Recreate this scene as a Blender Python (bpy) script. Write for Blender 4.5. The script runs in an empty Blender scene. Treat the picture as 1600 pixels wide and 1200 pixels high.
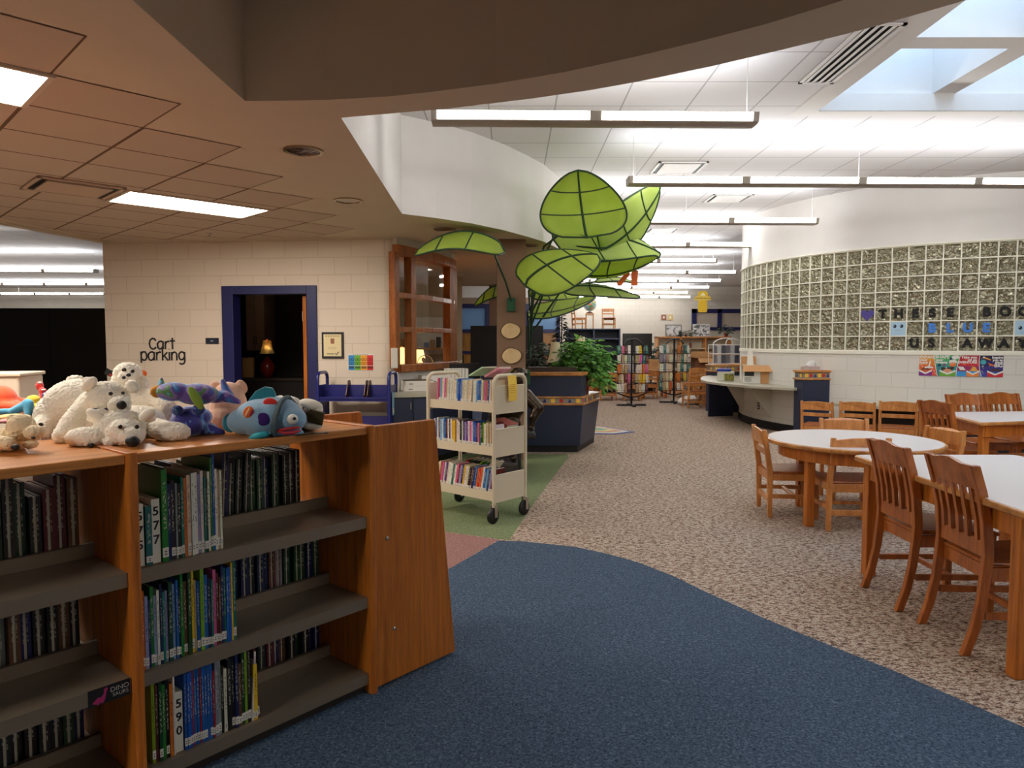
import bpy, bmesh, math, random
from mathutils import Vector, Matrix, Euler
R = math.radians
rnd = random.Random(7)
SC = bpy.context.scene
COL = SC.collection
# ------------------------------------------------------------------ camera
FPX, HZ, CZ = 1110.0, 533.0, 1.45
PIT = math.atan((600 - HZ) / FPX)
cam = bpy.data.cameras.new('camera'); cam.sensor_width = 36; cam.lens = 36 * FPX / 1600
cam.clip_start = .05; cam.clip_end = 200
cobj = bpy.data.objects.new('camera', cam); COL.objects.link(cobj)
cobj.location = (0, 0, CZ); cobj.rotation_euler = (math.pi / 2 - PIT, 0, 0)
SC.camera = cobj
vs = SC.view_settings; vs.view_transform = 'Standard'; vs.look = 'None'; vs.gamma = 1; vs.use_curve_mapping = False
vs.exposure = 1.1
def P(px, py, D):
    "world point at distance D into the room (real position of what was measured there)"
    u = (px - 800) / FPX; v = (600 - py) / FPX; c, s = math.cos(PIT), math.sin(PIT)
    t = D / (c + v * s)
    return Vector((u * t, D, CZ + (v * c - s) * t))
def lin(c):
    c /= 255.0
    return c / 12.92 if c <= .04045 else ((c + .055) / 1.055) ** 2.4
def C(r, g, b): return (lin(r), lin(g), lin(b), 1)
# ------------------------------------------------------------------ materials
MATS = {}
def newmat(name):
    m = bpy.data.materials.new(name); m.use_nodes = True
    MATS[name] = m
    nt = m.node_tree
    return m, nt, nt.nodes['Principled BSDF']
def nd(nt, t, **k):
    n = nt.nodes.new(t)
    for a, v in k.items():
        if a in n.inputs.keys(): n.inputs[a].default_value = v
        else: setattr(n, a, v)
    return n
def coords(nt, scale=(1, 1, 1), rot=(0, 0, 0), kind='Object', loc=(0, 0, 0)):
    tc = nd(nt, 'ShaderNodeTexCoord'); mp = nd(nt, 'ShaderNodeMapping')
    mp.inputs['Scale'].default_value = scale; mp.inputs['Rotation'].default_value = rot; mp.inputs['Location'].default_value = loc
    nt.links.new(tc.outputs[kind], mp.inputs[0]); return mp.outputs[0]
def ramp(nt, stops, interp='LINEAR'):
    r = nd(nt, 'ShaderNodeValToRGB'); cr = r.color_ramp; cr.interpolation = interp
    while len(cr.elements) < len(stops): cr.elements.new(.5)
    for e, (p, c) in zip(cr.elements, stops): e.position = p; e.color = c
    return r
def bumpn(nt, b, h, strength=.3, dist=.01):
    n = nd(nt, 'ShaderNodeBump'); n.inputs['Strength'].default_value = strength; n.inputs['Distance'].default_value = dist
    nt.links.new(h, n.inputs['Height']); nt.links.new(n.outputs[0], b.inputs['Normal'])
def pm(name, col, rough=.5, metal=0, noise=None, bump=None, spec=None, coat=0, trans=0, sheen=0):
    if name in MATS: return MATS[name]
    m, nt, b = newmat(name)
    b.inputs['Base Color'].default_value = col; b.inputs['Roughness'].default_value = rough; b.inputs['Metallic'].default_value = metal
    if spec is not None: b.inputs['Specular IOR Level'].default_value = spec
    if coat: b.inputs['Coat Weight'].default_value = coat
    if trans: b.inputs['Transmission Weight'].default_value = trans
    if sheen: b.inputs['Sheen Weight'].default_value = sheen
    if noise:
        sc, amt = noise
        v = coords(nt); n = nd(nt, 'ShaderNodeTexNoise'); n.inputs['Scale'].default_value = sc; n.inputs['Detail'].default_value = 5
        nt.links.new(v, n.inputs[0])
        lo = tuple(c * (1 - amt) for c in col[:3]) + (1,); hi = tuple(min(1, c * (1 + amt)) for c in col[:3]) + (1,)
        r = ramp(nt, [(.3, lo), (.7, hi)]); nt.links.new(n.outputs[0], r.inputs[0]); nt.links.new(r.outputs[0], b.inputs['Base Color'])
    if bump:
        sc, st = bump
        v = coords(nt); n = nd(nt, 'ShaderNodeTexNoise'); n.inputs['Scale'].default_value = sc; n.inputs['Detail'].default_value = 4
        nt.links.new(v, n.inputs[0]); bumpn(nt, b, n.outputs[0], st)
    return m
def em(name, col, st):
    if name in MATS: return MATS[name]
    m, nt, b = newmat(name); nt.nodes.remove(b)
    e = nd(nt, 'ShaderNodeEmission'); e.inputs[0].default_value = col; e.inputs[1].default_value = st
    nt.links.new(e.outputs[0], nt.nodes['Material Output'].inputs[0]); return m
def wood(name, c1, c2, sc=(30, 30, 1.6), rough=.35, coat=.25):
    m, nt, b = newmat(name)
    v = coords(nt, sc)
    n = nd(nt, 'ShaderNodeTexNoise'); n.inputs['Scale'].default_value = 1.0; n.inputs['Detail'].default_value = 6; n.inputs['Roughness'].default_value = .65
    nt.links.new(v, n.inputs[0])
    v2 = coords(nt, tuple(s * 5 for s in sc)); n2 = nd(nt, 'ShaderNodeTexNoise'); n2.inputs['Scale'].default_value = 1.0; n2.inputs['Detail'].default_value = 2
    nt.links.new(v2, n2.inputs[0])
    a = nd(nt, 'ShaderNodeMath', operation='MULTIPLY_ADD'); a.inputs[1].default_value = .35; nt.links.new(n2.outputs[0], a.inputs[0]); nt.links.new(n.outputs[0], a.inputs[2])
    r = ramp(nt, [(.45, c1), (.85, c2)]); nt.links.new(a.outputs[0], r.inputs[0]); nt.links.new(r.outputs[0], b.inputs['Base Color'])
    b.inputs['Roughness'].default_value = rough; b.inputs['Coat Weight'].default_value = coat; b.inputs['Coat Roughness'].default_value = .25
    bumpn(nt, b, n2.outputs[0], .06, .003)
    return m
OAK = wood('oak_upright_grain', C(150, 78, 18), C(210, 124, 42), coat=.1)
OAKH = wood('oak_lengthwise_grain', C(166, 94, 32), C(222, 146, 66), sc=(1.6, 30, 30))
OAKD = wood('oak_trim', C(150, 88, 36), C(214, 148, 78), sc=(6, 6, 6))
CHW = wood('maple_chair', C(176, 104, 44), C(222, 152, 84), sc=(14, 14, 3))
CHD = wood('oak_chair', C(134, 68, 20), C(192, 108, 42), sc=(22, 22, 3))
WINW = wood('window_oak', C(126, 64, 18), C(188, 110, 46), sc=(14, 14, 3))
BLK = pm('black_paint', C(14, 14, 15), .5)
BLKP = pm('black_plastic', C(22, 22, 24), .4)
STEEL = pm('brushed_steel', C(190, 188, 182), .3, 1)
SHELFM = pm('taupe_shelf_metal', C(136, 122, 104), .38, .35)
NAVY = pm('navy_laminate', C(40, 48, 72), .45, noise=(60, .08))
NAVYM = pm('navy_enamel', C(26, 32, 104), .35, coat=.3)
NAVYF = pm('navy_frame_paint', C(30, 33, 84), .4)
BEIGE = pm('beige_enamel', C(214, 202, 174), .4, coat=.2)
WHITE = pm('white_paint', C(226, 224, 220), .6)
PAPER = pm('paper', C(232, 226, 212), .8)
PAGES = pm('page_edges', C(206, 198, 178), .85)
DARKG = pm('dark_green_fabric', C(22, 66, 44), .6)
CARD = pm('cardboard', C(196, 146, 96), .85, noise=(40, .08))
CARDW = pm('white_cardboard', C(226, 222, 212), .8)
LAM = pm('table_laminate', C(218, 208, 202), .32, noise=(200, .03))
CTOP = pm('countertop_laminate', C(176, 170, 152), .4, noise=(160, .14))
REDP = pm('red_plastic', C(196, 40, 36), .5)
YELP = pm('yellow_plastic', C(246, 200, 70), .5)
BLUP = pm('blue_plastic', C(38, 44, 120), .5)
GRAYS = pm('grey_strip', C(150, 140, 122), .6)
BRONZE = pm('dark_bronze', C(60, 50, 40), .3, .85, bump=(40, .25))
# ------------------------------------------------------------------ mesh builder
class MB:
    def __init__(s): s.v = []; s.f = []; s.mi = []; s.k = 0
    def add(s, vs_, fs):
        o = len(s.v); s.v += [tuple(x) for x in vs_]
        for f in fs: s.f.append([i + o for i in f]); s.mi.append(s.k)
        return s
    def box(s, c, d, rot=(0, 0, 0), taper=1):
        m = Euler(rot).to_matrix(); c = Vector(c); out = []
        for z in (-1, 1):
            k = taper if z > 0 else 1
            for x, y in ((-1, -1), (1, -1), (1, 1), (-1, 1)):
                out.append(c + m @ Vector((x * d[0] / 2 * k, y * d[1] / 2 * k, z * d[2] / 2)))
        return s.add(out, [(3, 2, 1, 0), (4, 5, 6, 7), (0, 1, 5, 4), (1, 2, 6, 5), (2, 3, 7, 6), (3, 0, 4, 7)])
    def b2(s, lo, hi):
        return s.box([(a + b) / 2 for a, b in zip(lo, hi)], [b - a for a, b in zip(lo, hi)])
    def beam(s, a, b, w, h, up=(0, 0, 1)):
        a, b = Vector(a), Vector(b); z = (b - a).normalized(); x = z.cross(Vector(up))
        if x.length < 1e-4: x = z.cross(Vector((1, 0, 0)))
        x.normalize(); y = x.cross(z)
        q = [(-w / 2, -h / 2), (w / 2, -h / 2), (w / 2, h / 2), (-w / 2, h / 2)]
        out = [a + x * i + y * j for i, j in q] + [b + x * i + y * j for i, j in q]
        return s.add(out, [(3, 2, 1, 0), (4, 5, 6, 7), (0, 1, 5, 4), (1, 2, 6, 5), (2, 3, 7, 6), (3, 0, 4, 7)])
    def extr(s, pts, vec):
        n = len(pts); vec = Vector(vec); a = [Vector(p) for p in pts]; b = [p + vec for p in a]
        return s.add(a + b, [tuple(range(n))[::-1], tuple(range(n, 2 * n))] + [(i, (i + 1) % n, n + (i + 1) % n, n + i) for i in range(n)])
    def prism(s, pts, z0, z1): return s.extr([(x, y, z0) for x, y in pts], (0, 0, z1 - z0))
    def face(s, pts): return s.add(pts, [tuple(range(len(pts)))])
    def tube(s, path, r, n=8, closed=False, flat=1):
        path = [Vector(p) for p in path]; N = len(path); rr = r if isinstance(r, (list, tuple)) else [r] * N
        out = []; px = None
        for i, p in enumerate(path):
            a = path[(i - 1) % N] if (closed or i > 0) else p; b = path[(i + 1) % N] if (closed or i < N - 1) else p
            t = (b - a).normalized()
            if px is None:
                px = t.orthogonal().normalized()
            px = (px - t * px.dot(t))
            px = px.normalized() if px.length > 1e-6 else t.orthogonal().normalized()
            py = t.cross(px)
            out += [p + (px * math.cos(2 * math.pi * k / n) + py * math.sin(2 * math.pi * k / n) * flat) * rr[i] for k in range(n)]
        fs = []
        for i in range(N if closed else N - 1):
            j = (i + 1) % N
            for k in range(n): fs.append((i * n + k, i * n + (k + 1) % n, j * n + (k + 1) % n, j * n + k))
        if not closed: fs += [tuple(range(n))[::-1], tuple((N - 1) * n + k for k in range(n))]
        return s.add(out, fs)
    def cyl(s, a, b, r, r2=None, n=16): return s.tube([a, b], [r, r if r2 is None else r2], n)
    def lathe(s, prof, c=(0, 0, 0), n=24):
        c = Vector(c); out = []; N = len(prof)
        for r, z in prof: out += [c + Vector((r * math.cos(2 * math.pi * k / n), r * math.sin(2 * math.pi * k / n), z)) for k in range(n)]
        fs = [(i * n + k, i * n + (k + 1) % n, (i + 1) * n + (k + 1) % n, (i + 1) * n + k) for i in range(N - 1) for k in range(n)]
        if prof[0][0] > 1e-5: fs.append(tuple(range(n))[::-1])
        if prof[-1][0] > 1e-5: fs.append(tuple((N - 1) * n + k for k in range(n)))
        return s.add(out, fs)
    def ell(s, c, r, rot=(0, 0, 0), seg=16, rings=10):
        if not isinstance(r, (list, tuple)): r = (r, r, r)
        m = Euler(rot).to_matrix(); c = Vector(c); out = []
        for i in range(1, rings):
            th = math.pi * i / rings
            for k in range(seg):
                ph = 2 * math.pi * k / seg
                out.append(c + m @ Vector((r[0] * math.sin(th) * math.cos(ph), r[1] * math.sin(th) * math.sin(ph), r[2] * math.cos(th))))
        top = len(out); out.append(c + m @ Vector((0, 0, r[2]))); out.append(c + m @ Vector((0, 0, -r[2])))
        fs = []
        for i in range(rings - 2):
            for k in range(seg): fs.append((i * seg + k, (i + 1) * seg + k, (i + 1) * seg + (k + 1) % seg, i * seg + (k + 1) % seg))
        for k in range(seg):
            fs.append((top, k, (k + 1) % seg)); fs.append((top + 1, (rings - 2) * seg + (k + 1) % seg, (rings - 2) * seg + k))
        return s.add(out, fs)
    def chain(s, pts, n=7):
        "capsule-like run of balls: pts = [(vector, radius), ...]"
        for (a, ra), (b, rb) in zip(pts, pts[1:]):
            for i in range(n + 1):
                t = i / n; s.ell(Vector(a).lerp(Vector(b), t), ra + (rb - ra) * t, seg=12, rings=8)
        return s
    def mesh(s, name, mats, smooth=False, angle=40):
        me = bpy.data.meshes.new(name); me.from_pydata(s.v, [], s.f)
        mats = mats if isinstance(mats, (list, tuple)) else [mats]
        for m in mats: me.materials.append(m)
        for p, k in zip(me.polygons, s.mi): p.material_index = k; p.use_smooth = smooth
        bm = bmesh.new(); bm.from_mesh(me); bmesh.ops.recalc_face_normals(bm, faces=bm.faces); bm.to_mesh(me); bm.free()
        if smooth: me.set_sharp_from_angle(angle=R(angle))
        return me
    def build(s, name, mats, parent=None, loc=(0, 0, 0), rz=0, smooth=False, bevel=0, seg=2, angle=40):
        o = bpy.data.objects.new(name, s.mesh(name, mats, smooth, angle)); COL.objects.link(o)
        o.location = loc; o.rotation_euler = (0, 0, rz)
        if parent is not None: o.parent = parent
        if bevel:
            md = o.modifiers.new('edge', 'BEVEL'); md.width = bevel; md.segments = seg; md.limit_method = 'ANGLE'; md.angle_limit = R(40)
        return o
def tag(o, label, cat, group=None, kind=None):
    o['label'] = label; o['category'] = cat
    if group: o['group'] = group
    if kind: o['kind'] = kind
    return o
def struct(o, label=None):
    o['kind'] = 'structure'
    if label: o['label'] = label
    return o
def T(name, label, cat, loc=(0, 0, 0), rz=0, group=None):
    o = bpy.data.objects.new(name, None); COL.objects.link(o); o.empty_display_size = .1
    o.location = loc; o.rotation_euler = (0, 0, rz)
    return tag(o, label, cat, group)
def dup(o, loc=None, rz=None, label=None, group=None, parent=None):
    c = o.copy(); COL.objects.link(c)
    if parent is not None: c.parent = parent
    for ch in list(o.children): dup(ch, parent=c)
    if loc is not None: c.location = loc
    if rz is not None: c.rotation_euler = (0, 0, rz)
    if label: c['label'] = label
    if group: c['group'] = group
    return c
def remesh(o, voxel, smooth=2, disp=0, dscale=.01):
    m = o.modifiers.new('skin', 'REMESH'); m.mode = 'VOXEL'; m.voxel_size = voxel; m.use_smooth_shade = True
    if smooth:
        m = o.modifiers.new('soften', 'SMOOTH'); m.iterations = smooth; m.factor = .5
    if disp:
        tx = bpy.data.textures.get('fur%g' % dscale) or bpy.data.textures.new('fur%g' % dscale, 'CLOUDS'); tx.noise_scale = dscale; tx.noise_depth = 1
        m = o.modifiers.new('pile', 'DISPLACE'); m.texture = tx; m.strength = disp; m.mid_level = .5; m.texture_coords = 'LOCAL'
    return o
def textmesh(s, size, ext=.0008, bold=0, align='CENTER'):
    cu = bpy.data.curves.new('lettering', 'FONT'); cu.body = s; cu.size = size; cu.extrude = ext; cu.align_x = align; cu.align_y = 'CENTER'; cu.offset = bold
    cu.resolution_u = 4
    t = bpy.data.objects.new('lettering', cu); COL.objects.link(t)
    dg = bpy.context.evaluated_depsgraph_get(); dg.update()
    me = bpy.data.meshes.new_from_object(t.evaluated_get(dg)); bpy.data.objects.remove(t); bpy.data.curves.remove(cu)
    return me
def text(s, size, mat, mtx, parent=None, name='lettering', ext=.0008, bold=0, align='CENTER'):
    me = textmesh(s, size, ext, bold, align); me.materials.clear(); me.materials.append(mat)
    o = bpy.data.objects.new(name, me); COL.objects.link(o)
    if parent is not None: o.parent = parent
    o.matrix_local = mtx; return o
def frame_mtx(p, xdir, up=(0, 0, 1)):
    "matrix whose X runs along xdir, Y runs up, Z points out of the face"
    x = Vector(xdir).normalized(); y = Vector(up); z = x.cross(y).normalized(); y = z.cross(x)
    m = Matrix((x, y, z)).transposed().to_4x4(); m.translation = Vector(p); return m
# ================================================================== SETTING
ZS, ZU = 2.67, 3.60          # lower and upper ceiling
# ---- floor materials
def carpet(name, stops, sc1, sc2, bump=.35, stretch=(1, 1, 1)):
    m, nt, b = newmat(name)
    v = coords(nt, stretch); n = nd(nt, 'ShaderNodeTexNoise'); n.inputs['Scale'].default_value = sc1; n.inputs['Detail'].default_value = 2.5; n.inputs['Roughness'].default_value = .6
    n.inputs['Distortion'].default_value = .6
    nt.links.new(v, n.inputs[0])
    w = nd(nt, 'ShaderNodeTexNoise'); w.inputs['Scale'].default_value = sc2; w.inputs['Detail'].default_value = 1; nt.links.new(v, w.inputs[0])
    mx = nd(nt, 'ShaderNodeMath', operation='MULTIPLY_ADD'); mx.inputs[1].default_value = .45; nt.links.new(w.outputs[0], mx.inputs[0])
    sb = nd(nt, 'ShaderNodeMath', operation='MULTIPLY_ADD'); sb.inputs[1].default_value = .75; sb.inputs[2].default_value = -.1; nt.links.new(n.outputs[0], sb.inputs[0]); nt.links.new(sb.outputs[0], mx.inputs[2])
    r = ramp(nt, stops); nt.links.new(mx.outputs[0], r.inputs[0]); nt.links.new(r.outputs[0], b.inputs['Base Color'])
    b.inputs['Roughness'].default_value = .95; b.inputs['Specular IOR Level'].default_value = .15
    bumpn(nt, b, mx.outputs[0], bump, .006)
    return m
SPECK = carpet('speckled_carpet', [(.36, C(62, 50, 42)), (.43, C(130, 112, 96)), (.475, C(138, 92, 78)), (.51, C(170, 152, 134)), (.58, C(210, 194, 174)), (.68, C(112, 96, 84))], 42, 140, .4, (.75, 1.35, 1))
BLUEC = carpet('blue_carpet', [(.3, C(34, 45, 58)), (.5, C(66, 82, 102)), (.7, C(104, 120, 136))], 90, 300)
GREENC = carpet('green_carpet', [(.3, C(76, 88, 54)), (.5, C(118, 128, 92)), (.7, C(146, 155, 116))], 90, 300)
PINKC = carpet('rose_carpet', [(.3, C(110, 74, 70)), (.5, C(152, 112, 104)), (.7, C(176, 138, 130))], 90, 300)
fl = MB()
fl.face([(-32, -5, 0), (16, -5, 0), (16, 31, 0), (-32, 31, 0)])
fl.k = 1
blue = [(-.393, 4.463), (-.10, 5.09), (.08, 5.07), (.45, 4.93), (.66, 4.76), (.837, 4.568), (1.0, 4.30), (1.112, 4.05), (1.33, 3.62), (1.52, 3.30), (1.686, 3.037), (1.924, 2.587), (2.2, 1.9), (2.35, 1.0), (2.4, -1), (2.4, -4.5), (-6, -4.5), (-6, 2.0), (-3, 2.2), (-1.6, 3.0)]
fl.face([(x, y, .002) for x, y in blue])
fl.k = 2
green = [(-.02, 5.10), (.10, 5.75), (.20, 6.3), (.40, 7.3), (.55, 8.05), (.70, 8.75), (.72, 9.05), (-1.2, 9.1), (-1.4, 8.3), (-2.6, 8.3), (-2.2, 6.6), (-.59, 5.37)]
fl.face([(x, y, .0014) for x, y in green])
fl.k = 3
pink = [(-.10, 5.12), (-.393, 4.463), (-1.6, 3.0), (-3.2, 4.0), (-2.3, 6.6), (-.59, 5.37)]
fl.face([(x, y, .0008) for x, y in pink])
struct(fl.build('floor', [SPECK, BLUEC, GREENC, PINKC]))
# ---- ceilings
def gridmat(name, col, line, pitch, rot, rough=.9, off=(0, 0, 0), lw=.02):
    m, nt, b = newmat(name)
    v = coords(nt, (1 / pitch, 1 / pitch, 1), (0, 0, rot), 'Object', off)
    sp = nd(nt, 'ShaderNodeSeparateXYZ'); nt.links.new(v, sp.inputs[0])
    outs = []
    for k in (0, 1):
        fr = nd(nt, 'ShaderNodeMath', operation='FRACT'); nt.links.new(sp.outputs[k], fr.inputs[0])
        a = nd(nt, 'ShaderNodeMath', operation='SUBTRACT'); a.inputs[1].default_value = .5; nt.links.new(fr.outputs[0], a.inputs[0])
        ab = nd(nt, 'ShaderNodeMath', operation='ABSOLUTE'); nt.links.new(a.outputs[0], ab.inputs[0])
        g = nd(nt, 'ShaderNodeMath', operation='GREATER_THAN'); g.inputs[1].default_value = .5 - lw; nt.links.new(ab.outputs[0], g.inputs[0]); outs.append(g)
    mx = nd(nt, 'ShaderNodeMath', operation='MAXIMUM'); nt.links.new(outs[0].outputs[0], mx.inputs[0]); nt.links.new(outs[1].outputs[0], mx.inputs[1])
    n = nd(nt, 'ShaderNodeTexNoise'); n.inputs['Scale'].default_value = 120; nt.links.new(v, n.inputs[0])
    r = ramp(nt, [(.35, tuple(c * .93 for c in col[:3]) + (1,)), (.6, col)]); nt.links.new(n.outputs[0], r.inputs[0])
    mix = nd(nt, 'ShaderNodeMix', data_type='RGBA'); nt.links.new(mx.outputs[0], mix.inputs[0]); nt.links.new(r.outputs[0], mix.inputs[6]); mix.inputs[7].default_value = line
    nt.links.new(mix.outputs[2], b.inputs['Base Color']); b.inputs['Roughness'].default_value = rough; b.inputs['Specular IOR Level'].default_value = .1
    bumpn(nt, b, mx.outputs[0], .6, .01)
    return m
TILEU = gridmat('white_ceiling_tiles', C(226, 222, 222), C(178, 174, 174), .61, 0, off=(.35, .1, 0), lw=.012)
TILET = gridmat('beige_tray_tiles', C(196, 176, 152), C(120, 104, 86), .61, 0)
GYP = pm('beige_plasterboard', C(208, 194, 172), .9, noise=(3, .02), spec=.1)
GYPW = pm('white_plasterboard', C(226, 222, 218), .9, noise=(3, .02), spec=.1)
# lower ceiling: plasterboard with a tray opening near the camera, a diagonal tile field at the left
near = [(-1.36, 3.70), (-.934, 3.68), (-.60, 3.625), (-.37, 3.555), (-.076, 3.452), (.25, 3.30), (.548, 3.121), (.80, 2.95), (.99, 2.808), (1.19, 2.624), (1.45, 2.3), (1.75, 1.7), (1.9, 1.0), (1.95, 0), (1.95, -4)]
far = [(-.935, 3.968), (-.336, 3.815), (.10, 3.66), (.38, 3.54), (.602, 3.421), (.90, 3.23), (1.139, 3.054), (1.30, 2.93), (1.423, 2.825), (1.653, 2.60), (1.95, 2.2), (2.3, 1.5), (2.5, .6), (2.55, -4)]
fasc = [(-.935, 3.968), (-1.056, 6.90), (-.75, 7.14), (-.418, 7.46), (-.10, 7.90), (.16, 8.36), (.387, 8.80), (.62, 9.5), (.80, 10.4), (.86, 11.5), (.8, 13), (.70, 15.9)]
lc = MB()
def strip(a, b, z):
    n = max(len(a), len(b))
    for i in range(n - 1):
        q = [a[min(i, len(a) - 1)], a[min(i + 1, len(a) - 1)], b[min(i + 1, len(b) - 1)], b[min(i, len(b) - 1)]]
        u = []
        for p in q:
            if not u or (p != u[-1] and p != u[0]): u.append(p)
        if len(u) > 2: lc.face([(x, y, z) for x, y in u])
strip(near[1:], far, ZS)                        # curved bulkhead underside
XL = -5.2
lc.face([(XL, -4, ZS), (-1.36, -4, ZS), (-1.36, 3.70, ZS), (-.934, 3.68, ZS), (-.935, 3.968, ZS), (-1.056, 6.90, ZS), (XL, 7.3, ZS)])
lc.face([(XL, 7.3, ZS), (-1.056, 6.9, ZS)] + [(x, y, ZS) for x, y in fasc[2:]] + [(-4.9, 15.9, ZS), (-4.95, 8.8, ZS)])
lowc = struct(lc.build('ceiling_low', GYP), 'low beige plasterboard ceiling with recessed downlights')
# tile field with its sawtooth edge
zt = ZS - .003
TP = .813
tf = MB(); saw = []
y = -.33 - TP
while y < 8.0:
    saw += [(-1.70, y), (-2.106, y + TP / 2)]; y += TP
pts = [(x, yy) for x, yy in saw if -3 < yy < 8.2]
tf.face([(XL + .12, -3.5, zt), (pts[0][0], -3.5, zt)] + [(x, yy, zt) for x, yy in pts] + [(-2.3, 8.40, zt), (-4.9, 8.70, zt), (XL + .12, 7.3, zt)])
TILEL = gridmat('diagonal_ceiling_tiles', C(200, 182, 164), C(116, 94, 76), TP / math.sqrt(2), R(45), lw=.017)
# phase of the diagonal grid: a crossing at (-1.70, 3.737)
mp = [n for n in TILEL.node_tree.nodes if n.type == 'MAPPING'][0]
q = Matrix.Rotation(R(45), 3, 'Z') @ Vector((-1.70 * math.sqrt(2) / TP, 3.735 * math.sqrt(2) / TP, 0))
mp.inputs['Location'].default_value = (-q.x, -q.y, 0)
struct(tf.build('ceiling_tiles', TILEL), 'diagonal grid of square ceiling tiles on the low ceiling')
# tray over the camera
tr = MB()
for a, b in zip(near, near[1:]): tr.face([(a[0], a[1], ZS), (b[0], b[1], ZS), (b[0], b[1], 3.17), (a[0], a[1], 3.17)])
tr.face([(-1.36, -4, ZS), (-1.36, 3.70, ZS), (-1.36, 3.70, 3.17), (-1.36, -4, 3.17)])
tr.k = 1
tr.face([(-1.36, -4, 3.17)] + [(x, y_, 3.17) for x, y_ in near])
struct(tr.build('ceiling_tray', [GYP, TILET], smooth=True), 'raised tray in the low ceiling with curved bulkhead')
# upper fascia faces (white) between low and upper ceiling
fa = MB()
for L in (far, fasc):
    for a, b in zip(L, L[1:]): fa.face([(a[0], a[1], ZS), (b[0], b[1], ZS), (b[0], b[1], ZU), (a[0], a[1], ZU)])
fa.face([(-4.9, 15.9, ZS), (.70, 15.9, ZS), (.70, 15.9, ZU), (-4.9, 15.9, ZU)])
struct(fa.build('wall_fascia', GYPW, smooth=True, angle=25), 'white curved fascia between low and high ceilings')
lf = MB()
lf.b2((XL - .12, -4, ZS - .02), (XL, 7.35, ZU))
lf.beam((XL - .06, 7.3, (ZS + ZU) / 2 - .01), (-4.98, 8.85, (ZS + ZU) / 2 - .01), .12, ZU - ZS + .02)
struct(lf.build('wall_fascia_left', GYP), 'beige bulkhead at the left edge of the low ceiling')
# upper ceiling with the skylight hole
SX0, SX1, SY0, SY1 = 2.86, 6.4, 1.6, 6.78
uc = MB()
for (x0, x1, y0, y1) in ((-32, SX0, -5, 31), (SX1, 16, -5, 31), (SX0, SX1, -5, SY0), (SX0, SX1, SY1, 31)):
    uc.face([(x0, y0, ZU), (x1, y0, ZU), (x1, y1, ZU), (x0, y1, ZU)])
uc.k = 1
for (x0, x1, y0, y1) in ((SX0 - .22, SX0, SY0 - .2, SY1 + .16), (SX1, SX1 + .2, SY0 - .2, SY1 + .16), (SX0, SX1, SY1, SY1 + .16), (SX0, SX1, SY0 - .2, SY0)):
    uc.face([(x0, y0, ZU - .004), (x1, y0, ZU - .004), (x1, y1, ZU - .004), (x0, y1, ZU - .004)])
struct(uc.build('ceiling_high', [TILEU, GYPW]), 'high white grid ceiling over the reading area')
# skylight: shallow well, cross beams, deep coffers and glazing
sk = T('skylight', 'coffered skylight with deep white wells above the high ceiling', 'skylight', (0, 0, 0)); sk['kind'] = 'structure'
w = MB(); ZW, ZT = 3.76, 4.5
w.b2((SX0 - .12, SY0 - .1, ZU), (SX0, SY1 + .1, ZW)); w.b2((SX1, SY0 - .1, ZU), (SX1 + .12, SY1 + .1, ZW))
w.b2((SX0, SY1, ZU), (SX1, SY1 + .1, ZW)); w.b2((SX0, SY0 - .1, ZU), (SX1, SY0, ZW))
w.b2((SX0 - .3, SY0 - .1, ZW), (SX0 - .02, SY1 + .1, ZT)); w.b2((SX1 + .02, SY0 - .1, ZW), (SX1 + .3, SY1 + .1, ZT))
w.b2((SX0, SY1 + .02, ZW), (SX1, SY1 + .3, ZT)); w.b2((SX0, SY0 - .3, ZW), (SX1, SY0 - .02, ZT))
w.build('well', GYPW, sk)
cb = MB()
for xx in (3.93, 5.15): cb.b2((xx, SY0, ZW), (xx + .21, SY1 + .02, ZT))
for yy in (5.56, 4.36, 3.16):
    for xa, xb in ((SX0, 3.93), (4.14, 5.15), (5.36, SX1)): cb.b2((xa, yy, ZW), (xb, yy + .21, ZT))
cb.build('cross_beams', GYPW, sk)
fr = MB()
for xx in (SX0 - .06, 3.98, 5.2, SX1 - .04): fr.b2((xx, SY0 - .1, ZT), (xx + .1, SY1 + .1, ZT + .06))
for yy in (SY0 - .06, 3.2, 4.4, 5.6, SY1 - .04): fr.b2((SX0, yy, ZT), (SX1, yy + .1, ZT + .06))
fr.build('glazing_frame', WHITE, sk)
GLASS = pm('clear_glass', (1, 1, 1, 1), 0.02, spec=.5)
m, nt, b = newmat('pane_glass')
tb = nd(nt, 'ShaderNodeBsdfTransparent'); tb.inputs[0].default_value = (.93, .96, .97, 1); gb = nd(nt, 'ShaderNodeBsdfGlossy'); gb.inputs['Roughness'].default_value = .03
lw_ = nd(nt, 'ShaderNodeLayerWeight'); lw_.inputs[0].default_value = .5; pw = nd(nt, 'ShaderNodeMath', operation='POWER'); pw.inputs[1].default_value = 4; nt.links.new(lw_.outputs['Facing'], pw.inputs[0])
mm = nd(nt, 'ShaderNodeMath', operation='MULTIPLY_ADD'); mm.inputs[1].default_value = .6; mm.inputs[2].default_value = .05; nt.links.new(pw.outputs[0], mm.inputs[0]); ms = nd(nt, 'ShaderNodeMixShader')
nt.links.new(mm.outputs[0], ms.inputs[0]); nt.links.new(tb.outputs[0], ms.inputs[1]); nt.links.new(gb.outputs[0], ms.inputs[2]); nt.links.new(ms.outputs[0], nt.nodes['Material Output'].inputs[0])
nt.nodes.remove(b); PANE = m
g = MB(); g.b2((SX0 - .1, SY0 - .1, ZT + .02), (SX1 + .1, SY1 + .1, ZT + .03)); g.build('pane', PANE, sk)
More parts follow.
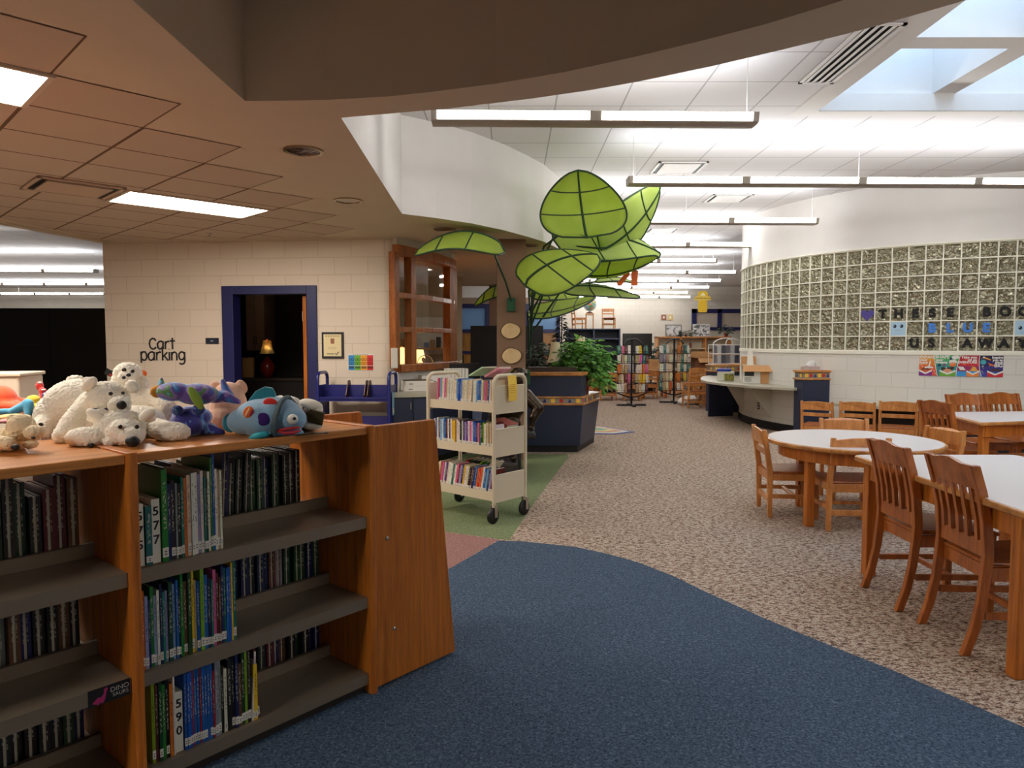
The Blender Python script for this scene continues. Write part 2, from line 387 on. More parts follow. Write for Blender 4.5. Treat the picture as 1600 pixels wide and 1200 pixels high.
# ---- block walls
def blockmat(name, col, joint, bw=.406, bh=.2032, off=(0, 0, 0), jw=.005, paint=.02):
    m, nt, b = newmat(name)
    tc = nd(nt, 'ShaderNodeUVMap'); bt = nd(nt, 'ShaderNodeTexBrick')
    bt.inputs['Color1'].default_value = col; bt.inputs['Color2'].default_value = tuple(c * (1 - paint) for c in col[:3]) + (1,); bt.inputs['Mortar'].default_value = joint
    bt.inputs['Scale'].default_value = 1; bt.inputs['Mortar Size'].default_value = jw; bt.inputs['Mortar Smooth'].default_value = .3
    bt.inputs['Brick Width'].default_value = bw; bt.inputs['Row Height'].default_value = bh
    mp_ = nd(nt, 'ShaderNodeMapping'); mp_.inputs['Location'].default_value = off
    nt.links.new(tc.outputs[0], mp_.inputs[0]); nt.links.new(mp_.outputs[0], bt.inputs[0]); nt.links.new(bt.outputs[0], b.inputs['Base Color'])
    b.inputs['Roughness'].default_value = .6; b.inputs['Specular IOR Level'].default_value = .3
    n = nd(nt, 'ShaderNodeTexNoise'); n.inputs['Scale'].default_value = 90; nt.links.new(mp_.outputs[0], n.inputs[0])
    sbt = nd(nt, 'ShaderNodeMath', operation='MULTIPLY_ADD'); sbt.inputs[1].default_value = -1.5; nt.links.new(bt.outputs[1], sbt.inputs[0])
    ml = nd(nt, 'ShaderNodeMath', operation='MULTIPLY'); ml.inputs[1].default_value = .15; nt.links.new(n.outputs[0], ml.inputs[0]); nt.links.new(ml.outputs[0], sbt.inputs[2])
    bumpn(nt, b, sbt.outputs[0], .5, .006)
    return m
CMU = blockmat('painted_block', C(222, 206, 186), C(206, 188, 166), jw=.004)
CMUW = blockmat('white_painted_block', C(226, 222, 212), C(208, 203, 192), jw=.004)
def wallmesh(name, pts, spans, mat, thick=0, uoff=0):
    """vertical wall along plan polyline pts; spans = list of (s0,s1,z0,z1) in run length, UV = (run, height)"""
    me = bpy.data.meshes.new(name); bm = bmesh.new(); uv = bm.loops.layers.uv.new('UVMap')
    acc = [0]
    for a, b_ in zip(pts, pts[1:]): acc.append(acc[-1] + math.dist(a, b_))
    def at(s):
        for i in range(len(pts) - 1):
            if s <= acc[i + 1] + 1e-6:
                t = (s - acc[i]) / (acc[i + 1] - acc[i]); return (pts[i][0] + (pts[i + 1][0] - pts[i][0]) * t, pts[i][1] + (pts[i + 1][1] - pts[i][1]) * t)
        return pts[-1]
    for s0, s1, z0, z1 in spans:
        s1 = min(s1, acc[-1])
        cuts = sorted({s0, s1} | {a for a in acc if s0 < a < s1})
        for a, b_ in zip(cuts, cuts[1:]):
            q = [(a, z0), (b_, z0), (b_, z1), (a, z1)]
            f = bm.faces.new([bm.verts.new((*at(s), z)) for s, z in q])
            for lp, (s, z) in zip(f.loops, q): lp[uv].uv = (s + uoff, z)
            f.smooth = True
    bmesh.ops.remove_doubles(bm, verts=bm.verts, dist=1e-4)
    bm.to_mesh(me); bm.free(); me.materials.append(mat); me.set_sharp_from_angle(angle=R(20))
    o = bpy.data.objects.new(name, me); COL.objects.link(o)
    if thick:
        md = o.modifiers.new('depth', 'SOLIDIFY'); md.thickness = thick; md.offset = thick / abs(thick) if False else 0
    return struct(o), acc
# front wall of the office block (with the door), rounded at the right end
WL = Vector((-5.014, 8.786)); WR = Vector((-1.56, 8.40)); wd = (WR - WL).normalized(); wn = Vector((wd.y, -wd.x))  # wn faces the camera
def wp(px):   # run length along the wall seen at picture column px
    k = (px - 800) / FPX
    return (k * WL.y - WL.x) / (wd.x - k * wd.y)
corner = [WR + wd * (.16 * math.sin(a)) - wn * (.16 * (1 - math.cos(a))) for a in [R(15 * i) for i in range(1, 6)]]
back_l = [(-5.3, 15.9)]
run0 = math.dist((-5.02, 15.9), WL)
pl = [(-5.02, 15.9), tuple(WL), tuple(WR)] + [tuple(c) for c in corner] + [(-1.385, 8.80)]
d0, d1, dtop = run0 + wp(364), run0 + wp(485.5), 2.02
wallo, acc = wallmesh('wall_left', pl, [(0, d0, 0, ZS), (d0, d1, dtop, ZS), (d1, 99, 0, ZS)], CMU, uoff=.1)
# door frame and the open door
def wall_pt(s, out, z): q_ = WL + wd * s + wn * out; return Vector((q_.x, q_.y, z))
dr = T('door_1', 'dark blue steel door frame with its door open inward', 'door', (0, 0, 0)); dr['kind'] = 'structure'
j = MB(); fw = .115; s0, s1 = wp(364), wp(485.5)
ang = math.atan2(wd.y, wd.x)
def wbox(mb, sa, sb, o0, o1, z0, z1):
    c = (wall_pt(sa, o0, z0) + wall_pt(sb, o1, z1)) / 2
    mb.box(c, (abs(sb - sa), abs(o1 - o0), z1 - z0), (0, 0, ang))
wbox(j, s0 - .02 - fw * .8, s0 + .03, -.16, .03, 0, dtop + .09); wbox(j, s1 - .03, s1 + .8 * fw, -.16, .03, 0, dtop + .09); wbox(j, s0 + .03, s1 - .03, -.16, .03, dtop - .01, dtop + .09)
j.build('frame', NAVYF, dr, bevel=.004)
lfm = MB(); c0 = wall_pt(s1 - .105, -.09, 0)
inn = (-Vector((wn.x, wn.y, 0)) * .97 + Vector((wd.x, wd.y, 0)) * .10).normalized()
lfm.beam(c0 + Vector((0, 0, 1.0)), c0 + inn * .86 + Vector((0, 0, 1.0)), .045, 1.98); leaf_o = lfm.build('door_leaf', OAK, dr)
h_ = MB(); h_.box(c0 + Vector((-.024, .01, 1.75)), (.004, .03, .12)); h_.box(c0 + Vector((-.024, .01, .25)), (.004, .03, .12)); h_.build('hinge', STEEL, leaf_o)
# interior of the dark store room behind the door
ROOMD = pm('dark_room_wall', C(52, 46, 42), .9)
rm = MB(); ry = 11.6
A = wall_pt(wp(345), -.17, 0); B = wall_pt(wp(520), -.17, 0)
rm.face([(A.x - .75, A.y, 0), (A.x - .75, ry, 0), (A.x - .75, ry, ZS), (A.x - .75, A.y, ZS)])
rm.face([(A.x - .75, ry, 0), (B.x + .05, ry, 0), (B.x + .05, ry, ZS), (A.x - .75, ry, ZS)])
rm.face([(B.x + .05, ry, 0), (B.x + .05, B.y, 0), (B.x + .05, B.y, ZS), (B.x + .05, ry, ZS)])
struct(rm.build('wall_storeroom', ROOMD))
# outer shell
SHELL = pm('warm_white_wall', C(208, 200, 188), .85, noise=(3, .03))
def wall(name, pts, mat, z0=0, z1=ZU, label=None):
    o, _ = wallmesh(name, pts, [(0, 999, z0, z1)], mat); 
    if label: o['label'] = label
    return o
FARW = blockmat('far_block_wall', C(214, 206, 194), C(190, 182, 168), jw=.004)
wall('wall_back', [(1.42, 21.0), (1.42, 27.4), (5.17, 28.3), (16, 28.3)], FARW)
wall('wall_left_far', [(-32, 29), (-5.0, 29)], SHELL)
wall('wall_left_end', [(-32, -5), (-32, 29)], SHELL)
wall('wall_right_end', [(16, 28.3), (16, -5)], SHELL)
wall('wall_front', [(16, -5), (-32, -5)], SHELL)
# ---- curved wall with glass block
CX, CY, CR = 7.6, 12.4, 3.45
def arc(r, a0, a1, n): return [(CX + r * math.cos(a0 + (a1 - a0) * i / n), CY + r * math.sin(a0 + (a1 - a0) * i / n)) for i in range(n + 1)]
def arcang(px):
    k = (px - 800) / FPX; a = 1 + k * k; b_ = -2 * (k * CX + CY); c_ = CX * CX + CY * CY - CR * CR
    t = (-b_ - math.sqrt(max(0, b_ * b_ - 4 * a * c_))) / (2 * a); return math.atan2(t - CY, k * t - CX) % (2 * math.pi)
A0, A1 = R(150), R(300)
ZB0, ZB1 = 1.315, 1.315 + 7 * .2032
rp = arc(CR, A0, A1, 60)
o, _ = wallmesh('wall_right', rp, [(0, 99, .13, ZB0)], CMUW); o['label'] = 'curved white block wall under the glass blocks'
o, _ = wallmesh('wall_right_upper', rp, [(0, 99, ZB1, ZU)], GYPW); o['label'] = 'curved white plaster wall above the glass blocks'
bs = MB(); q = arc(CR + .012, A0, A1, 60)
for a, b_ in zip(q, q[1:]): bs.face([(*a, 0), (*b_, 0), (*b_, .13), (*a, .13)])
struct(bs.build('baseboard_right', pm('black_vinyl_base', C(24, 24, 28), .5), smooth=True))
# glass blocks: one bowed, wavy block mesh per cell inside one window, mortar grid behind
m, nt, b = newmat('wavy_glass_block')
v = coords(nt); n1 = nd(nt, 'ShaderNodeTexVoronoi', feature='SMOOTH_F1'); n1.inputs['Scale'].default_value = 20; n1.inputs['Smoothness'].default_value = .6; nt.links.new(v, n1.inputs[0])
n2 = nd(nt, 'ShaderNodeTexNoise'); n2.inputs['Scale'].default_value = 14; n2.inputs['Distortion'].default_value = 2.2; n2.inputs['Detail'].default_value = 1; nt.links.new(v, n2.inputs[0])
ad = nd(nt, 'ShaderNodeMath', operation='ADD'); nt.links.new(n1.outputs[0], ad.inputs[0]); nt.links.new(n2.outputs[0], ad.inputs[1])
b.inputs['Base Color'].default_value = C(164, 160, 138); b.inputs['Roughness'].default_value = .05; b.inputs['Metallic'].default_value = .8
bumpn(nt, b, ad.outputs[0], 1.0, .035)
GBLK = m
MORT = pm('pale_mortar', C(238, 234, 218), .8)
da = .2032 / CR
ref = arcang(1468)
ga = T('window_1', 'curved glass block window wall with pale mortar joints', 'window', (0, 0, 0)); ga['kind'] = 'structure'
gm = MB(); mo = MB()
k0 = math.floor((A0 - ref) / da) + 1; k1 = math.floor((A1 - ref) / da)
def cylp(a, z, r): return (CX + r * math.cos(a), CY + r * math.sin(a), z)
mj = .010
for k in range(k0, k1):
    for r_ in range(7):
        a, c_ = ref + k * da + mj / CR / 2 * 1.6, ref + (k + 1) * da - mj / CR / 2 * 1.6
        z0, z1 = ZB0 + r_ * .2032 + mj * .7, ZB0 + (r_ + 1) * .2032 - mj * .7
        ea, ez = (c_ - a) * .10, (z1 - z0) * .10
        o4 = [cylp(a, z0, CR - .012), cylp(c_, z0, CR - .012), cylp(c_, z1, CR - .012), cylp(a, z1, CR - .012)]
        i4 = [cylp(a + ea, z0 + ez, CR - .020), cylp(c_ - ea, z0 + ez, CR - .020), cylp(c_ - ea, z1 - ez, CR - .020), cylp(a + ea, z1 - ez, CR - .020)]
        gm.add(o4 + i4, [(0, 1, 5, 4), (1, 2, 6, 5), (2, 3, 7, 6), (3, 0, 4, 7), (4, 5, 6, 7)])
gm.build('glass_blocks', GBLK, ga)
for k in range(k0, k1 + 1):
    a = ref + k * da; h = mj / CR * .75
    mo.extr([cylp(a - h, ZB0, CR - .03), cylp(a + h, ZB0, CR - .03), cylp(a + h, ZB0, CR), cylp(a - h, ZB0, CR)], (0, 0, ZB1 - ZB0))
aa = [ref + (k0 + (k1 - k0) * i / 90) * da for i in range(91)]
for r_ in range(8):
    z = ZB0 + r_ * .2032
    for a, c_ in zip(aa, aa[1:]):
        mo.add([cylp(a, z - .0075, CR + .001), cylp(c_, z - .0075, CR + .001), cylp(c_, z + .0075, CR + .001), cylp(a, z + .0075, CR + .001), cylp(a, z - .0075, CR - .03), cylp(c_, z - .0075, CR - .03), cylp(c_, z + .0075, CR - .03), cylp(a, z + .0075, CR - .03)], [(0, 1, 2, 3), (3, 2, 6, 7), (0, 1, 5, 4), (4, 5, 6, 7)])
mo.build('mortar_joints', MORT, ga)
# sill and head bead of the glass block
sb = MB()
for (z0, z1, pr) in ((ZB0 - .05, ZB0 - .005, .014), (ZB1 + .004, ZB1 + .022, .022)):
    q0 = arc(CR - .002, A0, A1, 60); q1 = arc(CR + pr, A0, A1, 60)
    for i in range(60):
        sb.add([(*q1[i], z0), (*q1[i + 1], z0), (*q1[i + 1], z1), (*q1[i], z1), (*q0[i], z0), (*q0[i + 1], z0), (*q0[i + 1], z1), (*q0[i], z1)], [(0, 1, 2, 3), (3, 2, 6, 7), (0, 1, 5, 4)])
struct(sb.build('trim_1', MORT, smooth=True), 'slim sill and head trim around the glass blocks')
# ---- curved oak window of the office
ow = T('window_2', 'curved oak framed office window with six panes', 'window', (0, 0, 0)); ow['kind'] = 'structure'
wpl = [Vector((-1.40, 8.46)), Vector((-1.31, 8.66)), Vector((-1.20, 8.92)), Vector((-1.08, 9.22)), Vector((-.97, 9.58)), Vector((-.885, 9.95)), Vector((-.86, 10.15))]
ZW0, ZW1 = 1.14, 2.50
def rail(mb, z0, z1, a=0, b_=None, t=.11):
    pts_ = wpl[a:b_]
    for p_, q_ in zip(pts_, pts_[1:]):
        mb.beam((*p_, (z0 + z1) / 2), (*q_, (z0 + z1) / 2), t, z1 - z0)
f = MB()
rail(f, ZW0 - .06, ZW0 + .03, t=.2); rail(f, ZW1 - .03, ZW1 + .09, t=.14); rail(f, 1.56, 1.62); rail(f, 1.965, 2.03)
for p_, wdt in ((wpl[0], .1), (Vector((-1.255, 8.80)), .11), (wpl[5], .12), (wpl[6], .12)):
    f.box((p_.x, p_.y, (ZW0 + ZW1) / 2), (wdt, wdt, ZW1 - ZW0), (0, 0, R(65)))
f.build('frame', WINW, ow, bevel=.006)
gl = MB()
for p_, q_ in zip(wpl, wpl[1:]): gl.face([(*p_, ZW0), (*q_, ZW0), (*q_, ZW1), (*p_, ZW1)])
gl.build('pane', PANE, ow)
up = MB()
for p_, q_ in zip(wpl, wpl[1:]):
    up.beam((*p_, .54), (*q_, .54), .1, 1.08); up.beam((*p_, (ZW1 + .09 + ZS) / 2), (*q_, (ZW1 + .09 + ZS) / 2), .1, ZS - ZW1 - .09)
struct(up.build('wall_office', CMUW), 'low curved wall under the oak office window')
ob = MB(); ob.face([(-.86, 10.15, 0), (-.95, 13.6, 0), (-.95, 13.6, 1.1), (-.86, 10.15, 1.1)]); ob.face([(-3.4, 13.6, 0), (-.95, 13.6, 0), (-.95, 13.6, ZS), (-3.4, 13.6, ZS)])
struct(ob.build('wall_office_rear', pm('office_wall', C(198, 182, 150), .8)))
# ---- wall with blue windows behind the column
bw = T('window_3', 'row of navy framed windows over wooden panels at the rear', 'window', (0, 0, 0)); bw['kind'] = 'structure'
f = MB(); YB = 21.0
for z0, z1 in ((2.42, 2.54), (1.70, 1.80), (1.08, 1.16), (.0, .12)): f.b2((-7, YB - .08, z0), (1.42, YB + .04, z1))
for x in (-6.9, -5.6, -4.3, -3.0, -1.75, -.72, .45, 1.36): f.b2((x - .05, YB - .081, 0), (x + .05, YB + .041, 2.5))
f.build('frame', NAVYF, bw)
f = MB(); f.b2((-7, YB - .01, 1.8), (1.4, YB, 2.42)); f.build('pane', pm('blue_reflection_paint', C(120, 158, 204), .12), bw)  # opaque blue paints in the blue room reflected and seen in these panes
f = MB(); f.b2((-7, YB - .02, .1), (1.4, YB + .02, 1.72)); f.build('panel', wood('rear_panel_wood', C(130, 84, 34), C(178, 124, 58), sc=(5, 5, 1)), bw)
hd = MB(); hd.b2((-7, YB - .12, 2.54), (1.44, YB + .1, 2.72)); struct(hd.build('wall_header', pm('taupe_header', C(150, 128, 108), .9)))
hd = MB(); hd.b2((-7, YB - .10, 2.72), (1.44, YB + .1, ZU)); struct(hd.build('wall_header', GYPW))
wall('wall_rear_side', [(-7, 21), (-7, 15.9), (-5.02, 15.9)], SHELL)
# far window in the back wall
fw_ = T('window_4', 'wide navy framed interior window high on the rear wall', 'window', (0, 0, 0)); fw_['kind'] = 'structure'
f = MB(); x0, x1, z0, z1, yy = 7.12, 9.6, 1.88, 2.72, 28.2
f.b2((x0, yy - .05, z1 - .16), (x1, yy + .08, z1)); f.b2((x0, yy - .05, z0), (x1, yy + .08, z0 + .12))
for x in (x0, 8.12, x1 - .16): f.b2((x, yy - .05, z0), (x + .16, yy + .08, z1))
f.build('frame', NAVYF, fw_)
f = MB(); f.b2((x0 + .1, yy + .02, z0 + .1), (x1 - .1, yy + .05, z1 - .1)); f.build('pane', pm('taupe_window_glass', C(186, 174, 160), .2), fw_)
# ---- brown column
cl = MB(); cl.b2((-.185, 8.60, 0), (.165, 8.95, ZS)); struct(cl.build('column', pm('brown_column_paint', C(134, 104, 82), .8, noise=(6, .04)), bevel=.01), 'brown painted column carrying leaf stems')
cl = MB(); cl.b2((-.50, 15.55, 0), (-.12, 15.93, ZS)); struct(cl.build('column', pm('brown_column_paint', C(134, 104, 82)), bevel=.01), 'far brown column behind the first column')
# ================================================================== LIGHTS
wd_ = bpy.data.worlds.new('sky'); SC.world = wd_; wd_.use_nodes = True
bg = wd_.node_tree.nodes['Background']; bg.inputs[0].default_value = (.52, .72, 1.0, 1); bg.inputs[1].default_value = 2.6
ALU = pm('fixture_housing', C(170, 160, 148), .45, .1)
LENS = em('lamp_lens', (1.0, .99, .94, 1), 13.0)
UPL = em('uplight_lens', (.90, .95, 1.0, 1), 7.5)
HANG = pm('hanger_wire', C(210, 208, 204), .5)
def pendant(x0, x1, y, label, segs=None, slope=.02, group='long pendant lamps in the reading area', z=3.13, dark=False):
    ang_ = math.atan(slope); L = x1 - x0
    t = T('pendant_lamp', label, 'lamp', (x0, y, z), ang_, group)
    n = segs or max(1, round(L / 1.22)); sl = L / n
    h = MB(); prof = [(-.085, .030), (-.104, .022), (-.088, -.044), (-.06, -.054), (.06, -.054), (.088, -.044), (.104, .022), (.085, .030)]
    h.extr([(0, a, b_) for a, b_ in prof], (L, 0, 0)); h.build('housing', ALU, t, smooth=True, angle=50)
    for i in range(n):
        a, b_ = i * sl + .045, (i + 1) * sl - .045
        for s_ in (-1, 1):
            l = MB(); l.add([(a, s_ * .1055, .019), (b_, s_ * .1055, .019), (b_, s_ * .0915, -.039), (a, s_ * .0915, -.039)], [(0, 1, 2, 3)])
            l.v = [(vx, vy, vz) for vx, vy, vz in l.v]
            l.build('lens', LENS, t)
    u = MB(); u.b2((.02, -.07, .0305), (L - .02, .07, .033)); u.build('uplight', UPL, t)
    for xx in ([.06, L - .06] if L < 3 else [.06, L / 2, L - .06]):
        w_ = MB(); w_.cyl((xx, 0, .03), (xx, 0, ZU - z - .004), .003, n=6); w_.build('hanger', HANG, t)
    return t
pendant(-.60, 1.84, 5.45, 'two lens pendant lamp nearest the curved bulkhead')
pendant(1.21, 6.10, 7.56, 'long four lens pendant lamp passing the skylight end')
pendant(2.9, 7.8, 3.0, 'unseen pendant lamp added right of the frame to light the near table')  # out of view, added to light the bookcase front and near floor
pendant(3.0, 7.9, .56, 'unseen pendant lamp added behind the camera to light the near floor')  # added unseen light for the near floor and books, keeps the row spacing
pendant(3.1, 8.0, -1.88, 'farthest unseen pendant lamp, added behind the camera as front light')  # one more added row out of view, front light on books and chair backs
orde = ['third', 'fourth', 'fifth', 'sixth', 'seventh', 'eighth', 'ninth', 'tenth']
for i, o_ in enumerate(orde):
    yv = 10.0 + 2.44 * i
    x1 = 4.26 if i < 3 else min(6.8, 4.4 + .35 * i)
    if o_ == 'ninth': x1 = 6.1
    pendant(x1 - (3.66 if i < 3 else 4.88), x1, yv, 'pendant lamp, %s row back from the bulkhead' % o_)
for i, (yv, x1) in enumerate(((16.9, -9.9), (20.8, -11.2), (25.2, -13.2))):
    pendant(x1 - 8.5, x1, yv, ['nearest', 'middle', 'farthest'][i] + ' pendant lamp above the black shelving', group='pendant lamps over the side room')
pendant(-20, -9.7, 12.6, 'unseen pendant lamp added left of the frame to light the side room', group='pendant lamps over the side room')  # added out of view to lighten the side room ceiling
# recessed panel lamps in the low ceiling
TROF = em('panel_lamp_lens', (1.0, .92, .82, 1), 15)
def troffer(c, label, seen=True):
    t = T('ceiling_panel_lamp', label, 'lamp', (c[0], c[1], ZS), R(45), 'recessed panel lamps in the low ceiling')
    f = MB()
    for a in ((-.61, -.305, .61, -.28), (-.61, .28, .61, .305), (-.61, -.28, -.585, .28), (.585, -.28, .61, .28)): f.b2((a[0], a[1], -.016), (a[2], a[3], -.002))
    f.build('frame', pm('lamp_frame', C(206, 190, 170), .5), t)
    l = MB(); l.b2((-.585, -.28, -.010), (.585, .28, -.004)); l.build('lens', TROF, t)
    return t
troffer((-2.87, 6.44), 'lit panel lamp in the tiles above the blue door')
troffer((-2.74, 3.12), 'lit panel lamp above the stuffed toys, cut by the frame')
troffer((-4.55, 4.75), 'lit unseen panel lamp added left of the frame in the low ceiling')  # unseen, added for more light on the near floor
troffer((-2.74, -.25), 'lit unseen panel lamp added behind the camera over the bookcases')  # added out of view, repeats the panel spacing to lift the foreground
# downlights
def downlight(c, label):
    t = T('downlight', label, 'lamp', (c[0], c[1], ZS), 0, 'round downlights in the plaster border')
    r_ = MB(); r_.lathe([(.125, -.002), (.125, -.010), (.105, -.012), (.100, -.002)], n=32); r_.build('trim_ring', pm('chrome_ring', C(170, 150, 120), .25, .8), t, smooth=True)
    k = MB(); k.lathe([(.001, -.0035), (.101, -.0035), (.101, -.006), (.001, -.006)], n=32); k.build('reflector', pm('dark_reflector', C(96, 84, 62), .18, .9, bump=(14, .6)), t, smooth=True)
for c, l in (((-1.337, 4.634), 'round downlight nearest the tray corner'), ((-1.422, 6.252), 'round downlight by the white fascia corner'), ((-.733, 7.84), 'round downlight above the left green leaf'), ((.212, 9.135), 'round downlight just behind the brown column')):
    downlight(c, l)
# vents
def vent(name, label, corners, z, mat, slats=0, dark=True, group=None):
    c = sum((Vector(p_) for p_ in corners), Vector((0, 0))) / 4
    e = Vector(corners[1]) - Vector(corners[0]); d = Vector(corners[3]) - Vector(corners[0])
    t = T(name, label, 'vent', (c.x, c.y, z), math.atan2(e.y, e.x), group)
    L_, W_ = e.length, d.length
    k = MB(); k.b2((-L_ / 2, -W_ / 2, -.004), (L_ / 2, W_ / 2, -.002)); k.build('backing', BLK if dark else mat, t)
    f = MB(); bwid = .03
    for a in ((-L_ / 2, -W_ / 2, L_ / 2, -W_ / 2 + bwid), (-L_ / 2, W_ / 2 - bwid, L_ / 2, W_ / 2), (-L_ / 2, -W_ / 2, -L_ / 2 + bwid, W_ / 2), (L_ / 2 - bwid, -W_ / 2, L_ / 2, W_ / 2)): f.b2((a[0], a[1], -.016), (a[2], a[3], -.004))
    f.build('frame', mat, t)
    if slats:
        for i in range(slats):
            yv = -W_ / 2 + bwid + (W_ - 2 * bwid) * (i + .42) / slats
            s_ = MB(); s_.box((0, yv, -.012), (L_ - .05, (W_ - 2 * bwid) / slats * .62, .004), (R(14), 0, 0)); s_.build('slat', mat, t)
    else:
        p_ = MB(); p_.b2((-L_ / 2 + .075, -W_ / 2 + .075, -.022), (L_ / 2 - .075, W_ / 2 - .075, -.010)); p_.build('diffuser_plate', mat, t)
    return t
VW = pm('vent_paint', C(214, 208, 204), .5)
lv = vent('linear_vent', 'four slot linear air vent beside the skylight', [(2.38, 6.05), (2.38, 4.93), (2.67, 4.93), (2.67, 6.05)], ZU, VW, 4)
GV = 'square air vents in the high ceiling'
for (x, y_), l in (((2.06, 8.95), 'square ceiling vent between the first two pendant rows'), ((3.25, 10.85), 'square ceiling vent behind the long pendant lamp'), ((2.9, 13.9), 'square ceiling vent farthest from the bulkhead')):
    vent('ceiling_vent', l, [(x - .3, y_ - .3), (x + .3, y_ - .3), (x + .3, y_ + .3), (x - .3, y_ + .3)], ZU, VW, group=GV)
a45 = Vector((.707, .707)); b45 = Vector((-.707, .707)); c = Vector((-3.48, 5.72))
VB = pm('beige_vent_paint', C(196, 172, 150), .6)
vent('ceiling_vent', 'beige ceiling vent in the tiles left of the panel lamp', [tuple(c - a45 * .3 - b45 * .3), tuple(c + a45 * .3 - b45 * .3), tuple(c + a45 * .3 + b45 * .3), tuple(c - a45 * .3 + b45 * .3)], ZS - .003, VB)
for (x, y_), l in (((-9.6, 13.6), 'ceiling vent over the side room beyond the bulkhead'),):
    vent('ceiling_vent', l, [(x - .5, y_ - .3), (x + .5, y_ - .3), (x + .5, y_ + .3), (x - .5, y_ + .3)], ZU, VW, group=GV)
# sprinkler
t = T('sprinkler', 'small sprinkler head in the tiles above the doorway wall', 'sprinkler', (-3.42, 8.12, ZS - .003))
s_ = MB(); s_.lathe([(.03, .004), (.03, -.006), (.008, -.010), (.008, -.035), (.02, -.038), (.02, -.042)], n=12); s_.build('head', STEEL, t)
# ================================================================== BOOKCASES
BD = R(49.5); bx = Vector((math.cos(BD), math.sin(BD), 0)); by = Vector((-math.sin(BD), math.cos(BD), 0))
BO = Vector((-1.169, 2.159, 0)); UL = .915; DEP = .55; TOP = 1.105
def BL(x, y, z=0): return BO + bx * x + by * y + Vector((0, 0, z))
def bcl(px, y=0):   # bookcase run coordinate seen at column px on the plane y
    k = (px - 800) / FPX; o = BO + by * y
    return (k * o.y - o.x) / (bx.x - k * bx.y)
SHZ = (.738, .406, .087)
def upright(mb, x0, x1):
    pts = []
    for a in range(0, 181, 30): pts.append((x0 + (x1 - x0) / 2 - math.cos(R(a)) * (x1 - x0) / 2, -.008 - math.sin(R(a)) * .012))
    top = TOP + .006
    mb.prism(pts + [(x1, DEP + .008), (x0, DEP + .008)], .0, top)
def bookcase(name, label, off, left=True, right=True):
    t = T(name, label, 'bookcase', BL(off, 0), BD, 'double sided oak bookcases')
    m_ = MB(); m_.b2((.016, -.004, TOP - .03), (UL - .016, DEP + .004, TOP)); m_.build('top', OAKH, t, bevel=.004)
    for ok, x in ((left, 0), (right, UL)):
        if ok:
            m_ = MB(); upright(m_, x - .0165, x + .0165); m_.build('upright', OAK, t, smooth=True, bevel=.003)
    for z in SHZ:
        m_ = MB(); a, b_ = .018, UL - .018
        m_.b2((a, .008, z - .006), (b_, DEP - .008, z)); m_.b2((a, .004, z - .045), (b_, .009, z)); m_.b2((a, DEP - .009, z - .045), (b_, DEP - .004, z))
        m_.b2((a, .268, z), (b_, .272, z + .045)); m_.b2((a, .268, z + .042), (b_, .285, z + .045))
        m_.build('shelf', SHELFM, t)
    m_ = MB(); m_.b2((.018, .03, .0), (UL - .018, .05, .042)); m_.b2((.018, DEP - .05, 0), (UL - .018, DEP - .03, .042)); m_.build('kick_base', pm('dark_kick', C(40, 34, 30), .7), t)
    return t
bcA = bookcase('bookcase', 'oak bookcase with white number blocks, its right end panelled', 0)
bcB = bookcase('bookcase', 'oak bookcase with empty front shelves at the left edge', -UL, True, False)
for y0, y1, nm in ((0, .028, 'front'), (DEP - .028, DEP, 'rear')):
    w_ = MB(); x0 = UL + .0185
    w_.extr([(x0, y0, .012), (x0 + .462, y0, .012), (x0 + .345, y0, TOP - .008), (x0 + .335, y0, TOP), (x0, y0, TOP)], (0, y1 - y0, 0))
    wp_ = w_.build('end_panel', OAK, bcA, bevel=.004)
    if nm == 'front':
        for x, z in ((UL + .082, .63), (UL + .115, .235)):
            b_ = MB(); b_.ell((x, -.001, z), (.009, .006, .009), seg=14, rings=8); b_.build('bolt', STEEL, wp_, smooth=True)
# dinosaur shelf sticker on the left bookcase
stk = T('shelf_label', 'black dinosaur shelf label with a pink long necked dinosaur', 'label', BL(-.13, .0035, SHZ[1] - .024), BD)
m_ = MB(); m_.b2((-.01, -.0015, -.026), (.108, 0, .026)); m_.build('card', pm('label_black', C(16, 12, 14), .5), stk)
PINK = pm('label_pink', C(176, 40, 104), .6)
m_ = MB(); dino = [(0, -.016), (.012, -.021), (.018, -.024), (.022, -.019), (.028, -.024), (.033, -.019), (.037, -.01), (.040, .008), (.045, .017), (.040, .022), (.034, .018), (.033, .004), (.026, -.003), (.016, -.003), (.006, -.010)]
m_.extr([(x, -.0016, z) for x, z in dino], (0, -.0006, 0)); m_.build('dinosaur', PINK, stk)
LBLT = pm('label_white', C(206, 200, 196), .7)
text('DINO', .021, LBLT, frame_mtx((.078, -.0018, .008), (1, 0, 0)), stk, bold=-.0004)
text('SAURS', .016, LBLT, frame_mtx((.080, -.0018, -.009), (1, 0, 0)), stk, bold=-.0003)
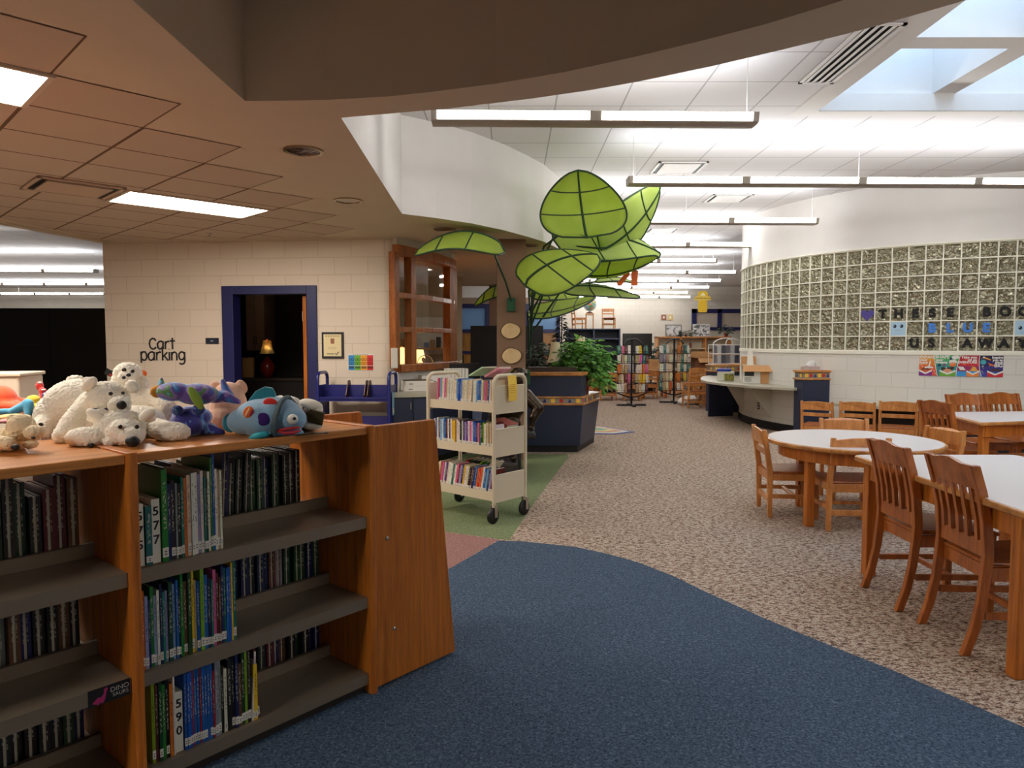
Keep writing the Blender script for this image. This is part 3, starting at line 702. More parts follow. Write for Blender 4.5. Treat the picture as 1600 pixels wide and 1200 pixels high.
# ------------------------------------------------------------------ books
m, nt, b = newmat('book_cover')
oi = nd(nt, 'ShaderNodeObjectInfo'); v = coords(nt, (1, 1, 1)); sp = nd(nt, 'ShaderNodeSeparateXYZ'); nt.links.new(v, sp.inputs[0])
mp2 = nd(nt, 'ShaderNodeMapping'); mp2.inputs['Scale'].default_value = (3.2, 1, 26); tcx = nd(nt, 'ShaderNodeTexCoord'); nt.links.new(tcx.outputs['Object'], mp2.inputs[0])
av = nd(nt, 'ShaderNodeVectorMath', operation='ADD'); nt.links.new(mp2.outputs[0], av.inputs[0])
cmb = nd(nt, 'ShaderNodeCombineXYZ'); ml = nd(nt, 'ShaderNodeMath', operation='MULTIPLY'); ml.inputs[1].default_value = 90; nt.links.new(oi.outputs['Random'], ml.inputs[0])
nt.links.new(ml.outputs[0], cmb.inputs[2]); nt.links.new(ml.outputs[0], cmb.inputs[0]); nt.links.new(cmb.outputs[0], av.inputs[1])
nz = nd(nt, 'ShaderNodeTexNoise'); nz.inputs['Scale'].default_value = 1; nz.inputs['Detail'].default_value = 2; nt.links.new(av.outputs[0], nz.inputs[0])
def rng(sock, lo, hi):
    a = nd(nt, 'ShaderNodeMath', operation='GREATER_THAN'); a.inputs[1].default_value = lo; nt.links.new(sock, a.inputs[0])
    c_ = nd(nt, 'ShaderNodeMath', operation='LESS_THAN'); c_.inputs[1].default_value = hi; nt.links.new(sock, c_.inputs[0])
    d_ = nd(nt, 'ShaderNodeMath', operation='MULTIPLY'); nt.links.new(a.outputs[0], d_.inputs[0]); nt.links.new(c_.outputs[0], d_.inputs[1]); return d_.outputs[0]
band = rng(sp.outputs[2], .36, .88); xin = rng(sp.outputs[0], -.24, .24); ink = rng(nz.outputs[0], .53, 2)
m1 = nd(nt, 'ShaderNodeMath', operation='MULTIPLY'); nt.links.new(band, m1.inputs[0]); nt.links.new(xin, m1.inputs[1])
m2_ = nd(nt, 'ShaderNodeMath', operation='MULTIPLY'); nt.links.new(m1.outputs[0], m2_.inputs[0]); nt.links.new(ink, m2_.inputs[1])
m3 = nd(nt, 'ShaderNodeMath', operation='MULTIPLY'); m3.inputs[1].default_value = .7; nt.links.new(m2_.outputs[0], m3.inputs[0])
bw_ = nd(nt, 'ShaderNodeRGBToBW'); nt.links.new(oi.outputs['Color'], bw_.inputs[0])
lt = nd(nt, 'ShaderNodeMath', operation='LESS_THAN'); lt.inputs[1].default_value = .22; nt.links.new(bw_.outputs[0], lt.inputs[0])
inkc = nd(nt, 'ShaderNodeMix', data_type='RGBA'); nt.links.new(lt.outputs[0], inkc.inputs[0]); inkc.inputs[6].default_value = C(60, 44, 40); inkc.inputs[7].default_value = C(214, 204, 180)
fx = nd(nt, 'ShaderNodeMix', data_type='RGBA'); nt.links.new(m3.outputs[0], fx.inputs[0]); nt.links.new(oi.outputs['Color'], fx.inputs[6]); nt.links.new(inkc.outputs[2], fx.inputs[7])
nt.links.new(fx.outputs[2], b.inputs['Base Color']); b.inputs['Roughness'].default_value = .35
COVER = m
k = MB(); k.b2((-.5, 0, 0), (.5, .016, 1)); k.b2((-.5, .016, 0), (-.40, 1, 1)); k.b2((.40, .016, 0), (.5, 1, 1)); ME_COVER = k.mesh('book_cover', COVER)
k = MB(); k.b2((-.40, .016, .012), (.40, .975, .985)); ME_PAGES = k.mesh('book_pages', PAGES)
k = MB(); k.b2((-.5, 0, 0), (.5, .016, 1)); k.b2((-.5, .016, 0), (-.16, 1, 1)); k.b2((.16, .016, 0), (.5, 1, 1)); ME_COVER2 = k.mesh('thin_book_cover', COVER)
k = MB(); k.b2((-.16, .016, .012), (.16, .965, .985)); ME_PAGES2 = k.mesh('thin_book_pages', PAGES)
k = MB(); k.b2((-.502, -.004, .05), (.502, .02, .155)); k.k = 1; k.b2((-.2, -.0055, .075), (.2, -.004, .09)); k.b2((-.2, -.0055, .105), (.2, -.004, .12))
ME_LBL = k.mesh('spine_label', [pm('spine_sticker', C(226, 222, 210), .6), pm('sticker_ink', C(110, 102, 98), .6)])
CN = [('white', (222, 216, 202)), ('cream', (216, 200, 166)), ('green', (34, 120, 44)), ('lime', (128, 160, 40)), ('teal', (20, 110, 100)), ('dark green', (22, 62, 36)), ('navy', (26, 34, 84)), ('blue', (30, 88, 168)), ('sky blue', (110, 160, 206)), ('lavender', (150, 140, 186)),
      ('purple', (84, 44, 120)), ('pink', (216, 96, 150)), ('red', (180, 36, 36)), ('maroon', (90, 22, 26)), ('orange', (206, 104, 36)), ('yellow', (226, 186, 40)), ('brown', (96, 60, 36)), ('black', (22, 22, 24)), ('grey', (130, 134, 140)), ('tan', (178, 150, 112)), ('mint', (172, 208, 178)), ('rose', (214, 148, 160))]
CD = dict(CN)
ORD = ['first', 'second', 'third', 'fourth', 'fifth', 'sixth', 'seventh', 'eighth', 'ninth', 'tenth', 'eleventh', 'twelfth', 'thirteenth', 'fourteenth', 'fifteenth', 'sixteenth', 'seventeenth', 'eighteenth', 'nineteenth', 'twentieth', 'twenty-first', 'twenty-second', 'twenty-third', 'twenty-fourth', 'twenty-fifth', 'twenty-sixth', 'twenty-seventh', 'twenty-eighth', 'twenty-ninth', 'thirtieth', 'thirty-first', 'thirty-second', 'thirty-third', 'thirty-fourth', 'thirty-fifth', 'thirty-sixth', 'thirty-seventh', 'thirty-eighth', 'thirty-ninth', 'fortieth']
def book(loc, rz, t, h, d, col, label, group, lean=0, sticker=True, tip=0, parts=True, thin=False):
    o = bpy.data.objects.new('book', ME_COVER2 if thin else ME_COVER); COL.objects.link(o)
    o.location = loc; o.scale = (t, d, h); o.rotation_euler = (Matrix.Rotation(rz, 3, 'Z') @ Matrix.Rotation(lean, 3, 'Y') @ Matrix.Rotation(tip, 3, 'X')).to_euler()
    c_ = CD[col]; jt = lambda x: max(0, min(255, x + rnd.uniform(-10, 10)))
    o.color = C(jt(c_[0]), jt(c_[1]), jt(c_[2]))
    tag(o, label, 'book', group)
    if parts:
        p_ = bpy.data.objects.new('pages', ME_PAGES2 if thin else ME_PAGES); COL.objects.link(p_); p_.parent = o
    if sticker and rnd.random() < .8:
        p_ = bpy.data.objects.new('spine_label', ME_LBL); COL.objects.link(p_); p_.parent = o
    return o
def nblock(x, z, s, th, h, label):
    t = T('number_block', label, 'sign', BL(x, .03, z), BD, 'white number blocks among the books')
    m_ = MB(); m_.b2((-th / 2, 0, 0), (th / 2, .14, h)); m_.build('block', pm('number_block_white', C(226, 222, 206), .5), t, bevel=.002)
    for i, ch in enumerate(s):
        text(ch, .040, pm('number_ink', C(14, 14, 14), .6), frame_mtx((0, -.0008, h - .040 - i * .046), (1, 0, 0)), t, bold=.0006)
    return t
def row(spec, x, z, where, group, y=.022):
    i = 0
    for e in spec:
        if isinstance(e, float): x += e; continue
        if e[0] == '#':
            nblock(x + e[2] / 2, z + .001, e[1], e[2], e[3], 'white block numbered %s on the %s' % (' '.join(e[1]), where)); x += e[2] + .003; continue
        col, t, h = e[:3]; dy = rnd.uniform(0, .008)
        book(BL(x + t / 2, y + dy, z + .001), BD, t, h, rnd.uniform(.18, .215), col, '%s spined book, %s from the left on the %s' % (col, ORD[i], where), group, lean=R(e[3]) if len(e) > 3 else 0)
        x += t + .0012; i += 1
    return x
G1 = 'books on the oak bookcase top shelf'; G2 = 'books on the oak bookcase middle shelf'; G3 = 'books on the oak bookcase bottom shelf'
r1 = [('#', '575', .026, .20), ('teal', .019, .19), ('#', '577', .027, .208), ('green', .018, .30), ('navy', .010, .25), ('black', .012, .26), ('grey', .006, .25), ('black', .012, .245), ('teal', .008, .265), ('orange', .009, .262), ('cream', .012, .27), ('white', .009, .275), ('white', .012, .275), ('lavender', .008, .268), ('white', .009, .278), ('teal', .006, .255), ('black', .005, .25), ('white', .008, .272), ('green', .006, .318), ('blue', .007, .335), ('white', .008, .278), ('tan', .007, .268), ('white', .007, .27)]
row(r1, bcl(203, .03), SHZ[0], "numbered bookcase's top shelf", G1)
r2 = [('orange', .008, .255), ('lavender', .010, .235), ('navy', .006, .22), ('green', .010, .262), ('lavender', .008, .23), ('white', .008, .245), ('navy', .007, .262), ('teal', .008, .235), ('lavender', .008, .235), ('dark green', .012, .262), ('sky blue', .010, .25), ('blue', .007, .262), ('black', .007, .235), ('green', .009, .285), ('brown', .011, .25), ('dark green', .012, .29), ('yellow', .010, .305), ('tan', .006, .245), ('blue', .010, .24), ('lime', .012, .29), ('blue', .012, .255), ('navy', .009, .24), ('teal', .007, .235), ('pink', .010, .265), ('maroon', .009, .25), ('brown', .006, .235), ('navy', .008, .27), ('teal', .007, .262), ('blue', .008, .262), ('blue', .007, .262), ('yellow', .006, .275), ('teal', .009, .288)]
row(r2, bcl(207, .03), SHZ[1], "numbered bookcase's middle shelf", G2)
r3 = [('lime', .010, .27), ('maroon', .009, .255), ('dark green', .010, .26), ('green', .010, .25), ('black', .010, .262), ('orange', .010, .245), ('white', .006, .27), ('#', '590', .027, .205)] + [('blue', .0085, .26)] * 3 + [('red', .004, .262)] + [('blue', .0085, .262)] * 2 + [('red', .004, .262)] + [('blue', .0085, .262)] * 4 + [('red', .006, .235), ('grey', .011, .268), ('grey', .011, .268), ('black', .009, .24), ('white', .011, .225), ('black', .014, .255), ('black', .010, .27), ('navy', .012, .262), ('brown', .011, .225), ('dark green', .012, .27), ('lime', .009, .272), ('black', .011, .29), ('white', .007, .25, 3), ('yellow', .014, .205), ('brown', .009, .292, -3)]
row(r3, bcl(219, .03), SHZ[2], "numbered bookcase's bottom shelf", G3)
# books standing on the far side of the shelves, page edges towards the camera
dk = ['black', 'navy', 'dark green', 'maroon', 'brown', 'black', 'navy', 'dark green', 'black', 'grey', 'black']
def backrow(off, xs, xe, z, where, n, lean=0):
    for i in range(n):
        t = (xe - xs) / n
        cc = rnd.choice(dk)
        book(BL(off + xs + (i + .5) * t, .505 + rnd.uniform(-.02, .02), z + .0465 * 0 + .001), BD + math.pi, t * .9, rnd.uniform(.22, .295), .205, cc, '%s book, page edge showing, %s from left, far side of %s' % (cc, ORD[i], where), 'books on the far side of the oak bookcases', sticker=False, lean=R(lean) if i < n * .6 else 0, thin=True)
for z, nm in zip(SHZ, ('top', 'middle', 'bottom')):
    backrow(0, .20 if nm == 'top' else .30, .79 if nm == 'top' else .87, z, "numbered bookcase %s shelf" % nm, 20 if nm == 'top' else 17, -3 if nm == 'top' else 0)
    backrow(-UL, .30, .86, z, "left bookcase %s shelf" % nm, 16)
# ================================================================== STUFFED TOYS
FURW = pm('white_fur', C(246, 238, 222), .95); FURC = pm('cream_fur', C(234, 214, 178), .95); FURG = pm('pale_grey_fur', C(232, 222, 206), .95)
FURS = [FURW, FURC, FURG]
NOSE = pm('black_plush', C(16, 14, 14), .6); EYE = pm('toy_eye', C(40, 24, 14), .15); EYEW = pm('toy_eye_white', C(236, 232, 222), .4)
def pr(rpx, D): return rpx * D / FPX
DK = [1.0]; DKS = {}
def balls(mb, L):
    for e in L:
        px, py, D, a = e[:4]; D *= DK[0]; r_ = (pr(a, D), pr(e[5] if len(e) > 5 else a, D), pr(e[4] if len(e) > 4 else a, D))
        mb.ell(P(px, py, D), r_, (0, e[6] if len(e) > 6 else 0, 0))
def capsules(mb, pts):
    mb.chain([(P(px, py, D * DK[0]), pr(r_, D * DK[0])) for px, py, D, r_ in pts])
def toy(name, label, cat, mat, ballsL, caps=(), group=None, voxel=.005, disp=.004, base=None, smooth=2, ds=.007, k=1.0):
    DK[0] = k; mb = MB(); balls(mb, ballsL)
    for c_ in caps: capsules(mb, c_)
    c0 = sum((Vector(v_) for v_ in mb.v), Vector()) / len(mb.v); zmin = min(v_[2] for v_ in mb.v)
    if base is not None and zmin < base: mb.v = [(v_[0], v_[1], max(v_[2], base + .001)) for v_ in mb.v]; zmin = base + .001
    c0.z = zmin
    mb.v = [tuple(Vector(v_) - c0) for v_ in mb.v]
    if base is not None: c0.z = base + .001
    o = mb.build(name, mat, loc=c0, smooth=True, angle=180); remesh(o, .003 if mat in FURS else voxel, 3 if mat in FURS else smooth, .008 if mat in FURS else disp, .0065 if mat in FURS else ds); tag(o, label, cat, group)
    DKS[o.name] = k; SHIFT[o.name] = (c0.z - zmin) if base is not None else 0.0
    return o
SHIFT = {}
def tp(o, px, py, D):
    while o.parent: o = o.parent
    p_ = P(px, py, D * DKS[o.name]); p_.z += SHIFT[o.name]; return p_ - o.location
def bit(o, name, mat, px, py, D, rx, ry=None, rd=None, roll=0):
    m_ = MB(); rx_ = pr(rx, D); m_.ell(tp(o, px, py, D), (rx_, pr(rd or rx, D), pr(ry or rx, D)), (0, roll, 0)); return m_.build(name, mat, o, smooth=True, angle=180)
TT = TOP
GP = 'stuffed toys on the oak bookcase'
# flat lying white bear in front
bC = toy('polar_bear_toy', 'white stuffed bear lying flat in front, head on its paws', 'stuffed toy', FURW,
    [(187, 668, 2.41, 37, 29, 38), (205, 682, 2.325, 20, 15, 18), (196, 676, 2.355, 30, 22, 26), (151, 649, 2.375, 17, 9, 9, -.45), (229, 649, 2.40, 15, 9, 9, .55), (212, 660, 2.62, 40, 26, 60), (135, 684, 2.33, 33, 17, 20), (268, 676, 2.47, 29, 17, 24), (172, 690, 2.32, 10, 8, 10)],
    [[(140, 686, 2.33, 16), (165, 676, 2.5, 18)], [(272, 678, 2.47, 17), (240, 672, 2.6, 20)]], GP, base=TT)
bit(bC, 'nose', NOSE, 207, 690, 2.275, 11, 9, 9); bit(bC, 'eye', EYE, 188, 667, 2.303, 3.6); bit(bC, 'eye', EYE, 214, 667, 2.313, 3.4)
bit(bC, 'ear', FURW, 150, 649, 2.365, 17, 8.5, 8, .5); bit(bC, 'ear', FURW, 230, 648, 2.385, 15, 8.5, 8, -.55)
bit(bC, 'paw_pad', NOSE, 143, 696, 2.285, 5, 4, 4); bit(bC, 'paw_pad', NOSE, 159, 700, 2.28, 6, 3, 4)
# big white bear behind it, blue ribbon
bA = toy('polar_bear_toy', 'large white stuffed bear with blue neck ribbon, sprawled sideways', 'stuffed toy', FURW,
    [(168, 622, 2.55, 32, 27, 32), (187, 633, 2.49, 16, 14, 20), (142, 601, 2.53, 15, 10, 8, .7), (207, 604, 2.57, 10, 11, 7, -.5), (121, 632, 2.75, 47, 40, 50), (96, 648, 2.75, 34, 36, 46), (118, 594, 2.78, 13, 8, 12), (150, 660, 2.75, 50, 30, 40)],
    [[(140, 628, 2.62, 17), (112, 662, 2.52, 17), (98, 682, 2.47, 15)], [(82, 652, 2.7, 20), (66, 676, 2.62, 20)]], GP, base=TT, k=0.975)
bit(bA, 'nose', NOSE, 190, 633, 2.435, 7.5, 7, 6); bit(bA, 'eye', EYE, 173, 615, 2.46, 3.2); bit(bA, 'eye', EYE, 192, 614, 2.485, 2.6)
bit(bA, 'ear', FURW, 140, 600, 2.50, 14, 8.5, 7, -.75); bit(bA, 'ear', FURW, 208, 603, 2.55, 11, 8, 7, .6)
m_ = MB(); m_.tube([tp(bA, x, y, d) for x, y, d in ((138, 632, 2.53), (148, 639, 2.485), (160, 641, 2.475), (172, 637, 2.49))], [.005] * 4, 8, flat=.5); m_.build('neck_ribbon', pm('ribbon_blue', C(34, 48, 92), .5), bA, smooth=True)
# cream bear at the left edge
bL = toy('bear_toy', 'small cream stuffed bear at the left end, looking right', 'stuffed toy', FURC,
    [(33, 668, 2.12, 20, 21, 22), (54, 676, 2.10, 15, 12, 15), (19, 655, 2.14, 8, 8, 6), (10, 690, 2.14, 28, 22, 30), (-20, 690, 2.15, 30, 22, 30), (48, 694, 2.12, 10, 7, 12)],
    [[(-12, 690, 2.08, 11), (14, 693, 2.06, 11)]], GP, base=TT, ds=.006, k=1.045)
bit(bL, 'nose', NOSE, 64, 661 + 2, 2.075, 3.5, 2.6, 4, .5); bit(bL, 'mouth', NOSE, 52, 684, 2.055, 4, 2.2, 2); bit(bL, 'paw_patch', NOSE, 24, 699, 2.02, 7, 5, 5)
# little white bear on top of the heap and the grey bear under it
gB = toy('bear_toy', 'pale grey long armed stuffed bear under the small white one', 'stuffed toy', FURG,
    [(222, 640, 2.86, 34, 34, 40), (240, 658, 2.80, 32, 24, 32), (205, 650, 2.9, 40, 40, 40)],
    [[(218, 624, 2.80, 17), (246, 622, 2.78, 15), (262, 638, 2.74, 14), (262, 654, 2.72, 12)]], GP, base=TT)
bit(gB, 'paw_pad', NOSE, 247, 657, 2.63, 8, 5, 5)
sB = toy('bear_toy', 'little white stuffed bear perched on the heap below the wall lettering', 'stuffed toy', FURW,
    [(200, 583, 2.84, 21, 17, 20), (198, 590, 2.78, 14, 11, 12), (206, 610, 2.88, 24, 26, 24), (186, 600, 2.86, 12, 20, 12), (222, 606, 2.86, 12, 20, 12), (208, 640, 2.96, 24, 22, 24)], (), GP, voxel=.0045, ds=.006, disp=.003)
for x, y, d, a in ((194, 578, 2.772, 3.6), (207, 580, 2.775, 3.2)): bit(sB, 'eye', EYE, x, y, d, a, a * .9, a * .7)
bit(sB, 'nose', NOSE, 201, 586, 2.722, 3.6, 2.8, 3); bit(sB, 'mouth', NOSE, 193.5, 590, 2.73, 3, 2.6, 2)
bit(sB, 'paw_tip', pm('orange_plush', C(236, 110, 40), .9), 222, 584, 2.93, 7, 6, 6); 
m_ = MB(); m_.box(tp(sB, 170, 582, 2.86), (.03, .003, .025), (0, R(28), 0)); m_.build('hang_tag', BLK, sB); m_ = MB(); m_.box(tp(sB, 173, 586, 2.855), (.012, .003, .006), (0, R(28), 0)); m_.build('tag_print', REDP, sB)
# rainbow fish lying on the blue face toy
def patchmat(name, cols, scale):
    m, nt, b = newmat(name); v = coords(nt); n = nd(nt, 'ShaderNodeTexNoise'); n.inputs['Scale'].default_value = scale; n.inputs['Detail'].default_value = 1; n.inputs['Distortion'].default_value = 1.2
    nt.links.new(v, n.inputs[0]); k_ = len(cols)
    r = ramp(nt, [(.3 + .4 * i / k_, c_) for i, c_ in enumerate(cols)], 'CONSTANT'); nt.links.new(n.outputs[0], r.inputs[0]); nt.links.new(r.outputs[0], b.inputs['Base Color']); b.inputs['Roughness'].default_value = .7; b.inputs['Sheen Weight'].default_value = .4
    return m
RAIN = patchmat('rainbow_plush', [C(84, 146, 206), C(50, 96, 168), C(92, 64, 150), C(128, 104, 168), C(84, 134, 74), C(96, 164, 210)], 11)
bluf = toy('frog_toy', 'deep blue stuffed toy with two eyes under the rainbow fish', 'stuffed toy', patchmat('blue_plush', [C(36, 30, 120), C(44, 40, 140), C(90, 130, 190), C(40, 36, 130)], 14),
    [(292, 664, 2.80, 28, 20, 30), (300, 652, 2.84, 30, 18, 30), (277, 641, 2.76, 9, 8, 9), (310, 640, 2.78, 10, 9, 10), (325, 672, 2.84, 15, 11, 18)], [[(318, 668, 2.82, 10), (346, 676, 2.82, 6)]], GP, voxel=.004, disp=0, base=TT, k=0.925)
for x, y, d in ((276, 643, 2.735), (311, 642, 2.75)): bit(bluf, 'eye', pm('blue_eye', C(24, 60, 110), .15), x, y, d, 5, 6, 3)
rf = toy('fish_toy', 'rainbow stuffed fish draped over the deep blue toy', 'stuffed toy', RAIN,
    [(272, 612, 2.78, 28, 15, 22), (308, 616, 2.80, 34, 17, 24), (338, 620, 2.84, 18, 10, 12)],
    [[(342, 620, 2.84, 9), (356, 618, 2.86, 9), (348, 596, 2.88, 4)], [(352, 620, 2.84, 9), (373, 628, 2.84, 4)], [(252, 608, 2.8, 8), (252, 592, 2.82, 3)]], GP, voxel=.004, disp=0, k=0.925)
bit(rf, 'nose_tip', pm('mustard_plush', C(206, 140, 40), .9), 246, 612, 2.78, 9, 9, 12, .6); bit(rf, 'side_fin', pm('lime_plush', C(130, 160, 60), .9), 306, 622, 2.70, 7, 19, 5, -.5)
# pink pig seen from behind
pig = toy('pig_toy', 'plain pink stuffed pig sitting with its back turned', 'stuffed toy', pm('pink_plush', C(226, 178, 150), .95, sheen=.4),
    [(357, 636, 3.10, 28, 40, 30), (357, 660, 3.08, 32, 34, 34), (378, 604, 3.12, 8, 12, 5, -.5), (336, 604, 3.14, 9, 9, 5, .5)], (), GP, voxel=.005, disp=0, base=TT, k=0.92)
# light blue spotted fish
FB = pm('light_blue_plush', C(140, 180, 210), .95, sheen=.5, bump=(160, .3)); TEAL = pm('teal_plush', C(20, 128, 146), .8, sheen=.4)
fish = toy('fish_toy', 'light blue stuffed fish with coloured spots and open red mouth', 'stuffed toy', FB,
    [(430, 650, 2.86, 44, 30, 34), (412, 652, 2.86, 46, 30, 36), (385, 658, 2.86, 30, 22, 28), (455, 655, 2.84, 24, 20, 26), (372, 662, 2.88, 16, 13, 18), (425, 632, 2.87, 20, 14, 20), (464, 660, 2.82, 13, 10, 16), (428, 676, 2.86, 48, 9, 26)], (), GP, voxel=.005, disp=0, base=TT, smooth=6, k=0.915)
def surf_spot(o, name, mat, px, py, D, rx, ry, roll=0):
    return bit(o, name, mat, px, py, D, rx, ry, 2.5, roll)
surf_spot(fish, 'purple_spot', pm('purple_felt', C(56, 22, 110), .9), 411, 655, 2.775, 10, 9.5)
surf_spot(fish, 'red_spot', pm('red_felt', C(220, 52, 44), .9), 422, 629, 2.805, 10, 6.5)
sp_ = surf_spot(fish, 'striped_spot', pm('orange_felt', C(230, 110, 40), .9), 388, 644, 2.775, 7, 9, .5)
bit(sp_, 'stripe', pm('cream_felt', C(238, 200, 150), .9), 387, 644, 2.770, 1.6, 8, 2.4, .5); bit(sp_, 'stripe', pm('magenta_felt', C(176, 34, 90), .9), 393, 645, 2.771, 1.4, 6, 2.4, .5)
e_ = bit(fish, 'eye', EYEW, 457, 655, 2.772, 8, 7.5, 7); bit(e_, 'pupil', NOSE, 460, 654, 2.750, 2.4)
m_ = MB()
fl_ = [(tp(fish, x, y, 2.86)) for x, y in ((382, 637), (390, 624), (400, 611), (414, 604), (426, 606), (431, 616), (430, 623), (414, 624), (398, 632))]
m_.extr([p_ + Vector((0, -.008, 0)) for p_ in fl_], (0, .016, 0)); m_.build('top_fin', TEAL, fish, bevel=.004)
bit(fish, 'tail_fin', TEAL, 360, 661, 2.86, 12, 14, 6); bit(fish, 'side_fin', pm('turquoise_plush', C(40, 160, 176), .8), 405, 681, 2.755, 15, 5.5, 12, -.25)
m_ = MB(); c_ = tp(fish, 440, 642, 2.86)
band_ = [(Vector((.0, math.cos(a) * .088, math.sin(a) * .082)) + tp(fish, 441 + 6 * math.sin(a), 656, 2.86)) for a in [R(i * 15) for i in range(-2, 26)]]
m_.tube(band_, .014, 8, flat=.6); m_.build('grey_band', pm('grey_plush', C(74, 90, 96), .95), fish, smooth=True)
LIPR = pm('red_lip', C(176, 24, 40), .6)
m_ = MB(); m_.tube([tp(fish, x, y, d) for x, y, d in ((430, 673, 2.775), (445, 671, 2.768), (458, 669, 2.768), (468, 668, 2.79))], [.003, .006, .006, .004], 8); m_.tube([tp(fish, x, y, d) for x, y, d in ((430, 673, 2.775), (446, 677, 2.764), (460, 676, 2.766), (469, 673, 2.79))], [.003, .006, .007, .004], 8)
m_.build('mouth', LIPR, fish, smooth=True)
# brown and white toy with tags at the right end
bt_ = toy('puppy_toy', 'brown and white stuffed puppy at the right end with black tags', 'stuffed toy', pm('brown_plush', C(70, 44, 26), .95, sheen=.3),
    [(478, 652, 3.02, 14, 14, 20), (490, 654, 3.02, 16, 14, 16), (480, 664, 3.02, 16, 12, 20)], (), GP, voxel=.004, disp=.002, base=TT, k=0.9)
bit(bt_, 'white_ear', FURW, 486, 632, 3.0, 17, 7.5, 12, .25); bit(bt_, 'white_paw', FURW, 488, 664, 2.98, 15, 7, 12); bit(bt_, 'ear_lobe', FURW, 498, 640, 3.0, 6, 8, 8)
m_ = MB(); m_.box(tp(bt_, 494, 652, 2.945), (.055, .012, .05), (.2, .25, 0)); m_.build('knitted_patch', pm('olive_knit', C(66, 52, 22), .9, bump=(120, .6)), bt_)
m_ = MB(); cg = P(484, 679, 2.62); cg.z = TOP + .0022
tg = T('swing_tags', 'pair of black printed swing tags flat on the bookcase top', 'tag', (cg.x, cg.y, TOP + .001), R(20), GP)
for i, (dx, a) in enumerate(((-.02, .2), (.035, -.1))):
    m_ = MB(); m_.box((dx, -.01 * i, .0015 + .0017 * i), (.06, .045, .0015), (0, 0, a)); tk = m_.build('tag', BLK, tg)
    for q_ in (-.006, .004, .012):
        m_ = MB(); m_.box((dx, -.01 * i + q_, .0025 + .0017 * i), (.036, .004, .0004), (0, 0, a)); m_.build('print_line', pm('tag_print', C(176, 168, 140), .7), tk)
# black and white shaggy toy peeping over the fish
toy('skunk_toy', 'shaggy black and white stuffed toy hidden behind the spotted fish', 'stuffed toy', patchmat('shaggy_plush', [C(230, 226, 216), C(230, 226, 216), C(20, 18, 18), C(24, 22, 22)], 9), [(452, 635, 3.12, 20, 16, 20), (438, 630, 3.14, 14, 12, 14), (448, 655, 3.14, 24, 24, 26)], (), GP, voxel=.004, disp=.008, ds=.006, base=TT, k=0.92)
# ---- low bookcase behind with coloured toys
t = T('bookcase', 'low oak bookcase with bright toys behind the white bears', 'bookcase', (-2.82, 2.75, 0), BD, None)
TB = 1.10
m_ = MB(); m_.b2((-.6, -.02, TB - .03), (1.05, .58, TB)); m_.build('top', OAKH, t, bevel=.004)
for x in (-.59, .22, 1.03):
    m_ = MB(); m_.b2((x - .015, -.02, 0), (x + .015, .58, TB - .031)); m_.build('upright', OAK, t)
for z in SHZ: 
    m_ = MB(); m_.b2((-.57, 0, z - .04), (1.01, .56, z)); m_.build('shelf', SHELFM, t)
GB_ = 'bright stuffed toys on the low bookcase behind'
def ctoy(name, label, col, bl, caps=(), bits=()):
    o = toy(name, label, 'stuffed toy', pm(name + '_' + label.split()[0] + '_plush', C(*col), .9, sheen=.4), bl, caps, GB_, voxel=.007, disp=0, base=None)
    SHIFT[o.name] = 0.0
    dz = TB + .002 - o.location.z
    if label.split()[0] not in ('red', 'tiny', 'purple'): o.location.z += dz; SHIFT[o.name] = dz
    for nm, c_, px, py, D, rx, ry in bits: bit(o, nm, pm(nm + '_%d%d%d' % c_, C(*c_), .8), px, py, D, rx, ry)
    return o
ctoy('octopus_toy', 'orange stuffed octopus at the left frame edge', (238, 92, 46), [(0, 612, 3.42, 24, 22, 24), (16, 622, 3.40, 24, 8, 20), (-14, 622, 3.4, 20, 9, 20)], [[(4, 622, 3.36, 7), (34, 624, 3.34, 5)], [(10, 615, 3.46, 6), (42, 616, 3.48, 6)]])
ctoy('bear_toy', 'sky blue stuffed toy lying beside the orange octopus', (92, 178, 214), [(42, 622, 3.20, 7, 9, 8)], [[(20, 634, 3.20, 7), (44, 622, 3.2, 8), (44, 640, 3.18, 5)], [(0, 634, 3.2, 5), (22, 633, 3.2, 5)]])
ctoy('duck_toy', 'yellow stuffed toy with a black belly, partly behind a bear', (228, 200, 54), [(52, 613, 3.30, 11, 9, 12), (57, 628, 3.24, 12, 11, 12)], (), [('belly', (14, 13, 13), 68, 629, 3.19, 14, 12)])
ctoy('caterpillar_toy', 'red stuffed toy standing tall behind the yellow one', (206, 38, 32), [(62, 603, 3.36, 6, 8, 6), (67, 612, 3.34, 6, 7, 6), (69, 622, 3.34, 7, 9, 8)], (), [('white_patch', (230, 224, 214), 62, 598, 3.315, 3, 1.6), ('white_tooth', (230, 224, 214), 68, 609, 3.285, 3, 1.2)])
ctoy('ball_toy', 'purple and white small stuffed toy beside the red one', (70, 28, 120), [(76, 615, 3.28, 5.5, 5, 6), (70, 617, 3.27, 5, 4, 5), (73, 624, 3.28, 7, 7, 8)], (), [('white_patch', (226, 218, 220), 71, 616, 3.235, 3, 2.6)])
ctoy('giraffe_toy', 'small golden stuffed toy behind the big bear', (214, 160, 60), [(94, 602, 3.42, 3.5, 3.5, 4), (89, 608, 3.42, 5, 4.5, 5), (88, 618, 3.42, 7, 9, 8)])
ctoy('cushion_toy', 'pale yellow and pink flat stuffed toy in front of the blue one', (230, 198, 120), [(22, 641, 3.04, 26, 5, 16)], [[(6, 645, 3.02, 5), (50, 643, 3.02, 3)]], [('pink_edge', (214, 140, 140), 12, 647, 2.99, 13, 4)])
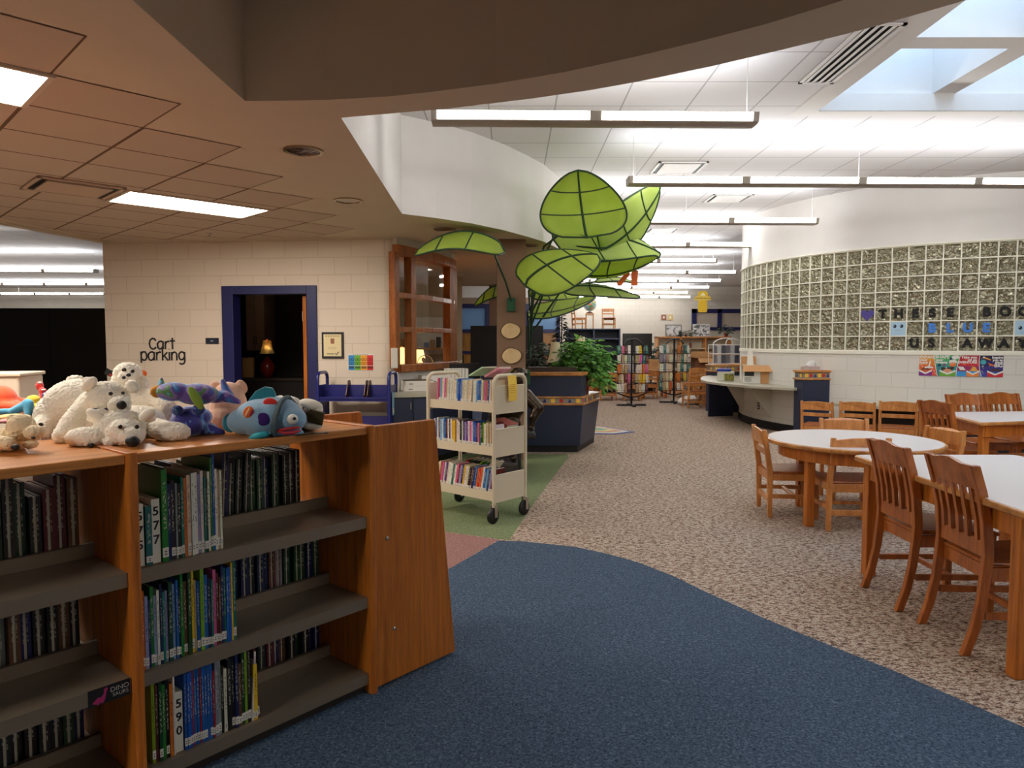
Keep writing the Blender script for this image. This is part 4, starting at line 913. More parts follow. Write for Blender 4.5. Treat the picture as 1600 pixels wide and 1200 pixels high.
ctoy('bird_toy', 'grey blue stuffed bird with yellow wing at the frame edge', (70, 74, 110), [(22, 608, 3.55, 8, 10, 8)], [[(16, 600, 3.55, 4), (18, 592, 3.55, 2)]], [('wing', (206, 196, 60), 28, 600, 3.52, 5, 2.4)])
t = T('storage_bin', 'cream plastic bin behind the orange toy by black shelving', 'bin', (-2.98, 4.12, 0), R(12))
m_ = MB(); m_.b2((-.35, -.16, 0), (.17, .16, 1.25)); m_.build('body', pm('cream_plastic', C(226, 212, 190), .5), t, bevel=.012)
m_ = MB(); m_.b2((-.36, -.17, 1.25), (.18, .17, 1.27)); m_.build('lid', pm('cream_plastic', C(226, 212, 190), .5), t, bevel=.006)
# ================================================================== BEIGE BOOK CART
KO = Vector((-.143, 5.58, 0)); kx = Vector((-.757, .653, 0)).normalized(); KA = math.atan2(kx.y, kx.x)   # local x: right end -> left end, local y: away
KLEN, KWID = .76, .385
ky = Vector((-kx.y, kx.x, 0))
if ky.y < 0: ky = -ky
# local frame: x from the left end to the right end, y towards the back
KA = math.atan2(-kx.y, -kx.x); KL = KO + kx * KLEN
def KP(x, y, z): return KL - kx * x + Vector((.653, .757, 0)).normalized() * y + Vector((0, 0, z))
cart = T('book_cart', 'beige three shelf rolling book cart full of paperbacks', 'cart', KL, KA)
rT = .0165
for x in (0, KLEN):
    m_ = MB(); zt_ = 1.175; rr = .07
    path = [(x, 0, .13)] + [(x, rr - rr * math.cos(R(a)), zt_ - rr + rr * math.sin(R(a))) for a in range(0, 91, 15)] + [(x, KWID - rr + rr * math.sin(R(a)), zt_ - rr + rr * math.cos(R(a))) for a in range(0, 91, 15)] + [(x, KWID, .13)]
    m_.tube(path, rT, 10); m_.build('end_hoop', BEIGE, cart, smooth=True)
KZ = (.945, .60, .235)
for i, z in enumerate(KZ):
    m_ = MB(); m_.b2((.0, .01, z - .004), (KLEN, KWID - .01, z)); m_.b2((.0, .004, z - .06), (KLEN, .012, z + .012)); m_.b2((0, KWID - .012, z - .06), (KLEN, KWID - .004, z + .012))
    m_.build('shelf', BEIGE, cart)
    for x in (0, KLEN):
        m_ = MB(); m_.b2((x - .004, .012, z - .07), (x + .004, KWID - .012, z + .145)); m_.tube([(x, .012, z + .147), (x, KWID - .012, z + .147)], .006, 8); m_.tube([(x, .012, z - .07), (x, KWID - .012, z - .07)], .006, 8)
        m_.build('end_panel', BEIGE, cart)
for x in (0, KLEN):
    for y in (0, KWID):
        c_ = MB(); c_.b2((x - .028, y - .012, .145), (x + .028, y + .012, .152)) ; c_.b2((x - .026, y - .016, .05), (x - .020, y + .016, .15)); c_.b2((x + .020, y - .016, .05), (x + .026, y + .016, .15)); fk = c_.build('caster_fork', STEEL, cart)
        w_ = MB(); w_.lathe([(.02, -.016), (.052, -.016), (.062, -.008), (.062, .008), (.052, .016), (.02, .016)], n=24)
        w_.v = [(x + vz, y + vx - .012, .062 + vy) for vx, vy, vz in w_.v]; w_.build('wheel', BLK, fk, smooth=True)
def krow(z, x0, x1, n, where, cols, h0, lean=0, y=.02, grp='paperbacks on the beige cart', gaps=()):
    t = (x1 - x0) / n
    for i in range(n):
        if i in gaps: continue
        cc = cols[i % len(cols)] if isinstance(cols, list) else rnd.choice(cols)
        book(KP(x0 + (i + .5) * t, y + rnd.uniform(0, .006), z + .001), KA, t * .93, h0 * rnd.uniform(.93, 1.03), rnd.uniform(.12, .135), cc, '%s paperback, %s from the left on the %s of the beige cart' % (cc, ORD[i], where), grp, lean=R(lean))
c1 = ['pink', 'red', 'sky blue', 'cream', 'white', 'pink', 'tan', 'white', 'cream', 'white', 'white', 'cream', 'white', 'sky blue', 'blue', 'blue', 'sky blue', 'cream', 'cream', 'white', 'cream', 'cream', 'white', 'cream', 'white', 'white', 'sky blue', 'blue', 'blue', 'white', 'tan', 'pink', 'orange', 'blue', 'white', 'tan', 'cream']
krow(KZ[0], .085, .735, 37, 'top shelf', c1, .192, 3, gaps=(23,))
c2 = ['white', 'blue', 'white', 'maroon', 'sky blue', 'white', 'sky blue', 'blue', 'maroon', 'white', 'navy', 'white', 'yellow', 'yellow', 'black', 'white', 'white', 'black', 'white', 'navy', 'lavender', 'purple', 'white', 'pink', 'white', 'blue', 'blue', 'navy', 'pink', 'teal', 'black', 'lime', 'white', 'cream', 'tan', 'cream', 'maroon', 'white']
krow(KZ[1], .045, .745, 38, 'middle shelf', c2, .195, 0, gaps=(14,))
c3 = ['white', 'cream', 'red', 'pink', 'white', 'purple', 'white', 'white', 'white', 'teal', 'white', 'pink', 'maroon', 'lavender', 'navy', 'yellow', 'white', 'cream', 'black', 'brown', 'navy', 'blue', 'orange', 'red', 'orange', 'white', 'blue', 'sky blue', 'navy', 'lavender', 'maroon']
krow(KZ[2], .055, .715, 31, 'bottom shelf', c3, .195, 11)
# loose books lying across the tops
def lie(x, y, z, t, h, d, col, label, rz, tilt, grp='loose books lying on the cart rows'):
    "book laid flat-ish: spine towards the camera's left"
    o = book(KP(x, y, z), 0, t, h, d, col, label, grp, sticker=False)
    o.rotation_euler = (Matrix.Rotation(KA + rz, 3, 'Z') @ Matrix.Rotation(tilt, 3, 'Y') @ Matrix.Rotation(R(90), 3, 'Y')).to_euler()
    return o
lie(.34, .15, KZ[0] + .215, .012, .20, .16, 'mint', 'pale green picture book tilted on top of the cart', R(-10), R(-22))
lie(.50, .17, KZ[0] + .212, .018, .19, .14, 'rose', 'dusty pink covered book tilted on top of the cart', R(-4), R(-24))
lie(.58, .20, KZ[0] + .205, .010, .20, .16, 'white', 'white booklet leaning by the yellow note on the cart', R(4), R(-10))
for i in range(8):
    cc = ['tan', 'brown', 'maroon', 'black', 'black', 'maroon', 'black', 'grey', 'purple'][i]
    o = book(KP(.24 + i * .042, .20, KZ[1] + .012), KA, .026, .21, .15, cc, '%s leaning hardback, %s from left behind the cart middle row' % (cc, ORD[i]), 'leaning hardbacks on the beige cart', lean=R(47), sticker=False)
lie(.565, .19, KZ[1] + .185, .05, .165, .15, 'red', 'thick red hardback lying tilted at the right end of the middle shelf', R(0), R(14), 'leaning hardbacks on the beige cart')
for i in range(6):
    cc = ['red', 'dark green', 'black', 'lime', 'green', 'white'][i]
    book(KP(.14 + i * .055, .19, KZ[2] + .03), KA, .016, .23, .15, cc, '%s leaning book, %s from left behind the cart bottom row' % (cc, ORD[i]), 'leaning picture books on the beige cart', lean=R(40), sticker=False)
note = T('yellow_note', 'yellow paper note taped to the cart end', 'paper', KP(KLEN + .019, .19, .985), KA)
m_ = MB(); pts = []
for i in range(9): pts.append((.002 + .012 * math.sin(i / 8 * 2.4) , .19 - i / 8 * .205))
for i in range(8): m_.add([(pts[i][0], -.05, pts[i][1]), (pts[i][0], .055, pts[i][1]), (pts[i + 1][0], .055, pts[i + 1][1]), (pts[i + 1][0], -.05, pts[i + 1][1])], [(0, 1, 2, 3)])
m_.build('sheet', pm('yellow_paper', C(246, 206, 84), .8), note, smooth=True)
m_ = MB()
for i in range(5): m_.b2((.0145, -.034 + .006 * (i % 2), .115 - i * .016), (.0155, .034 - .008 * (i % 3), .119 - i * .016))
m_.build('faint_writing', pm('note_ink', C(206, 160, 60), .8), note)
# ================================================================== BRONZE STATUE
st = MB(); SD = 7.55
def sp_pt(px, py, D): return P(px, py, D)
def cap(pts): st.chain([(p_, r_) for p_, r_ in pts], n=9)
hd_ = P(811, 592, SD); nk = P(806, 617, SD + .02); ch = P(800, 640, SD + .06); pv = P(790, 662, SD + .12)
cap([(hd_ + Vector((0, 0, .02)), .085), (hd_ - Vector((-.012, .02, .03)), .07)]); st.ell(hd_ + Vector((.03, -.075, -.015)), (.014, .018, .016))
st.ell(hd_ + Vector((-.082, 0, -.01)), (.014, .02, .028)); st.ell(hd_ + Vector((.082, 0, -.01)), (.014, .02, .028))
cap([(nk, .045), (ch, .12), (pv, .13)]); st.ell(ch + Vector((0, 0, .02)), (.17, .11, .09))
shR, shL = P(823, 618, SD), P(784, 622, SD + .05)
elR = P(841, 638, SD - .06); haR = P(830, 670, SD - .10)
cap([(shR, .070), (elR, .066)]); cap([(elR, .058), (P(833, 652, SD - .09), .052)]); cap([(P(833, 650, SD - .09), .042), (haR, .030)])
cap([(shL, .06), (P(770, 650, SD - .05), .052)]); haL = P(788, 668, SD - .28); cap([(P(770, 650, SD - .05), .048), (haL, .034)])
knR = Vector((.02, 7.22, .60)); knL = Vector((-.20, 7.20, .60))
cap([(pv + Vector((.08, -.03, -.05)), .10), (knR, .075)]); cap([(pv + Vector((-.08, -.05, -.05)), .10), (knL, .075)])
cap([(knR, .06), (Vector((.01, 7.24, .30)), .042)]); cap([(knL, .06), (Vector((-.20, 7.24, .30)), .042)])
cap([(Vector((.01, 7.24, .275)), .042), (Vector((.015, 7.12, .262)), .034)]); cap([(Vector((-.20, 7.24, .275)), .042), (Vector((-.20, 7.12, .262)), .034)])
for hc, dx, dy in ((haR, .3, -1), (haL, 1, -.2)):
    dv = Vector((dx, dy, 0)).normalized(); sv = Vector((-dv.y, dv.x, 0))
    st.ell(hc, (.034, .034, .016))
    for i, l_ in enumerate((.048, .056, .054, .043)):
        o_ = hc + sv * (-.024 + i * .016); st.chain([(o_ + dv * .02, .010), (o_ + dv * (.02 + l_ * .6) + Vector((0, 0, .004)), .009), (o_ + dv * (.02 + l_) - Vector((0, 0, .006)), .0085)], 3)
    st.chain([(hc - sv * .03 + Vector((0, 0, .004)), .011), (hc - sv * .052 + dv * .028, .009)], 3)
zr = .23
so = st.build('statue', BRONZE, loc=(0, 0, 0), smooth=True, angle=180); remesh(so, .012, 3, .004, .03)
tag(so, 'dark bronze statue of a seated child leaning on one hand, behind the beige cart', 'statue')
hm = MB(); hm.ell(hd_ + Vector((0, .012, .045)), (.094, .094, .075)); ho = hm.build('curly_hair', BRONZE, so, smooth=True, angle=180); remesh(ho, .01, 0, .03, .025)
bkm = MB(); c_ = P(788, 668, SD - .36); bkm.box(c_ + Vector((-.075, 0, .01)), (.15, .20, .014), (0, R(12), 0)); bkm.box(c_ + Vector((.075, 0, .01)), (.15, .20, .014), (0, R(-12), 0)); bkm.build('open_book', BRONZE, so)
pl_ = T('statue_plinth', 'dark stone block under the bronze statue', 'plinth', (0, 7.5, 0))
m_ = MB(); m_.b2((-.33, -.06, 0), (.10, .50, .43)); m_.b2((-.36, -.16, .43), (.25, .52, .485)); m_.b2((-.32, -.44, 0), (.06, -.06, .226)); m_.build('rough_block', pm('dark_stone', C(48, 42, 38), .8, bump=(18, .6)), pl_, bevel=.02)
# ================================================================== FRONT DESK
DK = T('service_desk', 'navy service desk with oak rails and a band of coloured shapes', 'desk', (0, 0, 0))
c0 = Vector((.905, 9.15)); dl = Vector((-1, .03)).normalized(); dr_ = Vector((.30, .86)).normalized()
def deskpoly(off, lw=1.30, rw=.98, taper=0.0):
    # polygon: far left, corner, right corner, back
    n1 = Vector((dl.y, -dl.x)); n1 = n1 if n1.y < 0 else -n1; n2 = Vector((dr_.y, -dr_.x)); n2 = n2 if n2.x > 0 else -n2
    k = off * math.tan(math.acos(max(-1, min(1, n1.dot(n2)))) / 2)
    a = c0 + n1 * off + n1.orthogonal().normalized() * 0
    corner_ = c0 + (n1 + n2) / (1 + n1.dot(n2)) * off
    return [corner_ + dl * lw, corner_, corner_ + dr_ * rw, c0 + dr_ * rw + Vector((-.45, .55)), c0 + dl * lw + Vector((0, 1.2))]
def dprism(mb, off, z0, z1, **k): mb.prism([(p_.x, p_.y) for p_ in deskpoly(off, **k)], z0, z1)
m_ = MB(); dprism(m_, -.07, 0, .09); m_.build('toe_kick', BLK, DK)
m_ = MB()
lo = deskpoly(-.035, rw=.86); hi = deskpoly(.012, rw=.98)
m_.add([(p_.x, p_.y, .09) for p_ in lo] + [(p_.x, p_.y, .625) for p_ in hi], [(4, 3, 2, 1, 0), (5, 6, 7, 8, 9)] + [(i, (i + 1) % 5, 5 + (i + 1) % 5, 5 + i) for i in range(5)]); m_.build('body', NAVY, DK)
m_ = MB(); dprism(m_, .004, .645, .715); m_.build('pattern_band', GRAYS, DK)
for z0, z1, of in ((.622, .648, .03), (.712, .735, .022)):
    m_ = MB(); dprism(m_, of, z0, z1); m_.build('oak_rail', OAKD, DK, bevel=.008)
m_ = MB(); dprism(m_, -.02, .735, 1.00, rw=.30); m_.build('upper_panel', NAVY, DK)
m_ = MB(); dprism(m_, .012, 1.00, 1.048, rw=.30); m_.build('oak_counter_edge', OAKD, DK, bevel=.012)
def shapes(parent, origin, xdir, ndir, n, pitch, zc, seq, r_=.026, start=0):
    for i in range(n):
        o_ = origin + xdir * (pitch * (i + .5)); kd = seq[(i + start) % 3]; mb = MB(); zz = Vector((0, 0, 1)); q_ = Vector((o_.x, o_.y, zc))
        if kd == 'c': pts = [q_ + xdir * (r_ * math.cos(2 * math.pi * j / 20)) + zz * (r_ * math.sin(2 * math.pi * j / 20)) for j in range(20)]
        elif kd == 's': pts = [q_ + xdir * (r_ * a) + zz * (r_ * b_) for a, b_ in ((-1, -1), (1, -1), (1, 1), (-1, 1))]
        else: pts = [q_ + xdir * (r_ * a) + zz * (r_ * b_) for a, b_ in ((-1, -.9), (1, -.9), (0, 1))]
        mb.extr(pts, ndir * .0025); mb.build({'c': 'red_circle', 's': 'yellow_square', 't': 'blue_triangle'}[kd], {'c': REDP, 's': YELP, 't': BLUP}[kd], parent)
n1 = Vector((dl.y, -dl.x)); n1 = n1 if n1.y < 0 else -n1; n2 = Vector((dr_.y, -dr_.x)); n2 = n2 if n2.x > 0 else -n2
o3 = lambda v_: Vector((v_.x, v_.y, 0))
pc = deskpoly(.004)
shapes(DK, o3(pc[1]), o3(dl), o3(n1), 11, .108, .680, 'stc')
shapes(DK, o3(pc[1]), o3(dr_), o3(n2), 8, .108, .680, 'cts')
tr_ = T('document_tray', 'dark brown document tray on the navy desk counter', 'tray', (.62, 9.52, 1.049))
m_ = MB(); m_.b2((-.40, -.12, 0), (.24, .12, .055)); m_.build('body', pm('dark_walnut', C(62, 46, 38), .5), tr_, bevel=.006)
def lamp(name, label, loc, h, sh_r, sh_h, shade_mat, base_mat, group=None, bulb=None, baseprof=None):
    t = T(name, label, 'lamp', loc, 0, group)
    m_ = MB(); m_.lathe(baseprof or [(.07, 0), (.07, .012), (.02, .03), (.009, .06), (.009, h - sh_h * .6)], n=20); m_.build('base', base_mat, t, smooth=True)
    m_ = MB(); pr_ = [(sh_r, h - sh_h), (sh_r * .80, h - sh_h * .8), (sh_r * .64, h - sh_h * .5), (sh_r * .50, h), (sh_r * .49, h), (sh_r * .62, h - sh_h * .5), (sh_r * .79, h - sh_h * .8), (sh_r * .985, h - sh_h)]
    m_.lathe(pr_, n=20); m_.build('shade', shade_mat, t, smooth=True)
    m_ = MB(); m_.ell((0, 0, h + .012), .012, seg=10, rings=6); m_.cyl((0, 0, h - sh_h * .6), (0, 0, h + .004), .004, n=6); m_.build('finial', base_mat, t, smooth=True)
    if bulb:
        m_ = MB(); m_.ell((0, 0, h - sh_h * .55), .028, seg=12, rings=8); m_.build('bulb', em('warm_bulb_%g' % bulb, (1, .66, .32, 1), bulb), t)
    return t
SHADE = pm('cream_lampshade', C(240, 222, 188), .8, trans=0)
BRASS = pm('old_brass', C(180, 150, 100), .35, .7)
lamp('table_lamp', 'cream bell shade lamp standing on the navy desk', (.60, 9.86, .736), .70, .118, .28, SHADE, BRASS, 'desk lamps')
lamp('table_lamp', 'cream shade lamp half hidden behind the trailing plant', (1.06, 11.0, .736 + .12), .66, .13, .26, SHADE, BRASS, 'desk lamps')
rb = T('rear_counter', 'navy back counter of the service desk with an oak edge', 'counter', (0, 0, 0))
m_ = MB(); m_.b2((-.25, 10.75, 0), (1.15, 11.25, .81)); m_.build('body', NAVY, rb); m_ = MB(); m_.b2((-.27, 10.72, .81), (1.17, 11.27, .855)); m_.build('oak_top', OAKD, rb, bevel=.01)
# ---- plants
LEAFM = patchmat('pothos_leaf', [C(64, 132, 46), C(100, 170, 66), C(152, 204, 102), C(110, 180, 76)], 9)
LEAFD = patchmat('dark_leaf', [C(14, 34, 18), C(24, 56, 28), C(36, 72, 36)], 9)
def thinleaf(m_, f=.4):
    nt = m_.node_tree; b = nt.nodes['Principled BSDF']; tl = nd(nt, 'ShaderNodeBsdfTranslucent'); ms = nd(nt, 'ShaderNodeMixShader'); ms.inputs[0].default_value = f
    nt.links.new(b.inputs['Base Color'].links[0].from_socket, tl.inputs[0]); nt.links.new(b.outputs[0], ms.inputs[1]); nt.links.new(tl.outputs[0], ms.inputs[2]); nt.links.new(ms.outputs[0], nt.nodes['Material Output'].inputs[0])
thinleaf(LEAFM)
SOIL = pm('soil', C(40, 30, 24), .95); TERRA = pm('red_glazed_pot', C(132, 44, 30), .4)
def leafcard(mb, p_, d, s, w=.75):
    d = d.normalized(); side = d.cross(Vector((rnd.uniform(-.3, .3), rnd.uniform(-.3, .3), 1))).normalized(); up = side.cross(d)
    a = p_; b_ = p_ + d * s; k = s * w * .5
    mid = p_ + d * s * .45
    mb.add([a, mid + side * k + up * s * .10, b_ - up * s * .12, mid - side * k + up * s * .10, mid - up * s * .02, p_ + d * s * .75 + side * k * .55, p_ + d * s * .75 - side * k * .55],
           [(0, 4, 1), (0, 3, 4), (1, 4, 5), (4, 3, 6), (5, 4, 2), (4, 6, 2)])
def bushplant(name, label, loc, pot, n, sx, sy, sz, size, mat, droop=0, potmat=None, zc=.2, group=None, front=True):
    t = T(name, label, 'plant', loc, 0, group)
    m_ = MB(); r0, h0 = pot; m_.lathe([(r0 * .7, 0), (r0, h0 * .9), (r0 * 1.05, h0 * .9), (r0 * 1.05, h0), (r0 * .92, h0), (r0 * .9, h0 * .86), (.001, h0 * .86)], n=20); m_.build('pot', potmat or TERRA, t, smooth=True)
    f = MB(); stm = MB()
    for i in range(n):
        th = rnd.uniform(0, 2 * math.pi); ph = math.acos(rnd.uniform(-.55, 1)); q_ = Vector((math.sin(ph) * math.cos(th) * sx, math.sin(ph) * math.sin(th) * sy, math.cos(ph) * sz)) * (rnd.uniform(.55, 1.0))
        if droop and rnd.random() < .62: q_.z -= rnd.uniform(0, droop) * (abs(q_.x) / sx if True else 1)
        p_ = Vector((0, 0, h0 + zc)) + q_
        d = Vector((q_.x, q_.y, q_.z * .3)) + Vector((rnd.uniform(-.5, .5) * sx, rnd.uniform(-.5, .5) * sx, -rnd.uniform(0, .6) * sz))
        leafcard(f, p_, d, size * rnd.uniform(.7, 1.25), .95)
        if i % 9 == 0: stm.tube([Vector((0, 0, h0 * .85)), Vector((q_.x * .4, q_.y * .4, h0 + max(zc * .5, .05))), p_], .003, 5)
    f.build('foliage', mat, t); stm.build('stems', LEAFD, t)
    return t
bushplant('potted_pothos', 'bright green pothos trailing over the right end of the desk', (.98, 9.80, .737), (.11, .26), 760, .42, .30, .34, .105, LEAFM, droop=.46, zc=.16)
bushplant('potted_plant', 'leafy green plant behind the bell shade lamp', (.55, 10.95, .856), (.10, .14), 260, .34, .2, .26, .085, LEAFD, zc=.18)
bushplant('potted_fern', 'dark fern spreading left of the desk lamp', (.16, 11.0, .856), (.09, .1), 160, .26, .18, .14, .09, LEAFD, zc=.1)
# dark artificial pine
t = T('artificial_pine', 'slim dark artificial pine tree behind the desk lamp', 'tree', (.92, 13.2, 0))
m_ = MB(); m_.cyl((0, 0, 0), (0, 0, 2.0), .025, .008, n=8); m_.build('trunk', pm('dark_bark', C(40, 28, 20), .9), t)
m_ = MB(); m_.lathe([(.12, 0), (.15, .3), (.13, .3), (.12, .25), (.001, .25)], n=16); m_.build('pot', BLK, t)
f = MB()
for i in range(420):
    z = rnd.uniform(.75, 1.93); rad = .26 * (1.99 - z) / 1.2 + .03; th = rnd.uniform(0, 2 * math.pi); d = Vector((math.cos(th), math.sin(th), rnd.uniform(-.3, .25)))
    leafcard(f, Vector((0, 0, z)) + d * rad * rnd.uniform(.2, .8), d, rad * .75 + .03, .35)
f.build('foliage', pm('pine_needles', C(20, 30, 20), .8), t)
# ================================================================== NAVY CART, CABINET, OFFICE THINGS
nc = T('book_cart', 'dark blue empty book cart parked by the rainbow wall chart', 'cart', (-2.20, 8.02, 0), R(-4))
NL, NW = .82, .34
for x in (0, NL):
    m_ = MB(); zt_ = 1.09; rr = .08
    path = [(x, 0, .12)] + [(x, rr - rr * math.cos(R(a)), zt_ - rr + rr * math.sin(R(a))) for a in range(0, 91, 15)] + [(x, NW - rr + rr * math.sin(R(a)), zt_ - rr + rr * math.cos(R(a))) for a in range(0, 91, 15)] + [(x, NW, .12)]
    m_.tube(path, .02, 10); m_.b2((x - .008, .01, .3), (x + .008, NW - .01, .95)); m_.build('end_panel', NAVYM, nc, smooth=True)
for z, hb in ((.80, .15), (.44, .15), (.16, .1)):
    m_ = MB(); m_.b2((0, .0, z - .02), (NL, NW, z)); m_.b2((0, NW / 2 - .006, z), (NL, NW / 2 + .006, z + hb)) ; m_.b2((0, .0, z - .03), (NL, .008, z + .02)); m_.build('shelf', NAVYM, nc)
for x in (.31, .52, .555):
    m_ = MB(); m_.b2((x - .004, .02, .80), (x + .004, .30, .84)); m_.extr([(x - .003, .05, .84), (x - .003, .30, .84), (x - .003, .22, 1.0), (x - .003, .13, 1.0)], (.006, 0, 0)); m_.build('divider', pm('divider_bronze', C(86, 60, 54), .4, .5), nc)
for x in (0, NL):
    for y in (0.02, NW - .02):
        w_ = MB(); w_.lathe([(.015, -.014), (.055, -.014), (.06, 0), (.055, .014), (.015, .014)], n=20); w_.v = [(x + vz, y + vx, .06 + vy) for vx, vy, vz in w_.v]; w_.build('wheel', BLK, nc, smooth=True)
m_ = MB(); m_.box((NL + .022, .1, .74), (.003, .09, .26)); ls = m_.build('side_label', pm('pale_blue_label', C(150, 196, 216), .6), nc); m_ = MB(); m_.box((NL + .0245, .1, .66), (.002, .07, .06)); m_.build('label_picture', WHITE, ls)
cb_ = T('base_cabinet', 'dark navy cabinet with pale worktop under the oak window', 'cabinet', (0, 0, 0))
ca = Vector((-1.36, 8.28)); cbv = Vector((-.56, 9.55)); cd = (cbv - ca).normalized(); cn = Vector((cd.y, -cd.x))
poly = [ca, cbv, cbv - cn * .35, ca - cn * .1]
m_ = MB(); 
ca2 = Vector((-1.47, 8.12)); cb2 = Vector((-.90, 8.30)); cc2 = Vector((-.50, 9.2)); 
base_poly = [(-1.38, 8.14), (-.93, 8.30), (-.52, 9.30), (-.72, 9.95), (-.82, 9.6), (-.95, 9.2), (-1.09, 8.85), (-1.25, 8.5)]
m_.prism(base_poly, .08, .80); m_.build('body', NAVY, cb_)
m_ = MB(); m_.prism([(x * 1.0 + (.02 if i in (1, 2) else 0), y - .03 if i in (0, 1) else y) for i, (x, y) in enumerate(base_poly)], .80, .86); m_.build('worktop', CTOP, cb_, bevel=.004)
m_ = MB(); m_.prism([(x, y + .06 if i < 2 else y) for i, (x, y) in enumerate(base_poly)], 0, .08); m_.build('toe_kick', BLK, cb_)
f1 = Vector((-1.38, 8.14)); f2 = Vector((-.93, 8.30)); fd = (f2 - f1).normalized(); fn = Vector((fd.y, -fd.x))
for i in range(2):
    a = f1 + fd * (.012 + i * .235) + fn * .009; b_ = f1 + fd * (.235 + i * .235) + fn * .009
    m_ = MB(); m_.beam((*a, .44), (*b_, .44), .018, .68); dd = m_.build('door', NAVY, cb_, bevel=.003)
    c_ = a.lerp(b_, .9 if i == 0 else .82) + fn * .018; m_ = MB(); m_.cyl((*c_, .66), (*c_, .74), .006, n=8); m_.build('handle', STEEL if i == 0 else BLK, dd)
WT = .861
def boxthing(name, label, cat, loc, d, mat, rz=0, group=None, bevel=.003):
    t = T(name, label, cat, loc, rz, group); m_ = MB(); m_.b2((-d[0] / 2, -d[1] / 2, 0), (d[0] / 2, d[1] / 2, d[2])); m_.build('body', mat, t, bevel=bevel); return t
for i in range(2):
    t = boxthing('flat_box', ['lower', 'upper'][i] + ' flat white carton of the pair on the worktop', 'box', (-1.14 + .004 * i, 8.47, WT + .0635 * i), (.34, .26, .062), CARDW, R(22 + i), 'flat white cartons on the worktop')
    m_ = MB(); m_.b2((-.171, -.1315, .060), (.171, .1315, .0628)); m_.build('lid', pm('brown_kraft_lid', C(84, 62, 44), .8) if i else CARDW, t)
    for sx in (-.13, .08): m_ = MB(); m_.b2((sx, -.1325, .018), (sx + .05, -.1315, .03)); m_.build('print', pm('faint_print', C(150, 142, 130), .8), t)
t = T('magazine_file', 'white carton with a dark arched opening on the worktop', 'box', (-.98, 8.78, WT), R(20)); m_ = MB()
ar = [(-.16, 0), (-.10, 0)] + [(-.10 * math.cos(R(a)), .10 * math.sin(R(a))) for a in range(15, 180, 15)] + [(.10, 0), (.16, 0), (.16, .17), (-.16, .17)]
m_.extr([(x, -.1, z) for x, z in ar], (0, .2, 0)); m_.build('body', CARDW, t); m_ = MB(); m_.b2((-.155, .09, .003), (.155, .099, .165)); m_.build('dark_inside', BLK, t)
for i in range(6):
    boxthing('ring_binder', 'white binder, %s from the left in the row behind the cart' % ORD[i], 'binder', (-.80 + .042 * i, 8.80 + .012 * i, WT), (.038, .22, .25), CARDW, R(18), 'white binders standing on the worktop')
boxthing('monitor', 'black computer monitor back beside the white binders', 'monitor', (-.62, 9.28, WT), (.40, .05, .30), BLKP, R(14))
# office behind the oak window
od = T('office_desk', 'cluttered office desk seen through the oak window', 'desk', (-1.62, 10.2, 0))
m_ = MB(); m_.b2((-.36, -.7, .70), (.45, .9, .74)); m_.build('top', OAKD, od)
for x in (-.34, .40): m_ = MB(); m_.b2((x, -.65, 0), (x + .04, .85, .70)); m_.build('side_panel', OAK, od)
GLOW = newmat('glowing_lampshade')[0]; nt = GLOW.node_tree; b = nt.nodes['Principled BSDF']; b.inputs['Base Color'].default_value = C(236, 196, 130); b.inputs['Emission Color'].default_value = (1, .52, .16, 1); b.inputs['Emission Strength'].default_value = 1.5
GO = 'lit office lamps'
lamp('table_lamp', 'lit office lamp nearest the wall end, behind the glass', (-1.50, 9.70, .741), .62, .17, .26, GLOW, BRASS, GO)
lamp('table_lamp', 'lit office lamp in the middle of the oak window', (-1.42, 10.5, .741), .58, .22, .28, GLOW, BRASS, GO)
t = T('desk_fan', 'small round desk fan behind the office glass', 'fan', (-1.22, 10.0, .741)); m_ = MB(); m_.lathe([(.06, 0), (.06, .02), (.012, .03), (.012, .30)], n=16); m_.build('stand', BLKP, t, smooth=True)
m_ = MB(); m_.tube([(.11 * math.cos(R(a)), 0, .40 + .11 * math.sin(R(a))) for a in range(0, 360, 20)], .006, 6, closed=True)
for a in range(0, 180, 30): m_.tube([(.11 * math.cos(R(a)), .01, .40 + .11 * math.sin(R(a))), (-.11 * math.cos(R(a)), .01, .40 - .11 * math.sin(R(a)))], .002, 4)
m_.build('cage', STEEL, t); m_ = MB()
for a in range(0, 360, 120): m_.ell((.045 * math.cos(R(a)), .02, .40 + .045 * math.sin(R(a))), (.045, .006, .03), (0, -R(a), 0), 10, 6)
m_.build('blades', pm('fan_blade', C(110, 70, 64), .4), t, smooth=True)
boxthing('desk_box', 'teal small box by the desk fan', 'box', (-1.36, 9.75, .741), (.16, .12, .36), pm('teal_box', C(40, 120, 150), .5), R(60))
boxthing('picture_board', 'pale notice board on the office rear wall', 'board', (-1.55, 13.55, 1.2), (.8, .03, .7), PAPER)
t = T('office_shelf', 'shelf of coloured trinkets against the office rear wall', 'shelf', (-1.5, 13.1, 0)); m_ = MB()
m_.b2((-.55, 0, 0), (-.52, .3, 1.5)); m_.b2((.40, 0, 0), (.43, .3, 1.5))
for z in (.1, .55, 1.0, 1.3): m_.b2((-.52, 0, z), (.40, .3, z + .025))
m_.build('frame', OAK, t)
for i in range(8): boxthing('trinket_box', '%s trinket box, %s along the office rear shelf' % (['red', 'green', 'white', 'blue', 'tan', 'black', 'yellow', 'grey'][i], ORD[i]), 'box', (-1.94 + .115 * i, 13.25, 1.326), (.085, .1, .10 + .05 * (i % 3)), pm('trinket_%d' % i, C(*[(160, 50, 40), (50, 110, 60), (220, 214, 200), (50, 80, 150), (180, 140, 90), (30, 30, 32), (210, 170, 60), (130, 130, 130)][i]), .5), 0, 'trinket boxes on the office shelf')
